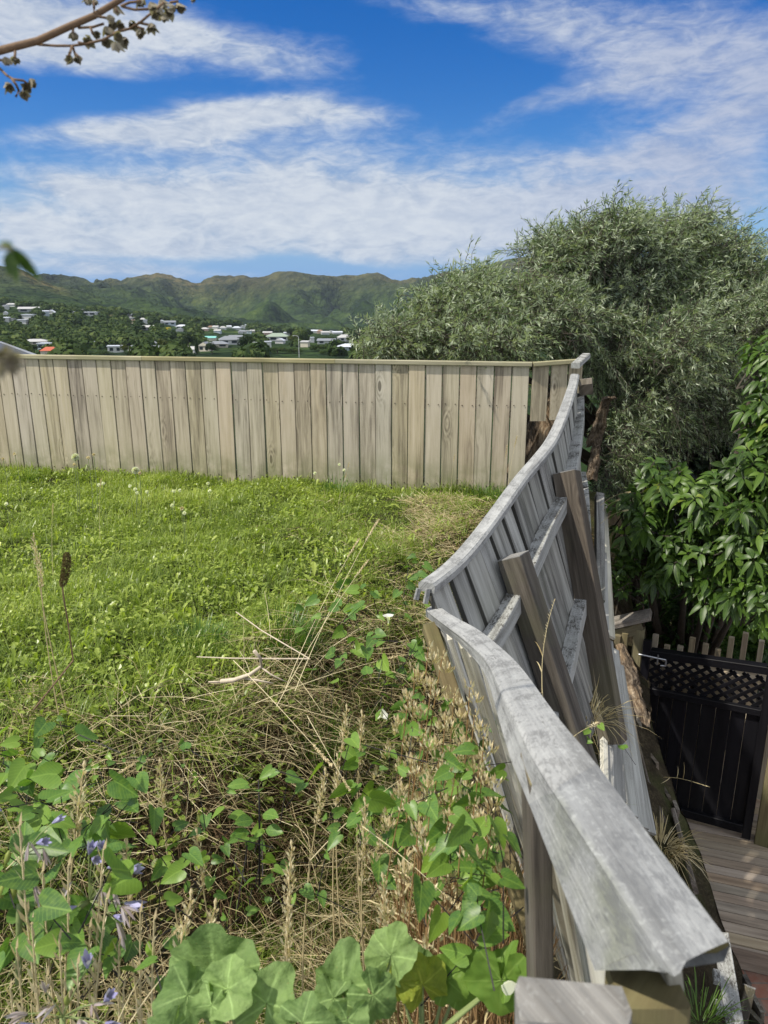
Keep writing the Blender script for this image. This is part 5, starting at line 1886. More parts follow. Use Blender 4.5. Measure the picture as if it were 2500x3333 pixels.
cen = np.array([P(o[0], o[1], o[4] + np.interp(o[1], [900, 1100, 1300], [-.35, -.1, .35]) + RNG.uniform(-.4, .4)) for o in OL])
rad = np.array([(o[2] * o[4] / F, .55, o[3] * o[4] / F) for o in OL])
d = rdir(NT_)
d[:, 1] = -np.abs(d[:, 1]) * np.where(RNG.random(NT_) < .8, 1, -1)
rr = RNG.uniform(.15, 1.0, NT_) ** .45
base = cen[k] + d * rad[k] * rr[:, None] * .92
ncl = 440
cl = base[RNG.integers(0, NT_, ncl)]
ci_ = RNG.integers(0, ncl, NT_)
fine_ = RNG.random(NT_) < .93
base = np.where(fine_[:, None], cl[ci_] + RNG.normal(0, 1, (NT_, 3)) * np.array([.105, .09, .085]), base)
shoot = (RNG.random(NT_) < .035) & (d[:, 2] > .1)
low = sstep(base[:, 2], .2, -1.6)
cldir = RNG.normal(0, .55, (ncl, 3))[ci_]
dirv = nrm(cldir + d * np.array([.7, .5, .7]) + np.column_stack([RNG.normal(.16, .3, NT_), RNG.normal(-.20, .35, NT_), RNG.normal(.50, .35, NT_) - low * 1.15]))
Lt = np.where(shoot, RNG.uniform(.42, .62, NT_), RNG.uniform(.14, .36, NT_))
sway = np.column_stack([RNG.normal(.14, .1, NT_), np.zeros(NT_), np.full(NT_, -.14)])
nleaf = 22
tt = (np.arange(nleaf) + .5) / nleaf
pos = base[:, None, :] + dirv[:, None, :] * (Lt[:, None, None] * tt[None, :, None]) + sway[:, None, :] * (Lt[:, None, None] * (tt ** 2)[None, :, None])
tang = nrm(dirv[:, None, :] + 2 * sway[:, None, :] * tt[None, :, None])
r1 = rdir(NT_ * nleaf).reshape(NT_, nleaf, 3)
side = nrm(np.cross(tang, r1))
spread = np.interp(tt, [0, 1], [1.15, .45])[None, :, None]
D = nrm(tang * (1 - spread * .45) + side * spread)
N = nrm(np.cross(D, nrm(r1)) + np.array([0, 0, .5]))
tonek = np.clip(.45 + .16 * RNG.normal(0, 1, ncl)[ci_], 0, 1)
rn = np.clip(np.repeat(tonek, nleaf) + RNG.normal(0, .24, NT_ * nleaf), 0, 1)
Lf = RNG.uniform(.040, .072, NT_ * nleaf)
V, Fc, at = leaves(pos.reshape(-1, 3), D.reshape(-1, 3), N.reshape(-1, 3), Lf, Lf * RNG.uniform(.15, .21, NT_ * nleaf), 'lance', bend=RNG.uniform(-.05, .12, NT_ * nleaf), rnd=rn)
ot = thing('olive_tree', 'tall windblown tree with narrow silvery green leaves behind the fence corner', 'tree', (3.3, 8.6, -4.4))
put('crown', mesh_np('olive_crown', V, Fc, at), M['olive'], ot)
e1 = base + dirv * Lt[:, None] * .5 + sway * Lt[:, None] * .25
e2 = base + dirv * Lt[:, None] + sway * Lt[:, None]
parts = [tri_tubes(base - dirv * .12, e1, .0035, .0025), tri_tubes(e1, e2, .0025, .0012)]
# long drooping shoots and bare inner twigs
nb_ = 260
kb = RNG.choice([17, 18, 20, 21, 22, 24, 25], nb_)
b0 = cen[kb] + rdir(nb_) * rad[kb] * np.array([.8, 1, .8])
mid = b0 + np.column_stack([RNG.normal(.02, .16, nb_), RNG.normal(-.2, .1, nb_), RNG.normal(-.20, .12, nb_)])
tip = mid + np.column_stack([RNG.normal(.03, .10, nb_), RNG.normal(-.06, .06, nb_), RNG.normal(-.34, .12, nb_)])
parts += [tri_tubes(b0, mid, .003, .0022), tri_tubes(mid, tip, .0022, .001)]
V, Fc, at = join(parts)
put('twigs', mesh_np('olive_twigs', V, Fc, at), M['twig'], ot)
mb = MB()
tb = np.array([3.3, 8.7, -4.6])
mb.tube([tb, (3.25, 8.65, -3.4), (3.2, 8.7, -2.5), (3.1, 8.7, -1.6)], [.20, .17, .15, .12], 9)
for j in range(len(OL)):
    c = cen[j] + (0, .25, -.15)
    s0 = np.array([3.2, 8.7, -2.6 + .3 * RNG.random()])
    m_ = s0 * .5 + c * .5 + RNG.normal(0, .12, 3) + (0, 0, .2)
    mb.tube([s0, s0 * .75 + m_ * .25 + (0, 0, .1), m_, c], [.07, .06, .04, .014], 6)
put('trunk', mb.mesh('olive_trunk', True), M['trunk'], ot)


# broad-leaved shrub at the right: whorls of leaves at the shoot tips
def whorls(C, axis, nl, L, W, droop, tone):
    n = len(C)
    axis = nrm(axis)
    X = nrm(np.cross(axis, np.array([.3, .2, 1.0])))
    Y = np.cross(axis, X)
    a = (np.arange(nl) / nl * 2 * math.pi)[None, :] * 2.4 + RNG.uniform(0, 6.28, (n, 1)) + RNG.normal(0, .2, (n, nl))
    el_ = RNG.uniform(-.1, .9, (n, nl))
    radial = X[:, None, :] * np.cos(a)[..., None] + Y[:, None, :] * np.sin(a)[..., None]
    D = nrm(radial + axis[:, None, :] * el_[..., None])
    N = nrm(axis[:, None, :] * 1.0 - radial * el_[..., None] + np.array([0, 0, .25]))
    Pb = C[:, None, :] + radial * .012 - axis[:, None, :] * (RNG.uniform(0, .07, (n, nl)))[..., None]
    Ls = np.broadcast_to(L, (n,))[:, None] * RNG.uniform(.72, 1.12, (n, nl))
    rn = np.clip(np.broadcast_to(tone, (n,))[:, None] + RNG.normal(0, .16, (n, nl)), 0, 1)
    return leaves(Pb.reshape(-1, 3), D.reshape(-1, 3), N.reshape(-1, 3), Ls.ravel(), Ls.ravel() * W, 'ovate', bend=RNG.uniform(*droop, n * nl), rnd=rn.ravel())


def shrub(name, label, cat, lobes, n, L, W, nl, mat, depthr, base, seed, droop=(.15, .6), dark=.0, group=None):
    wts = np.array([o[2] * o[3] for o in lobes], float)
    k = RNG.choice(len(lobes), n, p=wts / wts.sum())
    cen = np.array([P(o[0], o[1], o[4]) for o in lobes])
    rad = np.array([(o[2] * o[4] / F, depthr, o[3] * o[4] / F) for o in lobes])
    d = rdir(n)
    d[:, 1] = -np.abs(d[:, 1]) * np.where(RNG.random(n) < .75, 1, -.8)
    C = cen[k] + d * rad[k] * (RNG.uniform(.2, 1, n) ** .5)[:, None]
    ax = nrm(d * np.array([.6, .8, .5]) + np.column_stack([RNG.normal(-.1, .35, n), RNG.normal(-.35, .3, n), RNG.normal(.55, .3, n)]))
    dep = np.clip((C[:, 1] - cen[k][:, 1]) / depthr, -1, 1)
    tone = np.clip(RNG.normal(.48, .22, n), 0, 1)
    t_ = thing(name, label, cat, base, group)
    V, Fc, at = whorls(C, ax, nl, L, W, droop, tone)
    put('foliage', mesh_np(name + '_leaves', V, Fc, at, True), mat, t_)
    c0 = C - ax * .10
    tr = c0 - ax * .12 + np.column_stack([RNG.normal(.05, .08, n), RNG.uniform(.05, .3, n), RNG.uniform(-.25, -.05, n)])
    V, Fc, at = join([tri_tubes(C, c0, .004, .005), tri_tubes(c0, tr, .005, .008)])
    put('twigs', mesh_np(name + '_twigs', V, Fc, at), M['twig'], t_)
    mb = MB()
    b = np.array(base, float)
    for j in range(len(lobes)):
        m_ = b * .45 + cen[j] * .55 + (0, .2, 0)
        mb.tube([b, b * .7 + m_ * .3 + (0, 0, .15), m_, cen[j] + (0, .1, 0)], [.06, .05, .035, .012], 6)
    put('trunk', mb.mesh(name + '_trunk', True), M['trunk'], t_)
    return t_


shrub('broadleaf_shrub', 'shrub with large glossy bright green leaves at the right edge of the view', 'shrub',
      [(2490, 1180, 70, 130, 5.9, 1), (2500, 1380, 110, 130, 5.7, 1), (2440, 1530, 130, 90, 5.6, 1), (2330, 1640, 150, 90, 5.6, 1), (2130, 1560, 110, 90, 5.9, 1), (2090, 1680, 110, 90, 5.9, 1), (2260, 1780, 150, 90, 5.7, 1),
       (2430, 1760, 110, 100, 5.5, 1), (2470, 1900, 90, 80, 5.4, 1), (2120, 1820, 120, 80, 6.0, 1), (2340, 1890, 130, 70, 5.7, 1), (2560, 1600, 90, 320, 5.5, 1)],
      520, .118, .38, 8, M['broad'], .40, (3.0, 6.6, -4.3), 5, droop=(.3, .85))
shrub('rhododendron', 'grey green shrub with narrow whorled leaves behind the picket railing at right', 'shrub',
      [(2440, 1990, 110, 60, 7.0, 1), (2360, 2010, 60, 40, 7.1, 1), (2530, 2010, 90, 70, 7.0, 1)], 130, .14, .24, 11, M['tuft'], .3, (3.6, 7.1, -4.3), 8, droop=(.0, .3))
shrub('low_bush', 'small yellow green bush just behind the picket railing', 'shrub',
      [(2400, 2080, 110, 40, 7.2, 1), (2480, 2090, 90, 45, 7.2, 1), (2170, 2090, 110, 30, 7.3, 1)], 130, .10, .36, 9, M['conifer'], .25, (3.5, 7.4, -4.3), 9, droop=(.0, .4))
shrub('thin_bush', 'small leaved sprigs rising beside the fallen panel in the dark gap', 'shrub',
      [(2015, 1870, 35, 70, 6.0, 1), (2040, 1800, 30, 60, 6.0, 1)], 40, .075, .42, 8, M['broad'], .2, (1.95, 6.0, -4.3), 10, droop=(.0, .3))


# dark conifer and dark backing shrubs
def spray_bush(name, label, lobes, n, leaf, mat, depthr, base, nleaf=24, flat_=.4, part='foliage', cat='shrub', grp=None):
    wts = np.array([o[2] * o[3] for o in lobes], float)
    k = RNG.choice(len(lobes), n, p=wts / wts.sum())
    cen = np.array([P(o[0], o[1], o[4]) for o in lobes])
    rad = np.array([(o[2] * o[4] / F, depthr, o[3] * o[4] / F) for o in lobes])
    d = rdir(n)
    b = cen[k] + d * rad[k] * (RNG.uniform(.1, 1, n) ** .5)[:, None]
    dv = nrm(d * .6 + np.column_stack([RNG.normal(0, .4, n), RNG.normal(-.4, .3, n), RNG.normal(.15, .3, n)]))
    L_ = RNG.uniform(.12, .28, n)
    tt = (np.arange(nleaf) + .5) / nleaf
    ps = b[:, None] + dv[:, None] * (L_[:, None, None] * tt[None, :, None])
    sd = nrm(np.cross(dv, np.column_stack([RNG.normal(0, flat_, n), RNG.normal(0, flat_, n), np.ones(n)])))
    sg = np.where(np.arange(nleaf) % 2, 1, -1)[None, :, None]
    D = nrm(dv[:, None] * .8 + sd[:, None] * sg * np.interp(tt, [0, 1], [1, .3])[None, :, None] + RNG.normal(0, .2, (n, nleaf, 3)))
    N = nrm(np.cross(D, sd[:, None] * sg) + RNG.normal(0, .3, (n, nleaf, 3)) + (0, 0, .3))
    q = n * nleaf
    Ls = leaf * RNG.uniform(.6, 1.3, q)
    V, Fc, at = leaves(ps.reshape(-1, 3), D.reshape(-1, 3), N.reshape(-1, 3), Ls, Ls * .42, 'lance', bend=RNG.uniform(0, .2, q), rnd=np.clip(np.repeat(RNG.random(n), nleaf) * .7 + RNG.normal(.15, .15, q), 0, 1))
    t_ = thing(name, label, cat, base, grp)
    put(part, mesh_np(name + '_leaves', V, Fc, at), mat, t_)
    mb = MB()
    bb = np.array(base, float)
    for j in range(len(lobes)):
        mb.tube([bb, bb * .6 + cen[j] * .4, cen[j] + (0, 0, rad[j][2] * .6)], [.07, .05, .012], 6)
    put('trunk', mb.mesh(name + '_trunk', True), M['trunk'], t_)


spray_bush('conifer_shrub', 'feathery dark green conifer between the glossy shrub and the picket railing',
           [(2230, 1940, 110, 90, 6.8, 1), (2190, 2050, 90, 45, 7.0, 1), (2300, 2070, 120, 45, 7.1, 1), (2250, 1850, 70, 60, 6.7, 1)], 620, .035, M['conifer'], .3, (2.7, 6.9, -4.3))
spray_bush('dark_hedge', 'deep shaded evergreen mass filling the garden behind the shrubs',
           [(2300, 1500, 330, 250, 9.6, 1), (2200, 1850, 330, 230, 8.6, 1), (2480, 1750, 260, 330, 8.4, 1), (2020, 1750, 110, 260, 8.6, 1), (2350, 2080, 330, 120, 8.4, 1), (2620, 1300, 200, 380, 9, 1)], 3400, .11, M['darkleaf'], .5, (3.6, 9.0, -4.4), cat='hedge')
# ------------------------------------------------------------------ lawn, rough grass, weeds
def inview(x_, y_, z_, mu=260, mv=420):
    t_ = CP * y_ - SP * z_
    u = 1250 + F * x_ / np.maximum(t_, .05)
    v = 1666.5 - F * (SP * y_ + CP * z_) / np.maximum(t_, .05)
    return (t_ > .3) & (u > -mu) & (u < 2500 + mu) & (v < 3333 + mv)


def fence_y(x_):
    return PL[1] + (x_ - PL[0]) * fd[1] / fd[0]


def scatter(n, x0, x1, y0, y1, keep):
    x_ = RNG.uniform(x0, x1, n)
    y_ = RNG.uniform(y0, y1, n)
    z_ = ground(x_, y_)
    k = inview(x_, y_, z_) & (y_ < fence_y(x_) - .02) & (seg_dist(x_, y_, FOOT) < -.04)
    x_, y_, z_ = x_[k], y_[k], z_[k]
    p = keep(x_, y_)
    k = RNG.random(len(x_)) < p
    return np.column_stack([x_[k], y_[k], z_[k]])


def lawnness(x_, y_):
    de = seg_dist(x_, y_, EDGE) + (fbm(x_ * 2.2, y_ * 2.2, 3) - .5) * .55
    return sstep(de, .22, -.16)


def dryness(x_, y_):
    """short, grey and dry towards the fences on the right"""
    return np.clip(sstep(x_ + (fbm(x_ * 1.1 + 4, y_ * 1.1, 3) - .5) * 1.3 + .18 * (y_ - 4), -.55, .55) + sstep(fbm(x_ * 1.7 + 9, y_ * 1.7 + 2, 3), .62, .75) * .5, 0, 1)


def place(Pt, L, W, kind, up=(.3, 1.0), bend=(.0, .4), hgt=(0, .0), tone=.5, tsp=.22, nup=.6):
    n = len(Pt)
    a = RNG.uniform(0, 2 * math.pi, n)
    el_ = RNG.uniform(*up, n)
    D = nrm(np.column_stack([np.cos(a), np.sin(a), np.tan(np.clip(el_, 0, 1.5))]))
    N = nrm(np.column_stack([-np.cos(a) * np.sin(el_), -np.sin(a) * np.sin(el_), np.cos(el_)]) + RNG.normal(0, .35, (n, 3)) * (1 - nup))
    Pb = Pt + np.column_stack([np.zeros(n), np.zeros(n), RNG.uniform(*hgt, n)])
    return leaves(Pb, D, N, L, W, kind, bend=RNG.uniform(*bend, n), rnd=np.clip(tone + RNG.normal(0, tsp, n), 0, 1))


# lawn: broad weed leaves and grass blades
A1 = scatter(26000, -4.6, 1.7, 1.9, 7.5, lambda a, b: lawnness(a, b) * (1 - .80 * dryness(a, b)))
pt = fbm(A1[:, 0] * 1.6, A1[:, 1] * 1.6, 3)
s = RNG.uniform(.038, .092, len(A1)) * (.55 + .9 * pt)
w1 = place(A1, s, s * RNG.uniform(.15, .38, len(A1)), 'weed', (.35, 1.45), (.1, 1.0), (.0, .035), .42 + (fbm(A1[:, 0] * .9 + 3, A1[:, 1] * .9, 3) - .5) * 1.1, .24)
A2 = scatter(14000, -4.6, 1.7, 1.9, 7.5, lambda a, b: lawnness(a, b) * (1 - .9 * dryness(a, b)))
s = RNG.uniform(.014, .030, len(A2))
A6 = scatter(60000, -3.2, 1.0, .9, 4.8, lambda a, b: (1 - lawnness(a, b)) * sstep(fbm(a * 2.9 + 6, b * 2.9 + 1, 3), .40, .62) * .8)
s6_ = RNG.uniform(.014, .042, len(A6))
w3 = place(A6, s6_, s6_ * RNG.uniform(.35, .8, len(A6)), 'ovate', (.1, 1.1), (.0, .5), (.02, .14), .16, .16)
w2 = place(A2, s, s * .85, 'ovate', (.05, .8), (.0, .3), (.02, .06), .5, .25)
V, Fc, at = join([w1, w2, w3])
put('lawn_weeds', mesh_np('lawn_weeds', V, Fc, at), M['weed'], None, kind='stuff', label='bright green broad leaved weeds carpeting the lawn', category='weeds')
A3 = scatter(420000, -4.6, 1.9, 1.9, 7.5, lambda a, b: lawnness(a, b) * (.85 + .15 * dryness(a, b)))
pt = fbm(A3[:, 0] * 1.9 + 7, A3[:, 1] * 1.9, 3)
dr = dryness(A3[:, 0], A3[:, 1])
s = RNG.uniform(.04, .125, len(A3)) * (1 - .55 * dr) * (.30 + 1.4 * pt)
g1 = place(A3, s, RNG.uniform(.0024, .0046, len(A3)), 'blade', (.45, 1.45), (.1, 1.1), (0, .01), .44 + (pt - .5) * 1.2, .20)
# taller fringe along the foot of the fence
A4 = scatter(60000, -4.6, 1.6, 5.6, 7.5, lambda a, b: sstep(fence_y(a) - b, .22, .02) * (.25 + .75 * sstep(fbm(a * 3.1, b * 0 + 3, 3), .42, .62)))
s = RNG.uniform(.06, .20, len(A4)) * (.5 + fbm(A4[:, 0] * 3.1, A4[:, 1] * 0 + 3, 3))
g2 = place(A4, s, RNG.uniform(.003, .005, len(A4)), 'blade', (.7, 1.5), (.1, .8), (0, .01), .35, .2)
# rough green grass in the hollow and in front
A5 = scatter(190000, -3.2, 1.0, .9, 5.0, lambda a, b: (1 - lawnness(a, b)) * sstep(fbm(a * 2.4 + 3, b * 2.4 + 8, 3) + .25 * np.exp(-((a + .05) ** 2 + (b - 2.75) ** 2) / .22), .36, .62) * .62)
s = RNG.uniform(.08, .26, len(A5))
g3 = place(A5, s, RNG.uniform(.0022, .0042, len(A5)), 'blade', (.35, 1.35), (.2, 1.2), (0, .03), .24, .2)
# uneven clumps, some upright, some combed over
def clumps(nc, per, x0, x1, y0, y1, keep, hl, sp, bend, tone):
    c = scatter(nc, x0, x1, y0, y1, keep)
    k = np.repeat(np.arange(len(c)), per)
    hk, ak, tk = RNG.uniform(*hl, len(c)), RNG.uniform(0, 6.28, len(c)), RNG.normal(tone, .13, len(c))
    q = c[k] + np.column_stack([RNG.normal(0, sp, len(k)), RNG.normal(0, sp, len(k)), np.zeros(len(k))])
    a = ak[k] + RNG.normal(0, 1.1, len(k))
    e = RNG.uniform(.6, 1.45, len(k))
    D = np.column_stack([np.cos(a) * np.cos(e), np.sin(a) * np.cos(e), np.sin(e)])
    bd = nrm(np.column_stack([np.cos(ak[k]) * .8, np.sin(ak[k]) * .8, np.full(len(k), -.8)]))
    return leaves(q, D, np.column_stack([-np.cos(a), -np.sin(a), np.full(len(k), .5)]), hk[k] * RNG.uniform(.5, 1.1, len(k)), RNG.uniform(.0028, .0052, len(k)), 'blade', bend=RNG.uniform(*bend, len(k)), bdir=bd, rnd=np.clip(tk[k] + RNG.normal(0, .12, len(k)), 0, 1))


g4 = clumps(1500, 42, -4.6, 1.6, 1.9, 7.4, lambda a, b: lawnness(a, b) * (.25 + .75 * sstep(fbm(a * 1.3 + 8, b * 1.3, 3), .45, .6)), (.07, .20), .035, (.15, .9), .30)
g5 = clumps(1100, 46, -3.0, .9, 1.0, 4.6, lambda a, b: (1 - lawnness(a, b)) * sstep(fbm(a * 1.9 + 2, b * 1.9 + 5, 3), .42, .58), (.16, .36), .045, (.35, 1.3), .22)
V, Fc, at = join([g1, g2, g3, g4, g5])
put('lawn_grass', mesh_np('lawn_grass', V, Fc, at), M['grass'], None, kind='stuff', label='short and rough green grass blades over lawn and hollow', category='grass')


# straw: lying and leaning dry stalks; brown thatch on the broken edge
def strands(Pt, L, W, el_rng, bend, tone, tsp=.22, kind='straw', az=None):
    n = len(Pt)
    a = RNG.uniform(0, 2 * math.pi, n) if az is None else az
    el_ = RNG.uniform(*el_rng, n)
    D = np.column_stack([np.cos(a) * np.cos(el_), np.sin(a) * np.cos(el_), np.sin(el_)])
    bd = nrm(np.column_stack([RNG.normal(0, .6, n), RNG.normal(0, .6, n), RNG.uniform(-1, -.1, n)]))
    return leaves(Pt, D, np.tile([0, 0, 1.0], (n, 1)) + RNG.normal(0, .3, (n, 3)), L, W, kind, bend=RNG.uniform(*bend, n), bdir=bd, rnd=np.clip(tone + RNG.normal(0, tsp, n), 0, 1))


B1 = scatter(52000, -3.2, 1.2, .8, 5.2, lambda a, b: (1 - lawnness(a, b)) * (.40 + .6 * sstep(fbm(a * 1.7 + 1, b * 1.7, 3), .38, .6)))
B1[:, 2] += RNG.uniform(.0, .15, len(B1)) * (1 + RNG.random(len(B1)))
s1 = strands(B1, RNG.uniform(.07, .34, len(B1)), RNG.uniform(.0010, .0024, len(B1)), (-.12, .55), (0, 1.1), .52)
B2 = scatter(26000, -2.6, 1.1, .8, 3.9, lambda a, b: (1 - lawnness(a, b)) * sstep(fbm(a * 2.3 + 5, b * 2.3 + 1, 3), .46, .62) * .16)
s2 = strands(B2, RNG.uniform(.25, .6, len(B2)), RNG.uniform(.0011, .0021, len(B2)), (.5, 1.35), (.05, .6), .56)
B3 = scatter(110000, -1.6, 1.8, 2.4, 6.3, lambda a, b: dryness(a, b) * lawnness(a, b) * sstep(fbm(a * 2.3, b * 2.3 + 6, 3), .42, .62) * .8)
s3 = strands(B3, RNG.uniform(.03, .16, len(B3)), RNG.uniform(.0016, .003, len(B3)), (-.1, .6), (0, .4), .5)
V, Fc, at = join([s1, s2, s3])
put('dry_grass', mesh_np('dry_grass', V, Fc, at), M['straw'], None, kind='stuff', label='tangle of pale dry grass stalks over the hollow and foreground', category='dry grass')
B4 = scatter(210000, -2.6, 1.8, 1.6, 6.2, lambda a, b: np.exp(-((seg_dist(a, b, EDGE) - .22) / .30) ** 2) * sstep(a, -1.6, -.4) * sstep(fbm(a * 2.0 + 2, b * 2.0, 3), .36, .52))
B4[:, 2] += RNG.uniform(-.02, .05, len(B4))
q1_ = strands(B4, RNG.uniform(.06, .24, len(B4)), RNG.uniform(.0015, .0034, len(B4)), (-.9, .35), (.1, .8), .42, .25)
B5 = scatter(20000, -2.6, 1.0, .8, 4.2, lambda a, b: (1 - lawnness(a, b)) * .7)
q2_ = strands(B5, RNG.uniform(.04, .18, len(B5)), RNG.uniform(.0018, .004, len(B5)), (-.3, .3), (0, .5), .40, .25)
V, Fc, at = join([q1_, q2_])
put('brown_thatch', mesh_np('brown_thatch', V, Fc, at), M['brownthatch'], None, kind='stuff', label='brown matted dead grass hanging over the broken lawn edge', category='dead grass')
# reddish upright stems massed against the near fence
B6 = scatter(9000, -.15, .62, 1.0, 2.6, lambda a, b: np.exp(-((a - (.30 + .0 * b)) / .20) ** 2) * sstep(b, .95, 1.2) * .34)
s6 = strands(B6, RNG.uniform(.35, .85, len(B6)), RNG.uniform(.0022, .0040, len(B6)), (1.15, 1.52), (0, .14), .5, .25)
V, Fc, at = s6
put('reddish_stems', mesh_np('reddish_stems', V, Fc, at), M['redstraw'], None, kind='stuff', label='dense reddish brown dead grass stems standing against the near fence', category='dry grass')

# bindweed
BW = [(150, 2560, 150, 110, 1.95, 60, .085), (300, 2660, 140, 90, 1.9, 46, .10), (110, 2900, 150, 170, 1.62, 60, .10), (330, 3080, 160, 120, 1.6, 40, .085), (520, 2750, 160, 110, 1.95, 40, .060), (60, 2420, 120, 90, 2.1, 30, .07),
      (900, 2640, 200, 120, 2.15, 26, .055), (1230, 2480, 130, 90, 2.4, 46, .065), (1330, 2640, 140, 130, 2.15, 70, .080), (1480, 2760, 120, 170, 1.75, 70, .080), (1520, 2560, 90, 130, 2.1, 50, .075), (1420, 2350, 120, 110, 2.5, 60, .07),
      (1180, 2060, 140, 80, 3.1, 46, .075), (1300, 2150, 110, 90, 2.9, 50, .075), (1350, 1900, 70, 90, 3.3, 24, .06), (1180, 1960, 120, 60, 3.3, 30, .07), (700, 2700, 300, 220, 1.9, 44, .045), (1000, 2850, 250, 150, 1.85, 26, .045), (1580, 3000, 60, 120, 1.4, 18, .075),
      (1930, 2390, 70, 50, 3.35, 22, .075), (400, 2480, 300, 80, 2.4, 60, .035), (1550, 2950, 90, 160, 1.55, 30, .08)]
out, vines = [], []
for (u, v, ru, rv, t0, n, sz) in BW:
    n, sz = max(6, int(n * .50)), sz * .72
    cu = u + RNG.normal(0, ru * .75, n)
    cv = v + RNG.normal(0, rv * .7, n)
    Q = np.array([P(a, b, t0 + RNG.normal(0, .10)) for a, b in zip(cu, cv)])
    gz = ground(Q[:, 0], Q[:, 1])
    Q[:, 2] = np.maximum(Q[:, 2], gz + .02)
    a = RNG.uniform(0, 6.28, n)
    D = nrm(np.column_stack([np.cos(a), np.sin(a) - .45, RNG.uniform(-.6, .25, n)]))
    N = nrm(np.column_stack([RNG.normal(0, .6, n), RNG.normal(-.35, .55, n), RNG.uniform(.25, 1, n)]))
    s = sz * RNG.uniform(.6, 1.25, n)
    out.append(leaves(Q, D, N, s, s * RNG.uniform(.72, .98, n), 'heart', bend=RNG.uniform(0, .25, n), rnd=np.clip(RNG.normal(.5, .27, n), 0, 1)))
    down = Q + np.column_stack([RNG.normal(0, .05, n), RNG.normal(.02, .05, n), -RNG.uniform(.03, .12, n)])
    vines.append(tri_tubes(Q, down, .0012, .0016))
V, Fc, at = join(out)
put('bindweed', mesh_np('bindweed', V, Fc, at, True), M['bind'], None, kind='stuff', label='heart shaped bindweed leaves trailing through the rough grass', category='bindweed')
V, Fc, at = join(vines)
put('bindweed_stems', mesh_np('bindweed_stems', V, Fc, at), M['darkstem'], None, kind='stuff', label='thin dark bindweed stems under the leaves', category='bindweed')


# ------------------------------------------------------------------ grass tufts
def tuft(u, v, n, h, spread, label, mat='tuft', zz=None):
    b = PZ(u, v, LAWN if zz is None else zz)
    b[2] = float(ground(b[0], b[1]))
    a = RNG.uniform(0, 6.28, n)
    r = spread * np.sqrt(RNG.random(n))
    Pt = b + np.column_stack([np.cos(a) * r, np.sin(a) * r, np.full(n, -.01)])
    el_ = RNG.uniform(.75, 1.5, n)
    D = np.column_stack([np.cos(a) * np.cos(el_), np.sin(a) * np.cos(el_), np.sin(el_)])
    L = h * RNG.uniform(.45, 1.1, n)
    V, Fc, at = leaves(Pt, D, np.column_stack([-np.cos(a), -np.sin(a), np.full(n, .4)]), L, RNG.uniform(.003, .0055, n), 'blade', bend=RNG.uniform(.1, .75, n), rnd=np.clip(RNG.normal(.42, .2, n), 0, 1))
    solo('grass_tuft', mesh_np('grass_tuft', V, Fc, at), M[mat], label, 'grass tuft', 'tufts of long grass')


tuft(925, 2080, 520, .27, .14, 'lush dark green tuft of long grass at the edge of the hollow')
tuft(640, 2110, 320, .20, .13, 'green grass tuft left of the lush one on the lawn')
tuft(1090, 1612, 260, .26, .13, 'tall arching grass tuft at the foot of the fence boards')
tuft(1560, 1610, 260, .22, .14, 'yellow green grass tuft at the right end of the straight fence')
tuft(1640, 1640, 220, .20, .12, 'grass tuft growing against the warped cap rail')
tuft(90, 1560, 240, .16, .12, 'dark grass tuft at the fence foot at far left')
tuft(470, 1640, 160, .13, .10, 'small grass tuft in the middle of the lawn')
tuft(760, 1700, 170, .12, .11, 'small dull tuft on the dry part of the lawn')
tuft(1160, 2360, 200, .26, .16, 'drooping green grass tuft down in the hollow', zz=-2.1)
tuft(1010, 2420, 200, .28, .16, 'thin green grass tuft beside the brown bank in the hollow', zz=-2.05)


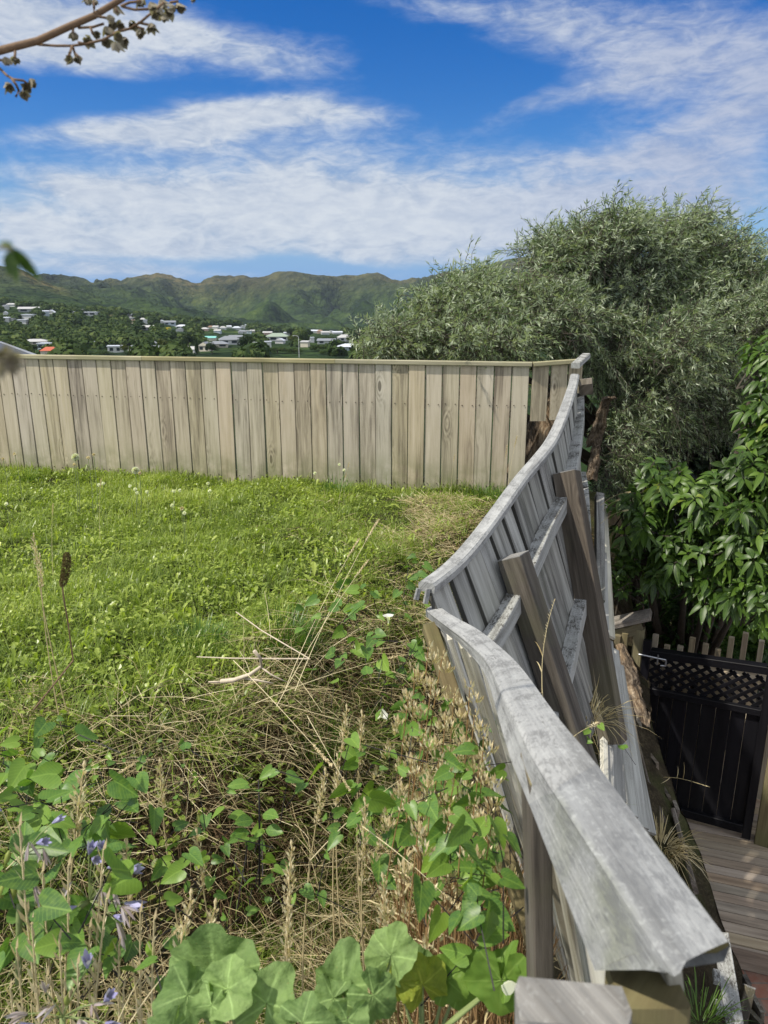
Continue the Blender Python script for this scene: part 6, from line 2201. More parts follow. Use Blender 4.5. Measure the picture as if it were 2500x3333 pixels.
# ------------------------------------------------------------------ single seed stalks
def stalk_proto(kind, seed, mat_stem='straw'):
    """one metre tall stalk standing on the origin, leaning towards +X at its tip"""
    r = np.random.default_rng(seed)
    root = thing('grass_stalk', 'dry grass stalk', 'grass stalk', (0, 0, 0))
    q = np.linspace(0, 1, 9)
    path = np.column_stack([.10 * q ** 2.2, .02 * np.sin(q * 3), q])
    mb = MB()
    mb.tube(path, np.linspace(.0030, .0011, 9), 4)
    me = mb.mesh('stalk_stem')
    me.attributes.new('rnd', 'FLOAT', 'POINT').data.foreach_set('value', np.full(len(me.vertices), .55 + .3 * r.random(), np.float32))
    put('stem', me, M[mat_stem], root)
    n = {'rye': 34, 'cocksfoot': 120, 'fog': 120, 'timothy': 170}[kind]
    if kind == 'rye':
        f = np.linspace(.62, .99, n)
        c = np.column_stack([np.interp(f, q, path[:, i]) for i in range(3)])
        sg = np.where(np.arange(n) % 2, 1, -1)
        D = nrm(np.column_stack([sg * .28, r.normal(0, .08, n), np.ones(n)]))
        L, W = r.uniform(.018, .030, n), r.uniform(.004, .006, n)
    else:
        if kind == 'cocksfoot':
            cf = np.array([.80, .85, .89, .93, .97, 1.0, .83])
            cx = np.array([.045, -.03, .03, -.015, .012, 0, -.05])
            j = r.integers(0, 7, n)
            f, ox, sz = cf[j], cx[j], .012
            ctr = np.column_stack([np.interp(f, q, path[:, 0]) + ox, r.normal(0, .3, 7)[j] * np.abs(ox), f + np.abs(ox) * .35])
        elif kind == 'fog':
            f = r.uniform(.84, 1.0, n)
            ctr = np.column_stack([np.interp(f, q, path[:, 0]), np.interp(f, q, path[:, 1]), f])
            sz = .009 * np.sin(np.clip((1.02 - f) / .18, 0, 1) * 2.6)[:, None] + .003
        else:
            f = r.uniform(.86, 1.0, n)
            ctr = np.column_stack([np.interp(f, q, path[:, 0]), np.interp(f, q, path[:, 1]), f])
            sz = .006
        d = r.normal(0, 1, (n, 3))
        d /= np.linalg.norm(d, axis=1, keepdims=True)
        c = ctr + d * sz * r.uniform(.3, 1, (n, 1))
        D = nrm(d * .5 + np.array([.1, 0, 1.0]))
        L, W = r.uniform(.010, .018, n), r.uniform(.0035, .006, n)
    N = nrm(np.cross(D, r.normal(0, 1, (n, 3))))
    V, Fc, at = leaves(c, D, N, L, W, 'chip', rnd=r.random(n))
    put('panicle', mesh_np('stalk_seeds', V, Fc, at), M['seedhead'], root)
    if kind in ('cocksfoot', 'rye'):
        n = 3
        f = np.array([.2, .38, .52])
        c = np.column_stack([np.interp(f, q, path[:, i]) for i in range(3)])
        a = r.uniform(0, 6.28, n)
        V, Fc, at = leaves(c, np.column_stack([np.cos(a), np.sin(a), np.full(n, 1.2)]), np.column_stack([-np.cos(a), -np.sin(a), np.full(n, .5)]), r.uniform(.14, .24, n), np.full(n, .005), 'blade', bend=.6, rnd=r.random(n))
        put('foliage', mesh_np('stalk_leaf', V, Fc, at), M['straw'], root)
    return root


PRO = {}
for kd, sd0, ms in (('rye', 1, 'straw'), ('cocksfoot', 2, 'redstraw'), ('fog', 3, 'straw'), ('timothy', 4, 'straw')):
    PRO[kd] = [stalk_proto(kd, sd0, ms), False]


def stand(kind, tip, base, label, group):
    tip, base = np.asarray(tip, float), np.asarray(base, float)
    L = np.linalg.norm(tip - base) / math.hypot(1, .10)
    ax = Vector(tip - base).normalized()
    pro = PRO[kind]
    if not pro[1]:
        r, pro[1] = pro[0], True
    else:
        r = dup(pro[0], (0, 0, 0))
    r.location = tuple(float(c) for c in base)
    z0 = Vector((.0995, 0, .995))
    rot = z0.rotation_difference(ax).to_matrix() @ Vector((0, 0, 1)).rotation_difference(Vector((0, 0, 1))).to_matrix()
    spin = Vector((0, 0, 0))
    r.rotation_euler = rot.to_euler()
    w_ = min(1.0, .55 + .45 * L) if L < 1 else L
    if kind == 'timothy':
        w_ *= .6
    r.scale = (w_, w_, L)
    r['label'], r['group'] = label, group


def from_tip(kind, u, v, t_, lean, label, group, foot=None):
    tip = P(u, v, t_)
    b = tip + np.array([lean[0], lean[1], 0])
    b[2] = float(ground(b[0], b[1])) if foot is None else foot
    stand(kind, tip, b, label, group)


LB = 'reddish dry stalk with clumped pale seed head standing against the near fence'
GB = 'clumped seed stalks by the near fence'
for (u, v) in [(1440, 2140), (1395, 2110), (1350, 2180), (1480, 2260), (1405, 2230), (1530, 2240), (1330, 2270), (1450, 2330), (1545, 2330), (1380, 2390), (1500, 2420), (1575, 2400), (1430, 2470), (1340, 2480),
               (1560, 2500), (1490, 2560), (1590, 2570), (1400, 2600), (1545, 2620), (1460, 2680), (1310, 2600), (1600, 2690), (1500, 2740), (1360, 2720)]:
    t0 = np.interp(v, [2100, 2400, 2750], [2.45, 2.0, 1.62]) + RNG.normal(0, .06)
    from_tip('cocksfoot', u, v, t0, (RNG.normal(.06, .06), RNG.normal(0, .08)), LB, GB)
LR = 'slender straw coloured rye stalk with alternate spikelets in the lower left foreground'
GR = 'rye stalks in the lower left foreground'
for (u, v, dx_) in [(60, 2690, .02), (135, 2840, -.03), (220, 2820, -.05), (335, 2770, -.12), (345, 2930, -.14), (455, 2970, -.02), (500, 2995, -.02), (385, 3080, -.04), (190, 3060, -.02), (50, 3090, 0), (250, 3140, -.03), (150, 3180, 0),
                    (100, 3010, .03), (290, 3020, -.05), (400, 3220, -.03), (30, 3220, 0)]:
    from_tip('rye', u, v, 1.45 + RNG.normal(0, .05), (dx_ + RNG.normal(0, .015), RNG.normal(0, .04)), LR, GR)
LF = 'pale dry stalk with a soft feathery seed head above the foreground tangle'
GF = 'feathery seed stalks in the foreground tangle'
for (u, v, t0, lx) in [(270, 2510, 1.7, -.22), (620, 2930, 1.55, -.20), (700, 2960, 1.6, -.22), (410, 2760, 1.75, .04), (640, 2720, 1.9, .10), (950, 2760, 1.8, .0), (1190, 2620, 1.95, .05), (520, 2490, 2.2, .02), (1250, 2870, 1.7, .12),
                       (940, 2950, 1.62, .02), (1060, 2520, 2.1, -.1), (1180, 2330, 2.45, .03), (1130, 2310, 2.5, -.05), (1100, 2470, 2.3, .06), (100, 1745, 2.9, .02), (120, 1810, 2.8, .01)]:
    from_tip('fog', u, v, t0, (lx, RNG.normal(0, .06)), LF, GF)
LT = 'long leaning straw stalk crossing the rough grass of the hollow'
GT = 'long leaning straw stalks over the hollow'
for (u, v, t0, u2, v2, t2) in [(1250, 1700, 3.3, 960, 2250, 2.9), (1180, 1760, 3.2, 930, 2240, 2.9), (1210, 1830, 3.1, 900, 2300, 2.8), (1320, 2140, 2.9, 830, 2290, 2.7), (1100, 2500, 2.2, 760, 2150, 2.9), (1130, 2570, 2.1, 1000, 2330, 2.4),
                                (430, 2480, 2.0, 20, 2830, 1.75), (560, 3010, 1.5, 380, 3333, 1.5), (690, 2990, 1.5, 420, 3333, 1.45), (1350, 2500, 2.1, 1010, 2800, 1.9), (1480, 2950, 1.6, 1180, 2690, 1.85)]:
    stand('timothy', P(u, v, t0), P(u2, v2, t2), LT, GT)
LG = 'thin grass stalk with small seed head rising from the lawn before the fence'
for (u, v, t0) in [(1690, 1420, 5.9), (1660, 1450, 5.7), (1135, 1505, 6.2), (1125, 1540, 6.1), (330, 1560, 5.2), (175, 1640, 4.6), (1480, 1480, 6.2)]:
    from_tip('timothy', u, v, t0, (RNG.normal(-.05, .03), 0), LG, 'thin stalks on the lawn')
LW = 'drooping seed stalk poking out beside the second fence post'
for (u, v, t0) in [(2040, 1590, 5.4), (2030, 1650, 5.3), (2000, 1620, 5.4)]:
    stand('fog', P(u, v, t0), P(1955, v + 55, t0 + .1), LW, 'seed stalks beside the second post')
stand('rye', P(1775, 1960, 2.6), P(1772, 2330, 2.7), 'single upright seed stalk in front of the nearer leaning post', 'seed stalks beside the posts')
stand('fog', P(1930, 2330, 2.9), P(1800, 2480, 2.6), 'pale bent seed stalk sticking out over the near cap rail', 'seed stalks beside the posts')
stand('rye', P(2290, 2560, 4.2), P(2160, 2530, 4.6), 'bare dry twig like stalk reaching over the dark gate', 'seed stalks beside the posts')
# dry tuft on the bank edge above the deck, green tuft at the lower right
for (u, v, t0, n, h, mat, lab) in [(2150, 2760, 4.35, 240, .26, 'straw', 'dry straw coloured tuft overhanging the bank edge above the deck'),
                                   (2280, 3333, 3.2, 160, .24, 'tuft', 'green grass tuft on the earth bank at the lower right corner'),
                                   (1915, 2340, 3.75, 90, .28, 'straw', 'dry grass clump in the gap between the posts and the fallen panel')]:
    b = P(u, v, t0)
    a = RNG.uniform(0, 6.28, n)
    Pt = b + np.column_stack([np.cos(a), np.sin(a), np.zeros(n)]) * (.10 * np.sqrt(RNG.random(n)))[:, None]
    el_ = RNG.uniform(.3, 1.4, n)
    V, Fc, at = leaves(Pt, np.column_stack([np.cos(a) * np.cos(el_), np.sin(a) * np.cos(el_), np.sin(el_)]), np.column_stack([-np.cos(a), -np.sin(a), np.full(n, .4)]), h * RNG.uniform(.4, 1.1, n), RNG.uniform(.003, .006, n), 'blade',
                       bend=RNG.uniform(.2, 1.2, n), rnd=np.clip(RNG.normal(.42, .22, n), 0, 1))
    solo('grass_tuft', mesh_np('bank_tuft', V, Fc, at), M[mat], lab, 'grass tuft', 'tufts of long grass')

# ------------------------------------------------------------------ flowers and other single weeds


def ball_chips(c, r_, n, L, W, mat_, seed=0, zs=1.0):
    d = rdir(n)
    Pb = np.asarray(c) + d * r_ * .35 * np.array([1, 1, zs])
    return leaves(Pb, d, nrm(np.cross(d, rdir(n))), L, W, 'chip')


def dandelion(u, v, t_, ub, vb, head, label):
    c = P(u, v, t_)
    b = c + (P(ub, vb, t_) - c)
    b[2] = float(ground(b[0], b[1]))
    r = thing('dandelion', label, 'flower', b, 'dandelions on the lawn')
    mb = MB()
    mb.tube([b, b * .5 + c * .5 + (.01, 0, 0), c], .0028, 5)
    put('stem', mb.mesh('dandelion_stem'), M['stem'], r)
    if head == 'clock':
        V, Fc, at = ball_chips(c, .03, 420, .022, .010, None)
        put('seed_head', mesh_np('dandelion_clock', V, Fc, at), M['fluff'], r)
        V, Fc, at = ball_chips(c, .006, 40, .007, .005, None)
        put('seed_core', mesh_np('dandelion_core', V, Fc, at), M['brownthatch'], r)
    else:
        V, Fc, at = ball_chips(c, .008, 60, .014, .006, None)
        put('seed_head', mesh_np('dandelion_bud', V, Fc, at), M['seedhead' if head == 'spent' else 'white'], r)


dandelion(245, 1488, 6.0, 249, 1575, 'clock', 'round white dandelion clock, the taller left one before the fence')
dandelion(441, 1531, 6.0, 434, 1605, 'clock', 'round white dandelion clock, the lower right one before the fence')
dandelion(287, 1490, 6.0, 290, 1565, 'spent', 'bald dandelion stem just right of the taller white clock')
dandelion(305, 1480, 6.0, 306, 1570, 'spent', 'tall bald dandelion stem second to the right of the taller clock')
dandelion(242, 1512, 5.9, 240, 1580, 'spent', 'shorter bald dandelion stem beside the taller white clock')
dandelion(10, 1494, 6.4, 16, 1550, 'spent', 'bald dandelion stem at the left edge before the fence')
dandelion(48, 1478, 6.4, 62, 1555, 'spent', 'leaning bald dandelion stem near the left edge before the fence')
dandelion(455, 1540, 5.9, 448, 1600, 'spent', 'bald dandelion stem beside the lower white clock')
dandelion(592, 1655, 5.2, 592, 1700, 'spent', 'pale bare stem alone in the dull middle of the lawn')
for (u, v, t0) in [(322, 1578, 5.6), (336, 1574, 5.6), (423, 1582, 5.6), (440, 1592, 5.5), (478, 1601, 5.5), (565, 1598, 5.6), (585, 1596, 5.6), (677, 1574, 5.8), (683, 1598, 5.7), (446, 1604, 5.5), (560, 1645, 5.2), (600, 1670, 5.0), (20, 1640, 5.0), (1105, 1512, 6.2), (1120, 1530, 6.1), (1025, 1540, 6.1)]:
    c = P(u, v, t0)
    c[2] = max(c[2], float(ground(c[0], c[1])) + .02)
    V, Fc, at = ball_chips(c, .011, 70, .011, .007, None)
    b = c.copy()
    b[2] = float(ground(b[0], b[1]))
    o = thing('clover_flower', 'small white clover head low in the lawn before the fence', 'flower', b, 'white clover heads in the lawn')
    put('flower_head', mesh_np('clover_head', V, Fc, at), M['white'], o)
    mb = MB()
    mb.tube([b, b * .5 + c * .5, c], .0015, 4)
    put('stem', mb.mesh('clover_stem'), M['stem'], o)

# brown bristly spike on a bare stem, left
b, c0, c1 = P(238, 2150, 2.12), P(203, 1905, 2.06), P(217, 1803, 2.05)
r = thing('spike_plant', 'brown bristly spike on a dark bare stem standing before the lawn at left', 'seed spike', b)
mb = MB()
mb.tube([P(110, 2310, 2.05), b, P(222, 2030, 2.1), P(208, 1950, 2.07), c0], [.0026, .0026, .0024, .0022, .0022], 6)
put('stem', mb.mesh('spike_stem'), M['redbark'] if 'redbark' in M else M['branch'], r)
n = 1500
f = RNG.random(n)
ctr = c0 + (c1 - c0) * f[:, None] + np.column_stack([.004 * np.sin(f * 3), np.zeros(n), np.zeros(n)])
d = rdir(n)
rr_ = .0105 * np.sqrt(np.clip(1 - (2 * f - 1) ** 6, .05, 1))
V, Fc, at = leaves(ctr + d * rr_[:, None] * .8, nrm(d + nrm(c1 - c0) * .6), rdir(n), .0055, .0028, 'chip')
put('spike', mesh_np('spike_head', V, Fc, at), leafm('spike_bristle', (.05, .035, .012), (.13, .10, .035), (.24, .19, .07), trans=.1, rough=.8), r)

# bleached root lying on the bank
r = thing('bleached_root', 'pale bleached curled root lying on the edge of the hollow', 'root', P(760, 2215, 3.2))
mb = MB()
Z5 = lambda zx, zy, t_: P(zx * .7535, 1600 + zy * .7535, t_)
mb.tube([Z5(955, 820, 3.15), Z5(1010, 815, 3.13), Z5(1080, 790, 3.1), Z5(1130, 755, 3.08), Z5(1125, 720, 3.06), Z5(1098, 688, 3.04)], [.010, .010, .008, .007, .006, .008], 7)
mb.tube([Z5(1050, 805, 3.12), Z5(1110, 815, 3.1), Z5(1180, 828, 3.1)], [.006, .005, .003], 6)
mb.tube([Z5(1130, 760, 3.08), Z5(1170, 790, 3.08), Z5(1210, 810, 3.08), Z5(1248, 826, 3.1)], [.004, .004, .003, .002], 5)
mb.tube([Z5(900, 822, 3.15), Z5(955, 822, 3.15)], [.003, .006], 5)
put('root_wood', mb.mesh('root_wood', True), M['drywood'], r)
r = thing('broken_straw', 'thick pale straw snapped to a sharp bend at the edge of the hollow', 'straw', P(900, 2130, 3.2))
mb = MB()
mb.tube([Z5(1020, 520, 3.5), Z5(1130, 600, 3.35), Z5(1240, 665, 3.2), Z5(1338, 722, 3.1)], [.0025, .003, .003, .0022], 5)
mb.tube([Z5(1338, 722, 3.1), Z5(1200, 722, 3.12), Z5(1000, 720, 3.15), Z5(850, 714, 3.2)], [.003, .003, .0028, .002], 5)
put('straw_stem', mb.mesh('straw_stem'), M['drywood'], r)


# white trumpet flowers of the bindweed
def trumpet(c, ax, s, label):
    r = thing('bindweed_flower', label, 'flower', c - np.asarray(ax) * s * .8)
    ax = nrm(np.asarray(ax, float))
    X = nrm(np.cross(ax, (.2, 1, .3)))
    Y = np.cross(ax, X)
    k, rings = 15, [(-.9, .10), (-.5, .15), (-.15, .28), (.05, .62), (.10, .92)]
    V, Fc = [], []
    for i, (h, q) in enumerate(rings):
        for j in range(k):
            a = j * 2 * math.pi / k
            q_ = q * (1 + (.10 * math.cos(5 * a) if i > 2 else 0))
            V.append(c + ax * h * s + (X * math.cos(a) + Y * math.sin(a)) * q_ * s * .62)
    for i in range(len(rings) - 1):
        for j in range(k):
            Fc.append((i * k + j, i * k + (j + 1) % k, (i + 1) * k + (j + 1) % k, (i + 1) * k + j))
    V = np.array(V)
    put('corolla', mesh_np('corolla', V, np.array(Fc), {'rnd': np.full(len(V), .6)}, True), M['white'], r)
    mb = MB()
    mb.tube([c - ax * s * .75, c - ax * s * 1.0, c - ax * s * 1.15], [.13 * s, .15 * s, .05 * s], 7)
    put('calyx', mb.mesh('calyx', True), M['pod'], r)


trumpet(P(1264, 2006, 2.95), (-.05, .1, .9), .038, 'white trumpet flower standing upright in the weeds left of the cap end')
trumpet(P(1246, 2326, 2.5), (.5, -.2, .6), .034, 'white trumpet flower lying low in the grass of the hollow')

# nightshade seedling with a dark stem
b = P(838, 2760, 2.0)
r = thing('nightshade_plant', 'young weed with a blackish stem and pointed oval leaves in the hollow', 'weed', b)
tp = P(842, 2540, 1.98)
mb = MB()
mb.tube([b + (0, 0, -.12), b * .5 + tp * .5 + (.004, 0, 0), tp], [.0034, .003, .0016], 6)
put('stem', mb.mesh('nightshade_stem', True), M['darkstem'], r)
LV = [(845, 2560, 60, 20, .5), (760, 2540, 70, 175, .5), (880, 2640, 80, -30, .45), (800, 2660, 80, 150, .4), (905, 2690, 75, -50, .5), (770, 2700, 70, 200, .5), (860, 2520, 50, 60, .9), (900, 2500, 60, 20, .7), (830, 2720, 60, -80, .3), (740, 2640, 60, 160, .4)]
for (u, v, lpx, ang, upz) in LV:
    c = P(u, v, 1.98)
    f = np.clip((2760 - v) / 220 - .08, .1, 1)
    s0 = b + (tp - b) * f
    D = nrm(c - s0 + np.array([0, -.02, .0]))
    V, Fc, at = leaves(np.array([s0 + (c - s0) * .4]), D[None], nrm(np.array([[RNG.normal(0, .3), -.6, 1.0]])), np.array([lpx * 2 / F]), np.array([lpx * 1.1 / F]), 'ovate', bend=.2, rnd=np.array([RNG.uniform(.3, .8)]))
    put('leaf', mesh_np('nightshade_leaf', V, Fc, at, True), M['bind'], r)


# ------------------------------------------------------------------ big mallow leaves in the foreground
def big_leaf(c, D, N, size, seed, lobes=5, ruffle=.12, fold=.25, curl=.25, wide=1.0):
    r = np.random.default_rng(seed)
    D = nrm(np.asarray(D, float))
    N = np.asarray(N, float)
    X = nrm(np.cross(D, N))
    N = np.cross(X, D)
    na, nr_ = 72, 9
    a = np.linspace(-math.pi * .93, math.pi * .93, na)
    ph = r.uniform(0, 6)
    rad = size * (.58 + .05 * np.cos(a * lobes * 1.0)) * (1 - .12 * (np.abs(a) / math.pi) ** 2) * (1 + .022 * np.cos(19 * a + ph) + .008 * np.sin(31 * a))
    rad *= 1 + .06 * np.exp(-(a / .5) ** 2)
    q = np.linspace(0.02, 1, nr_)
    V, gcs = [], []
    for qq in q:
        x_ = np.sin(a) * rad * qq * wide
        y_ = np.cos(a) * rad * qq
        z_ = .55 * fold * np.sqrt(x_ ** 2 + (.12 * size) ** 2) * (.6 + .4 * qq) + ruffle * size * qq ** 1.8 * np.sin(a * 3.1 + ph) + .35 * ruffle * size * qq ** 3 * np.sin(a * 8.3 + ph * 2) - curl * size * (qq ** 2) * (np.cos(a) * .5 + .5) ** 2
        z_ -= .016 * size * qq * np.cos(a * lobes) + .012 * size * np.sin(qq * 14 + 2 * np.sin(a * lobes))
        V.append(c + x_[:, None] * X + y_[:, None] * D + z_[:, None] * N)
        vein = np.abs(((a * lobes / (2 * math.pi) + .5) % 1) - .5) * 2 * qq
        gcs.append(np.column_stack([vein * .6, .48 * vein, qq + a]))
    V = np.concatenate(V)
    i = np.arange((nr_ - 1) * na).reshape(nr_ - 1, na)
    Q = np.stack([i[:, :-1], i[:, 1:], i[:, 1:] + na, i[:, :-1] + na], -1).reshape(-1, 4)
    return mesh_np('big_leaf', V, Q, {'rnd': np.full(len(V), .3 + .4 * r.random()), 'gc': np.concatenate(gcs)}, True)


def mallow(label, base, lv, mats, nm='mallow_plant'):
    r = thing(nm, label, 'plant', base)
    for k, (u, v, t_, D, N, px, kw) in enumerate(lv):
        c = P(u, v, t_)
        kw = dict(kw)
        mt = kw.pop('mat', mats)
        tone_ = kw.pop('tone', None)
        me_ = big_leaf(c, D, N, px * t_ / F, 100 + k + int(u), **kw)
        if tone_ is not None:
            me_.attributes['rnd'].data.foreach_set('value', np.full(len(me_.vertices), tone_, np.float32))
        o = put('leaf', me_, M[mt], r)
        mb = MB()
        b = np.asarray(base, float) + (0, 0, -.05)
        mid = b * .35 + c * .65 + np.array([0, .02, -.03])
        mb.tube([b, b * .7 + c * .3, mid, c - nrm(np.asarray(N, float)) * .002], [.006, .005, .0035, .003], 6)
        put('leaf_stalk', mb.mesh('leaf_stalk', True), M['stem'], r)
    return r


mallow('leafy mallow plant with the biggest ruffled grey green leaves at the bottom edge', P(830, 3480, 1.40),
       [(700, 3170, 1.32, (-.1, .35, .95), (-.25, -.85, .45), 250, {'ruffle': .16, 'fold': .35, 'curl': .05, 'wide': 1.15, 'tone': .45}),
        (610, 3240, 1.27, (-.75, -.35, .05), (.25, -.45, .85), 165, {'ruffle': .2, 'fold': .4, 'tone': .2}),
        (745, 3220, 1.24, (.62, -.1, .6), (-.75, -.45, .45), 165, {'ruffle': .16, 'fold': .75, 'tone': .95}),
        (690, 3270, 1.24, (-.1, -.45, -.7), (-.35, -.7, .6), 120, {'ruffle': .18, 'fold': .6, 'tone': .8}),
        (870, 3265, 1.25, (.25, .35, .8), (-.2, -.75, .6), 170, {'ruffle': .2, 'fold': .5, 'wide': 1.2, 'tone': .75}),
        (985, 3330, 1.20, (.75, -.1, .2), (.25, -.55, .8), 150, {'ruffle': .14, 'fold': .3, 'tone': .25}),
        (560, 3350, 1.2, (-.3, -.2, .4), (.2, -.6, .8), 110, {'ruffle': .16, 'tone': .4})], 'mallow')
mallow('leafy mallow plant with upright folded leaves right of the biggest one', P(1140, 3520, 1.40),
       [(1120, 3215, 1.30, (-.12, .3, .95), (-.35, -.8, .45), 200, {'ruffle': .15, 'fold': .5, 'wide': .85, 'tone': .5}),
        (1215, 3240, 1.26, (.6, -.2, -.5), (.35, -.75, .55), 150, {'ruffle': .12, 'fold': .25, 'wide': .95, 'tone': .2}),
        (1085, 3250, 1.28, (-.85, -.25, .0), (-.1, -.5, .85), 125, {'ruffle': .16, 'fold': .4, 'tone': .35}),
        (1275, 3110, 1.42, (.2, .35, .85), (-.55, -.75, .4), 155, {'ruffle': .16, 'fold': .6, 'tone': .85}),
        (1130, 3320, 1.22, (-.2, -.35, -.85), (.1, -.75, .55), 140, {'ruffle': .14, 'fold': .4, 'tone': .6})], 'mallow')
M['bindm'] = leafm('fresh_mallow_leaf', (.11, .21, .035), (.14, .25, .04), (.19, .29, .05), trans=.4, rough=.5, spec=.25, vein=.35)
mallow('mallow shoot with yellowing leaves between straw stems at the bottom', P(1385, 3420, 1.50),
       [(1375, 3205, 1.46, (-.2, .1, .8), (.1, -.8, .5), 150, {'ruffle': .12, 'mat': 'mallowy'}), (1300, 3190, 1.46, (-.8, .1, .3), (.0, -.7, .6), 120, {'ruffle': .12, 'mat': 'mallowy'}),
        (1455, 3190, 1.48, (.7, .1, .5), (-.2, -.8, .5), 130, {'ruffle': .1, 'mat': 'bindm'}), (1500, 3190, 1.5, (.4, .1, .3), (.3, -.8, .5), 150, {'ruffle': .08, 'mat': 'bindm'}), (1360, 3140, 1.5, (0, .2, .9), (.2, -.8, .5), 90, {'ruffle': .1})], 'mallow')
mallow('round green mallow leaf with a white dropping pressed against the near fence', P(1425, 3300, 1.42),
       [(1632, 3190, 1.36, (-.02, -.2, -.9), (-.25, -.9, .35), 190, {'ruffle': .04, 'fold': .06, 'curl': .05, 'mat': 'bindm', 'wide': 1.1}), (1640, 3170, 1.37, (.15, .2, .9), (-.75, -.6, .2), 150, {'ruffle': .09, 'fold': .35, 'mat': 'bindm', 'wide': .7})], 'bindm', 'round_mallow')
V = P(1655, 3215, 1.335)
mb = MB()
mb.sweep([V, V + np.array([.001, -.0012, .0004])], (.012, 0, .002), (.001, .004, .012), [(math.cos(a) * (1 + .2 * math.sin(3 * a)), math.sin(a)) for a in np.linspace(0, 6.0, 12)])
solo('dropping', mb.mesh('dropping'), M['white'], 'white bird dropping on the round green leaf by the fence', 'dropping')


# ------------------------------------------------------------------ agapanthus heads, lower left
def umbel(label, base, c, fl, stem_r=.007):
    r = thing('agapanthus', label, 'flower', base)
    mb = MB()
    mb.tube([base, np.asarray(base) * .5 + np.asarray(c) * .5 + (0, 0, .01), c], [stem_r, stem_r, stem_r * .8], 8)
    put('stem', mb.mesh('agapanthus_stem', True), M['stem'], r)
    for (u, v, t_, D, s, kind) in fl:
        p = P(u, v, t_)
        D = nrm(np.asarray(D, float))
        mb = MB()
        s = s * .78
        mb.tube([c, np.asarray(c) * .4 + p * .6 + (0, 0, .006), p], .0013, 4)
        put('flower_stalk', mb.mesh('flower_stalk'), M['stem'], r)
        if kind == 'pod':
            mb = MB()
            mb.tube([p, p + D * s * .3, p + D * s * .7, p + D * s], [s * .08, s * .2, s * .17, s * .03], 7)
            put('seed_pod', mb.mesh('seed_pod', True), M['pod'], r)
        else:
            n = 6
            a = np.arange(n) * 2 * math.pi / n + RNG.random()
            X = nrm(np.cross(D, (.2, .9, .3)))
            Y = np.cross(D, X)
            rad_ = X * np.cos(a)[:, None] + Y * np.sin(a)[:, None]
            sp = .22 if kind == 'open' else .12
            wilt = kind == 'faded'
            Dn = nrm(D + rad_ * sp + (RNG.normal(0, .25, (n, 3)) if wilt else 0))
            V, Fc, at = leaves(p + rad_ * s * .05, Dn, -rad_, np.full(n, s) * RNG.uniform(.85, 1.05, n), np.full(n, s * (.15 if wilt else .24)), 'long', bend=RNG.uniform(.0, .5 if wilt else .1, n), rnd=RNG.random(n))
            put('flower', mesh_np('agapanthus_flower', V, Fc, at, True), M['faded' if wilt else 'petal'], r)


dn = (.2, -.3, -.8)
umbel('agapanthus head with wilted grey lilac flowers and green pods at the left edge', P(60, 3200, 1.62), P(70, 2790, 1.60),
      [(120, 2745, 1.56, (.5, -.2, .3), .05, 'open'), (95, 2740, 1.56, dn, .055, 'faded'), (140, 2760, 1.57, dn, .045, 'faded'), (30, 2770, 1.56, (-.2, -.2, -.7), .04, 'pod'), (45, 2870, 1.55, (0, -.2, -.9), .045, 'pod'), (82, 2840, 1.55, (.1, -.2, -.9), .05, 'pod'),
       (10, 2880, 1.55, (-.2, 0, -.9), .045, 'pod'), (110, 2880, 1.56, (.5, -.3, -.6), .05, 'faded'), (36, 2900, 1.55, (.1, 0, -1), .03, 'pod'), (170, 2680, 1.6, (.7, 0, .5), .04, 'open'), (0, 2740, 1.56, (-.4, -.2, -.4), .05, 'faded'), (5, 2640, 1.6, (-.3, -.1, .4), .04, 'open')])
umbel('agapanthus head with lilac blue trumpets fanning out from a thick slanting stem', P(120, 3085, 1.62), P(290, 2932, 1.62),
      [(290, 2780, 1.60, (.3, -.2, .8), .055, 'open'), (320, 2770, 1.60, (.3, -.2, .6), .05, 'open'), (300, 2795, 1.58, (.4, -.4, .3), .05, 'open'), (350, 2825, 1.6, (.8, -.1, .35), .05, 'open'), (405, 2840, 1.6, (.9, -.1, .4), .06, 'open'),
       (400, 2850, 1.58, (.6, -.3, -.1), .045, 'open'), (365, 2890, 1.58, (.4, -.3, -.8), .05, 'faded'), (330, 2890, 1.58, (-.1, -.3, -.8), .05, 'faded'), (385, 2900, 1.6, (.5, -.2, .2), .035, 'open'), (405, 2940, 1.58, (.9, -.2, .05), .06, 'open'), (395, 2950, 1.57, (.7, -.4, -.4), .055, 'faded'),
       (380, 3000, 1.57, (.3, -.2, -.9), .06, 'faded'), (370, 2980, 1.58, (.4, -.2, .1), .04, 'open'), (250, 2950, 1.56, (-.4, -.4, .2), .035, 'open'), (235, 2870, 1.6, (-.4, -.2, -.5), .05, 'faded'), (355, 2870, 1.56, (.2, -.2, .8), .03, 'pod'), (320, 2850, 1.56, (.1, -.3, .8), .03, 'pod')])
umbel('agapanthus head with mixed violet and wilted flowers at the bottom left corner', P(200, 3560, 1.42), P(205, 3310, 1.42),
      [(285, 3150, 1.40, (.15, -.2, 1), .055, 'open'), (340, 3260, 1.38, (.5, -.2, .8), .055, 'open'), (345, 3330, 1.36, (.4, -.4, .3), .06, 'open'), (150, 3230, 1.4, (-.1, -.2, .9), .045, 'faded'), (300, 3270, 1.38, (.3, -.3, .4), .05, 'faded'), (180, 3270, 1.38, (-.2, -.4, .2), .05, 'faded'),
       (90, 3300, 1.4, (-.5, -.3, .3), .055, 'faded'), (220, 3270, 1.36, (.1, -.2, .8), .035, 'pod'), (260, 3320, 1.36, (.2, -.4, .3), .05, 'faded'), (120, 3340, 1.36, (-.3, -.4, .4), .055, 'open'), (350, 3350, 1.35, (.7, -.3, .3), .055, 'faded')])
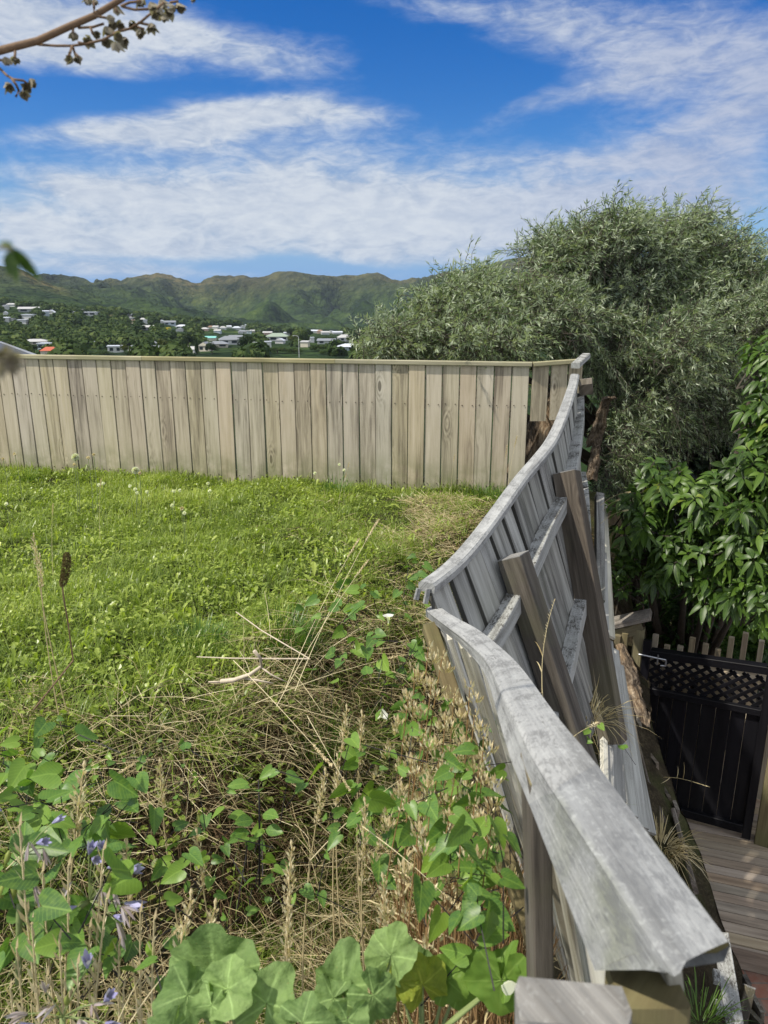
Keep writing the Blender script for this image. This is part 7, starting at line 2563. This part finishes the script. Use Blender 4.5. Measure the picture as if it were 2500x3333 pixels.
# strap leaves low at the left
n = 40
a = RNG.uniform(0, 6.28, n)
b = np.column_stack([RNG.uniform(-.95, -.55, n), RNG.uniform(1.05, 1.5, n), np.full(n, -2.15)])
V, Fc, at = leaves(b, np.column_stack([np.cos(a) * .6, np.sin(a) * .6, np.full(n, 1.0)]), np.column_stack([-np.cos(a), -np.sin(a), np.full(n, .6)]), RNG.uniform(.35, .6, n), RNG.uniform(.018, .03, n), 'blade', bend=RNG.uniform(.3, .8, n), rnd=RNG.uniform(.1, .5, n))
solo('agapanthus_leaves', mesh_np('strap_leaves', V, Fc, at), M['tuft'], 'dark strap shaped leaves under the lilac flower heads at lower left', 'leaves')

# ------------------------------------------------------------------ branch with dry capsules hanging in from the upper left
tB = 1.05
B3_ = lambda zx, zy, dt=0.0: P(zx * .39783, zy * .39783, tB + dt)
br = thing('dry_branch', 'thin brown branch with dry papery seed capsules hanging across the top left corner', 'branch', P(-40, 175, tB))
mb = MB()
mb.tube([P(-160, 190, tB), P(-20, 170, tB), B3_(0, 415), B3_(110, 385), B3_(310, 335), B3_(560, 220), B3_(770, 130), B3_(1000, -10), B3_(1090, -90)], [.0058, .0056, .0054, .0052, .005, .0047, .0044, .004, .0036], 7)
put('main_stem', mb.mesh('branch_stem', True), M['branch'], br)
TW = [[(310, 365), (450, 375), (590, 375), (700, 360), (850, 325), (960, 260), (1060, 235)], [(640, 228), (760, 222), (850, 195)], [(770, 130), (860, 145), (930, 165)], [(1000, 55), (1100, 80), (1220, 75)], [(990, 50), (1060, 20), (1150, 10)], [(765, 125), (770, 60), (765, -20)],
      [(120, 385), (125, 430), (122, 470)], [(0, 560), (60, 620), (110, 650), (190, 660), (230, 690)], [(100, 650), (130, 690), (155, 740), (130, 790)], [(590, 375), (575, 430), (560, 460)], [(595, 375), (610, 430), (640, 460)], [(1060, 235), (1150, 180), (1260, 90), (1340, 20)], [(1130, 185), (1220, 205)], [(1120, 220), (1180, 240)],
      [(740, 220), (760, 280)], [(600, 230), (597, 270)], [(960, 100), (940, 60)], [(700, 360), (640, 345)], [(1390, 20), (1460, 10)], [(-60, 480), (20, 495), (60, 480)]]
for q in TW:
    mb = MB()
    q2 = [(a, b) for a, b in q]
    mb.tube([B3_(a, b, RNG.normal(0, .012)) for a, b in q2] if len(q2) > 2 else [B3_(*q2[0]), B3_((q2[0][0] + q2[1][0]) / 2, (q2[0][1] + q2[1][1]) / 2), B3_(*q2[1])], .0018, 5)
    put('twig', mb.mesh('branch_twig', True), M['branch'], br)
CPS = [(55, 510, 44), (125, 495, 36), (80, 715, 50), (215, 720, 54), (265, 690, 46), (195, 775, 46), (565, 485, 40), (630, 490, 44), (605, 300, 40), (725, 340, 48), (795, 285, 40), (870, 350, 46), (880, 260, 44), (955, 385, 46), (965, 300, 46), (1020, 345, 50), (920, 210, 46), (985, 215, 48), (960, 90, 44), (905, 160, 40),
       (1085, 210, 46), (1150, 280, 46), (1240, 235, 46), (1270, 130, 48), (1250, 60, 42), (1150, 30, 50), (1340, 40, 50), (1340, 150, 44), (1480, 70, 56), (1410, 70, 36), (715, 15, 40), (780, 25, 30), (1380, 110, 46), (1580, 0, 30), (1300, 100, 40)]
for (zx, zy, sz) in CPS:
    c = B3_(zx, zy, RNG.normal(0, .02))
    s = sz * .39783 * tB / F * 1.15
    ax = nrm(np.array([RNG.normal(.15, .5), RNG.normal(-.2, .5), RNG.normal(-.7, .35)]))
    n = 6
    a = np.arange(n) * 2 * math.pi / n + RNG.random()
    X = nrm(np.cross(ax, (.3, .8, .2)))
    Y = np.cross(ax, X)
    rad_ = X * np.cos(a)[:, None] + Y * np.sin(a)[:, None]
    V1 = leaves(c - ax * s * .8 + rad_ * s * .12, nrm(ax * .75 + rad_ * .55), -rad_ + RNG.normal(0, .25, (n, 3)), np.full(n, s * 1.45) * RNG.uniform(.75, 1.25, n), np.full(n, s * 1.05), 'ovate', bend=RNG.uniform(-.35, .2, n), bdir=rad_, rnd=RNG.uniform(.1, 1, n))
    d = rdir(60)
    V2 = leaves(c + d * s * .18, d, rdir(60), s * .45, s * .4, 'chip', rnd=RNG.uniform(0, .25, 60))
    V, Fc, at = join([V1, V2])
    put('seed_capsule', mesh_np('seed_capsule', V, Fc, at), M['capsule'], br)
# blurred green leaf and dry capsule poking in at the left edge, much nearer the lens
lt = .33
lp = thing('green_sprig', 'blurred dark green leaf poking in at the left edge before the sky and ridge', 'leaf', P(-70, 860, lt))
for (c, D, N, sz, wd) in [(P(42, 806, lt), (.62, .1, -.75), (-.45, -.75, -.25), .016, .9), (P(38, 812, lt), (-.3, .1, -.85), (.2, -.9, .1), .011, .8), (P(44, 815, lt), (-.75, .2, .5), (.2, -.9, .3), .008, .9), (P(40, 830, lt), (.05, 0, -1), (0, -.9, .2), .011, .7)]:
    V, Fc, at = leaves(np.array([c]), np.array([D], float), np.array([N], float), np.array([sz]), np.array([sz * .62 * wd]), 'ovate', bend=.1, rnd=np.array([.25]))
    put('leaf', mesh_np('sprig_leaf', V, Fc, at, True), M['sprig'] if 'sprig' in M else M['broad'], lp)
mb = MB()
mb.tube([P(-200, 760, lt), P(-60, 800, lt), P(42, 812, lt)], .0006, 5)
put('twig', mb.mesh('sprig_twig', True), M['branch'], lp)
cp_ = thing('dry_capsule_sprig', 'blurred brown dry capsule poking in at the left edge before the fence top', 'seed capsule', P(-80, 1150, lt))
c = P(14, 1165, lt)
d = rdir(26)
V, Fc, at = leaves(c + d * .001, nrm(d + (.1, 0, .2)), rdir(26), RNG.uniform(.004, .010, 26), .0045, 'ovate', bend=.2, rnd=RNG.uniform(0, .7, 26))
put('bracts', mesh_np('capsule_bracts', V, Fc, at), M['capsule'], cp_)
mb = MB()
mb.tube([P(-200, 1080, lt), P(-60, 1120, lt), P(10, 1150, lt)], .0006, 5)
put('twig', mb.mesh('capsule_twig', True), M['branch'], cp_)
# ------------------------------------------------------------------ the air: thin even haze round the whole scene
m, t = newmat('haze_air')
pv = t.n('ShaderNodeVolumePrincipled')
pv.inputs['Color'].default_value = (.62, .74, .95, 1)
pv.inputs['Density'].default_value = 0.00006
pv.inputs['Anisotropy'].default_value = 0.0
o_ = t.n('ShaderNodeOutputMaterial')
t.t.links.new(pv.outputs[0], o_.inputs['Volume'])
bx = [(-2800, -40), (2800, 3300)]
zlo, zhi = float(Vh[:, 2].min()) - 3.0, float(Vh[:, 2].max()) + 60.0
Vb = [(x_, y_, z_) for z_ in (zlo, zhi) for y_ in (bx[0][1], bx[1][1]) for x_ in (bx[0][0], bx[1][0])]
put('haze', mesh_np('haze', Vb, np.array([(0, 2, 3, 1), (4, 5, 7, 6), (0, 1, 5, 4), (2, 6, 7, 3), (0, 4, 6, 2), (1, 3, 7, 5)])), m, None, kind='stuff', label='thin blue haze over the valley', category='haze')
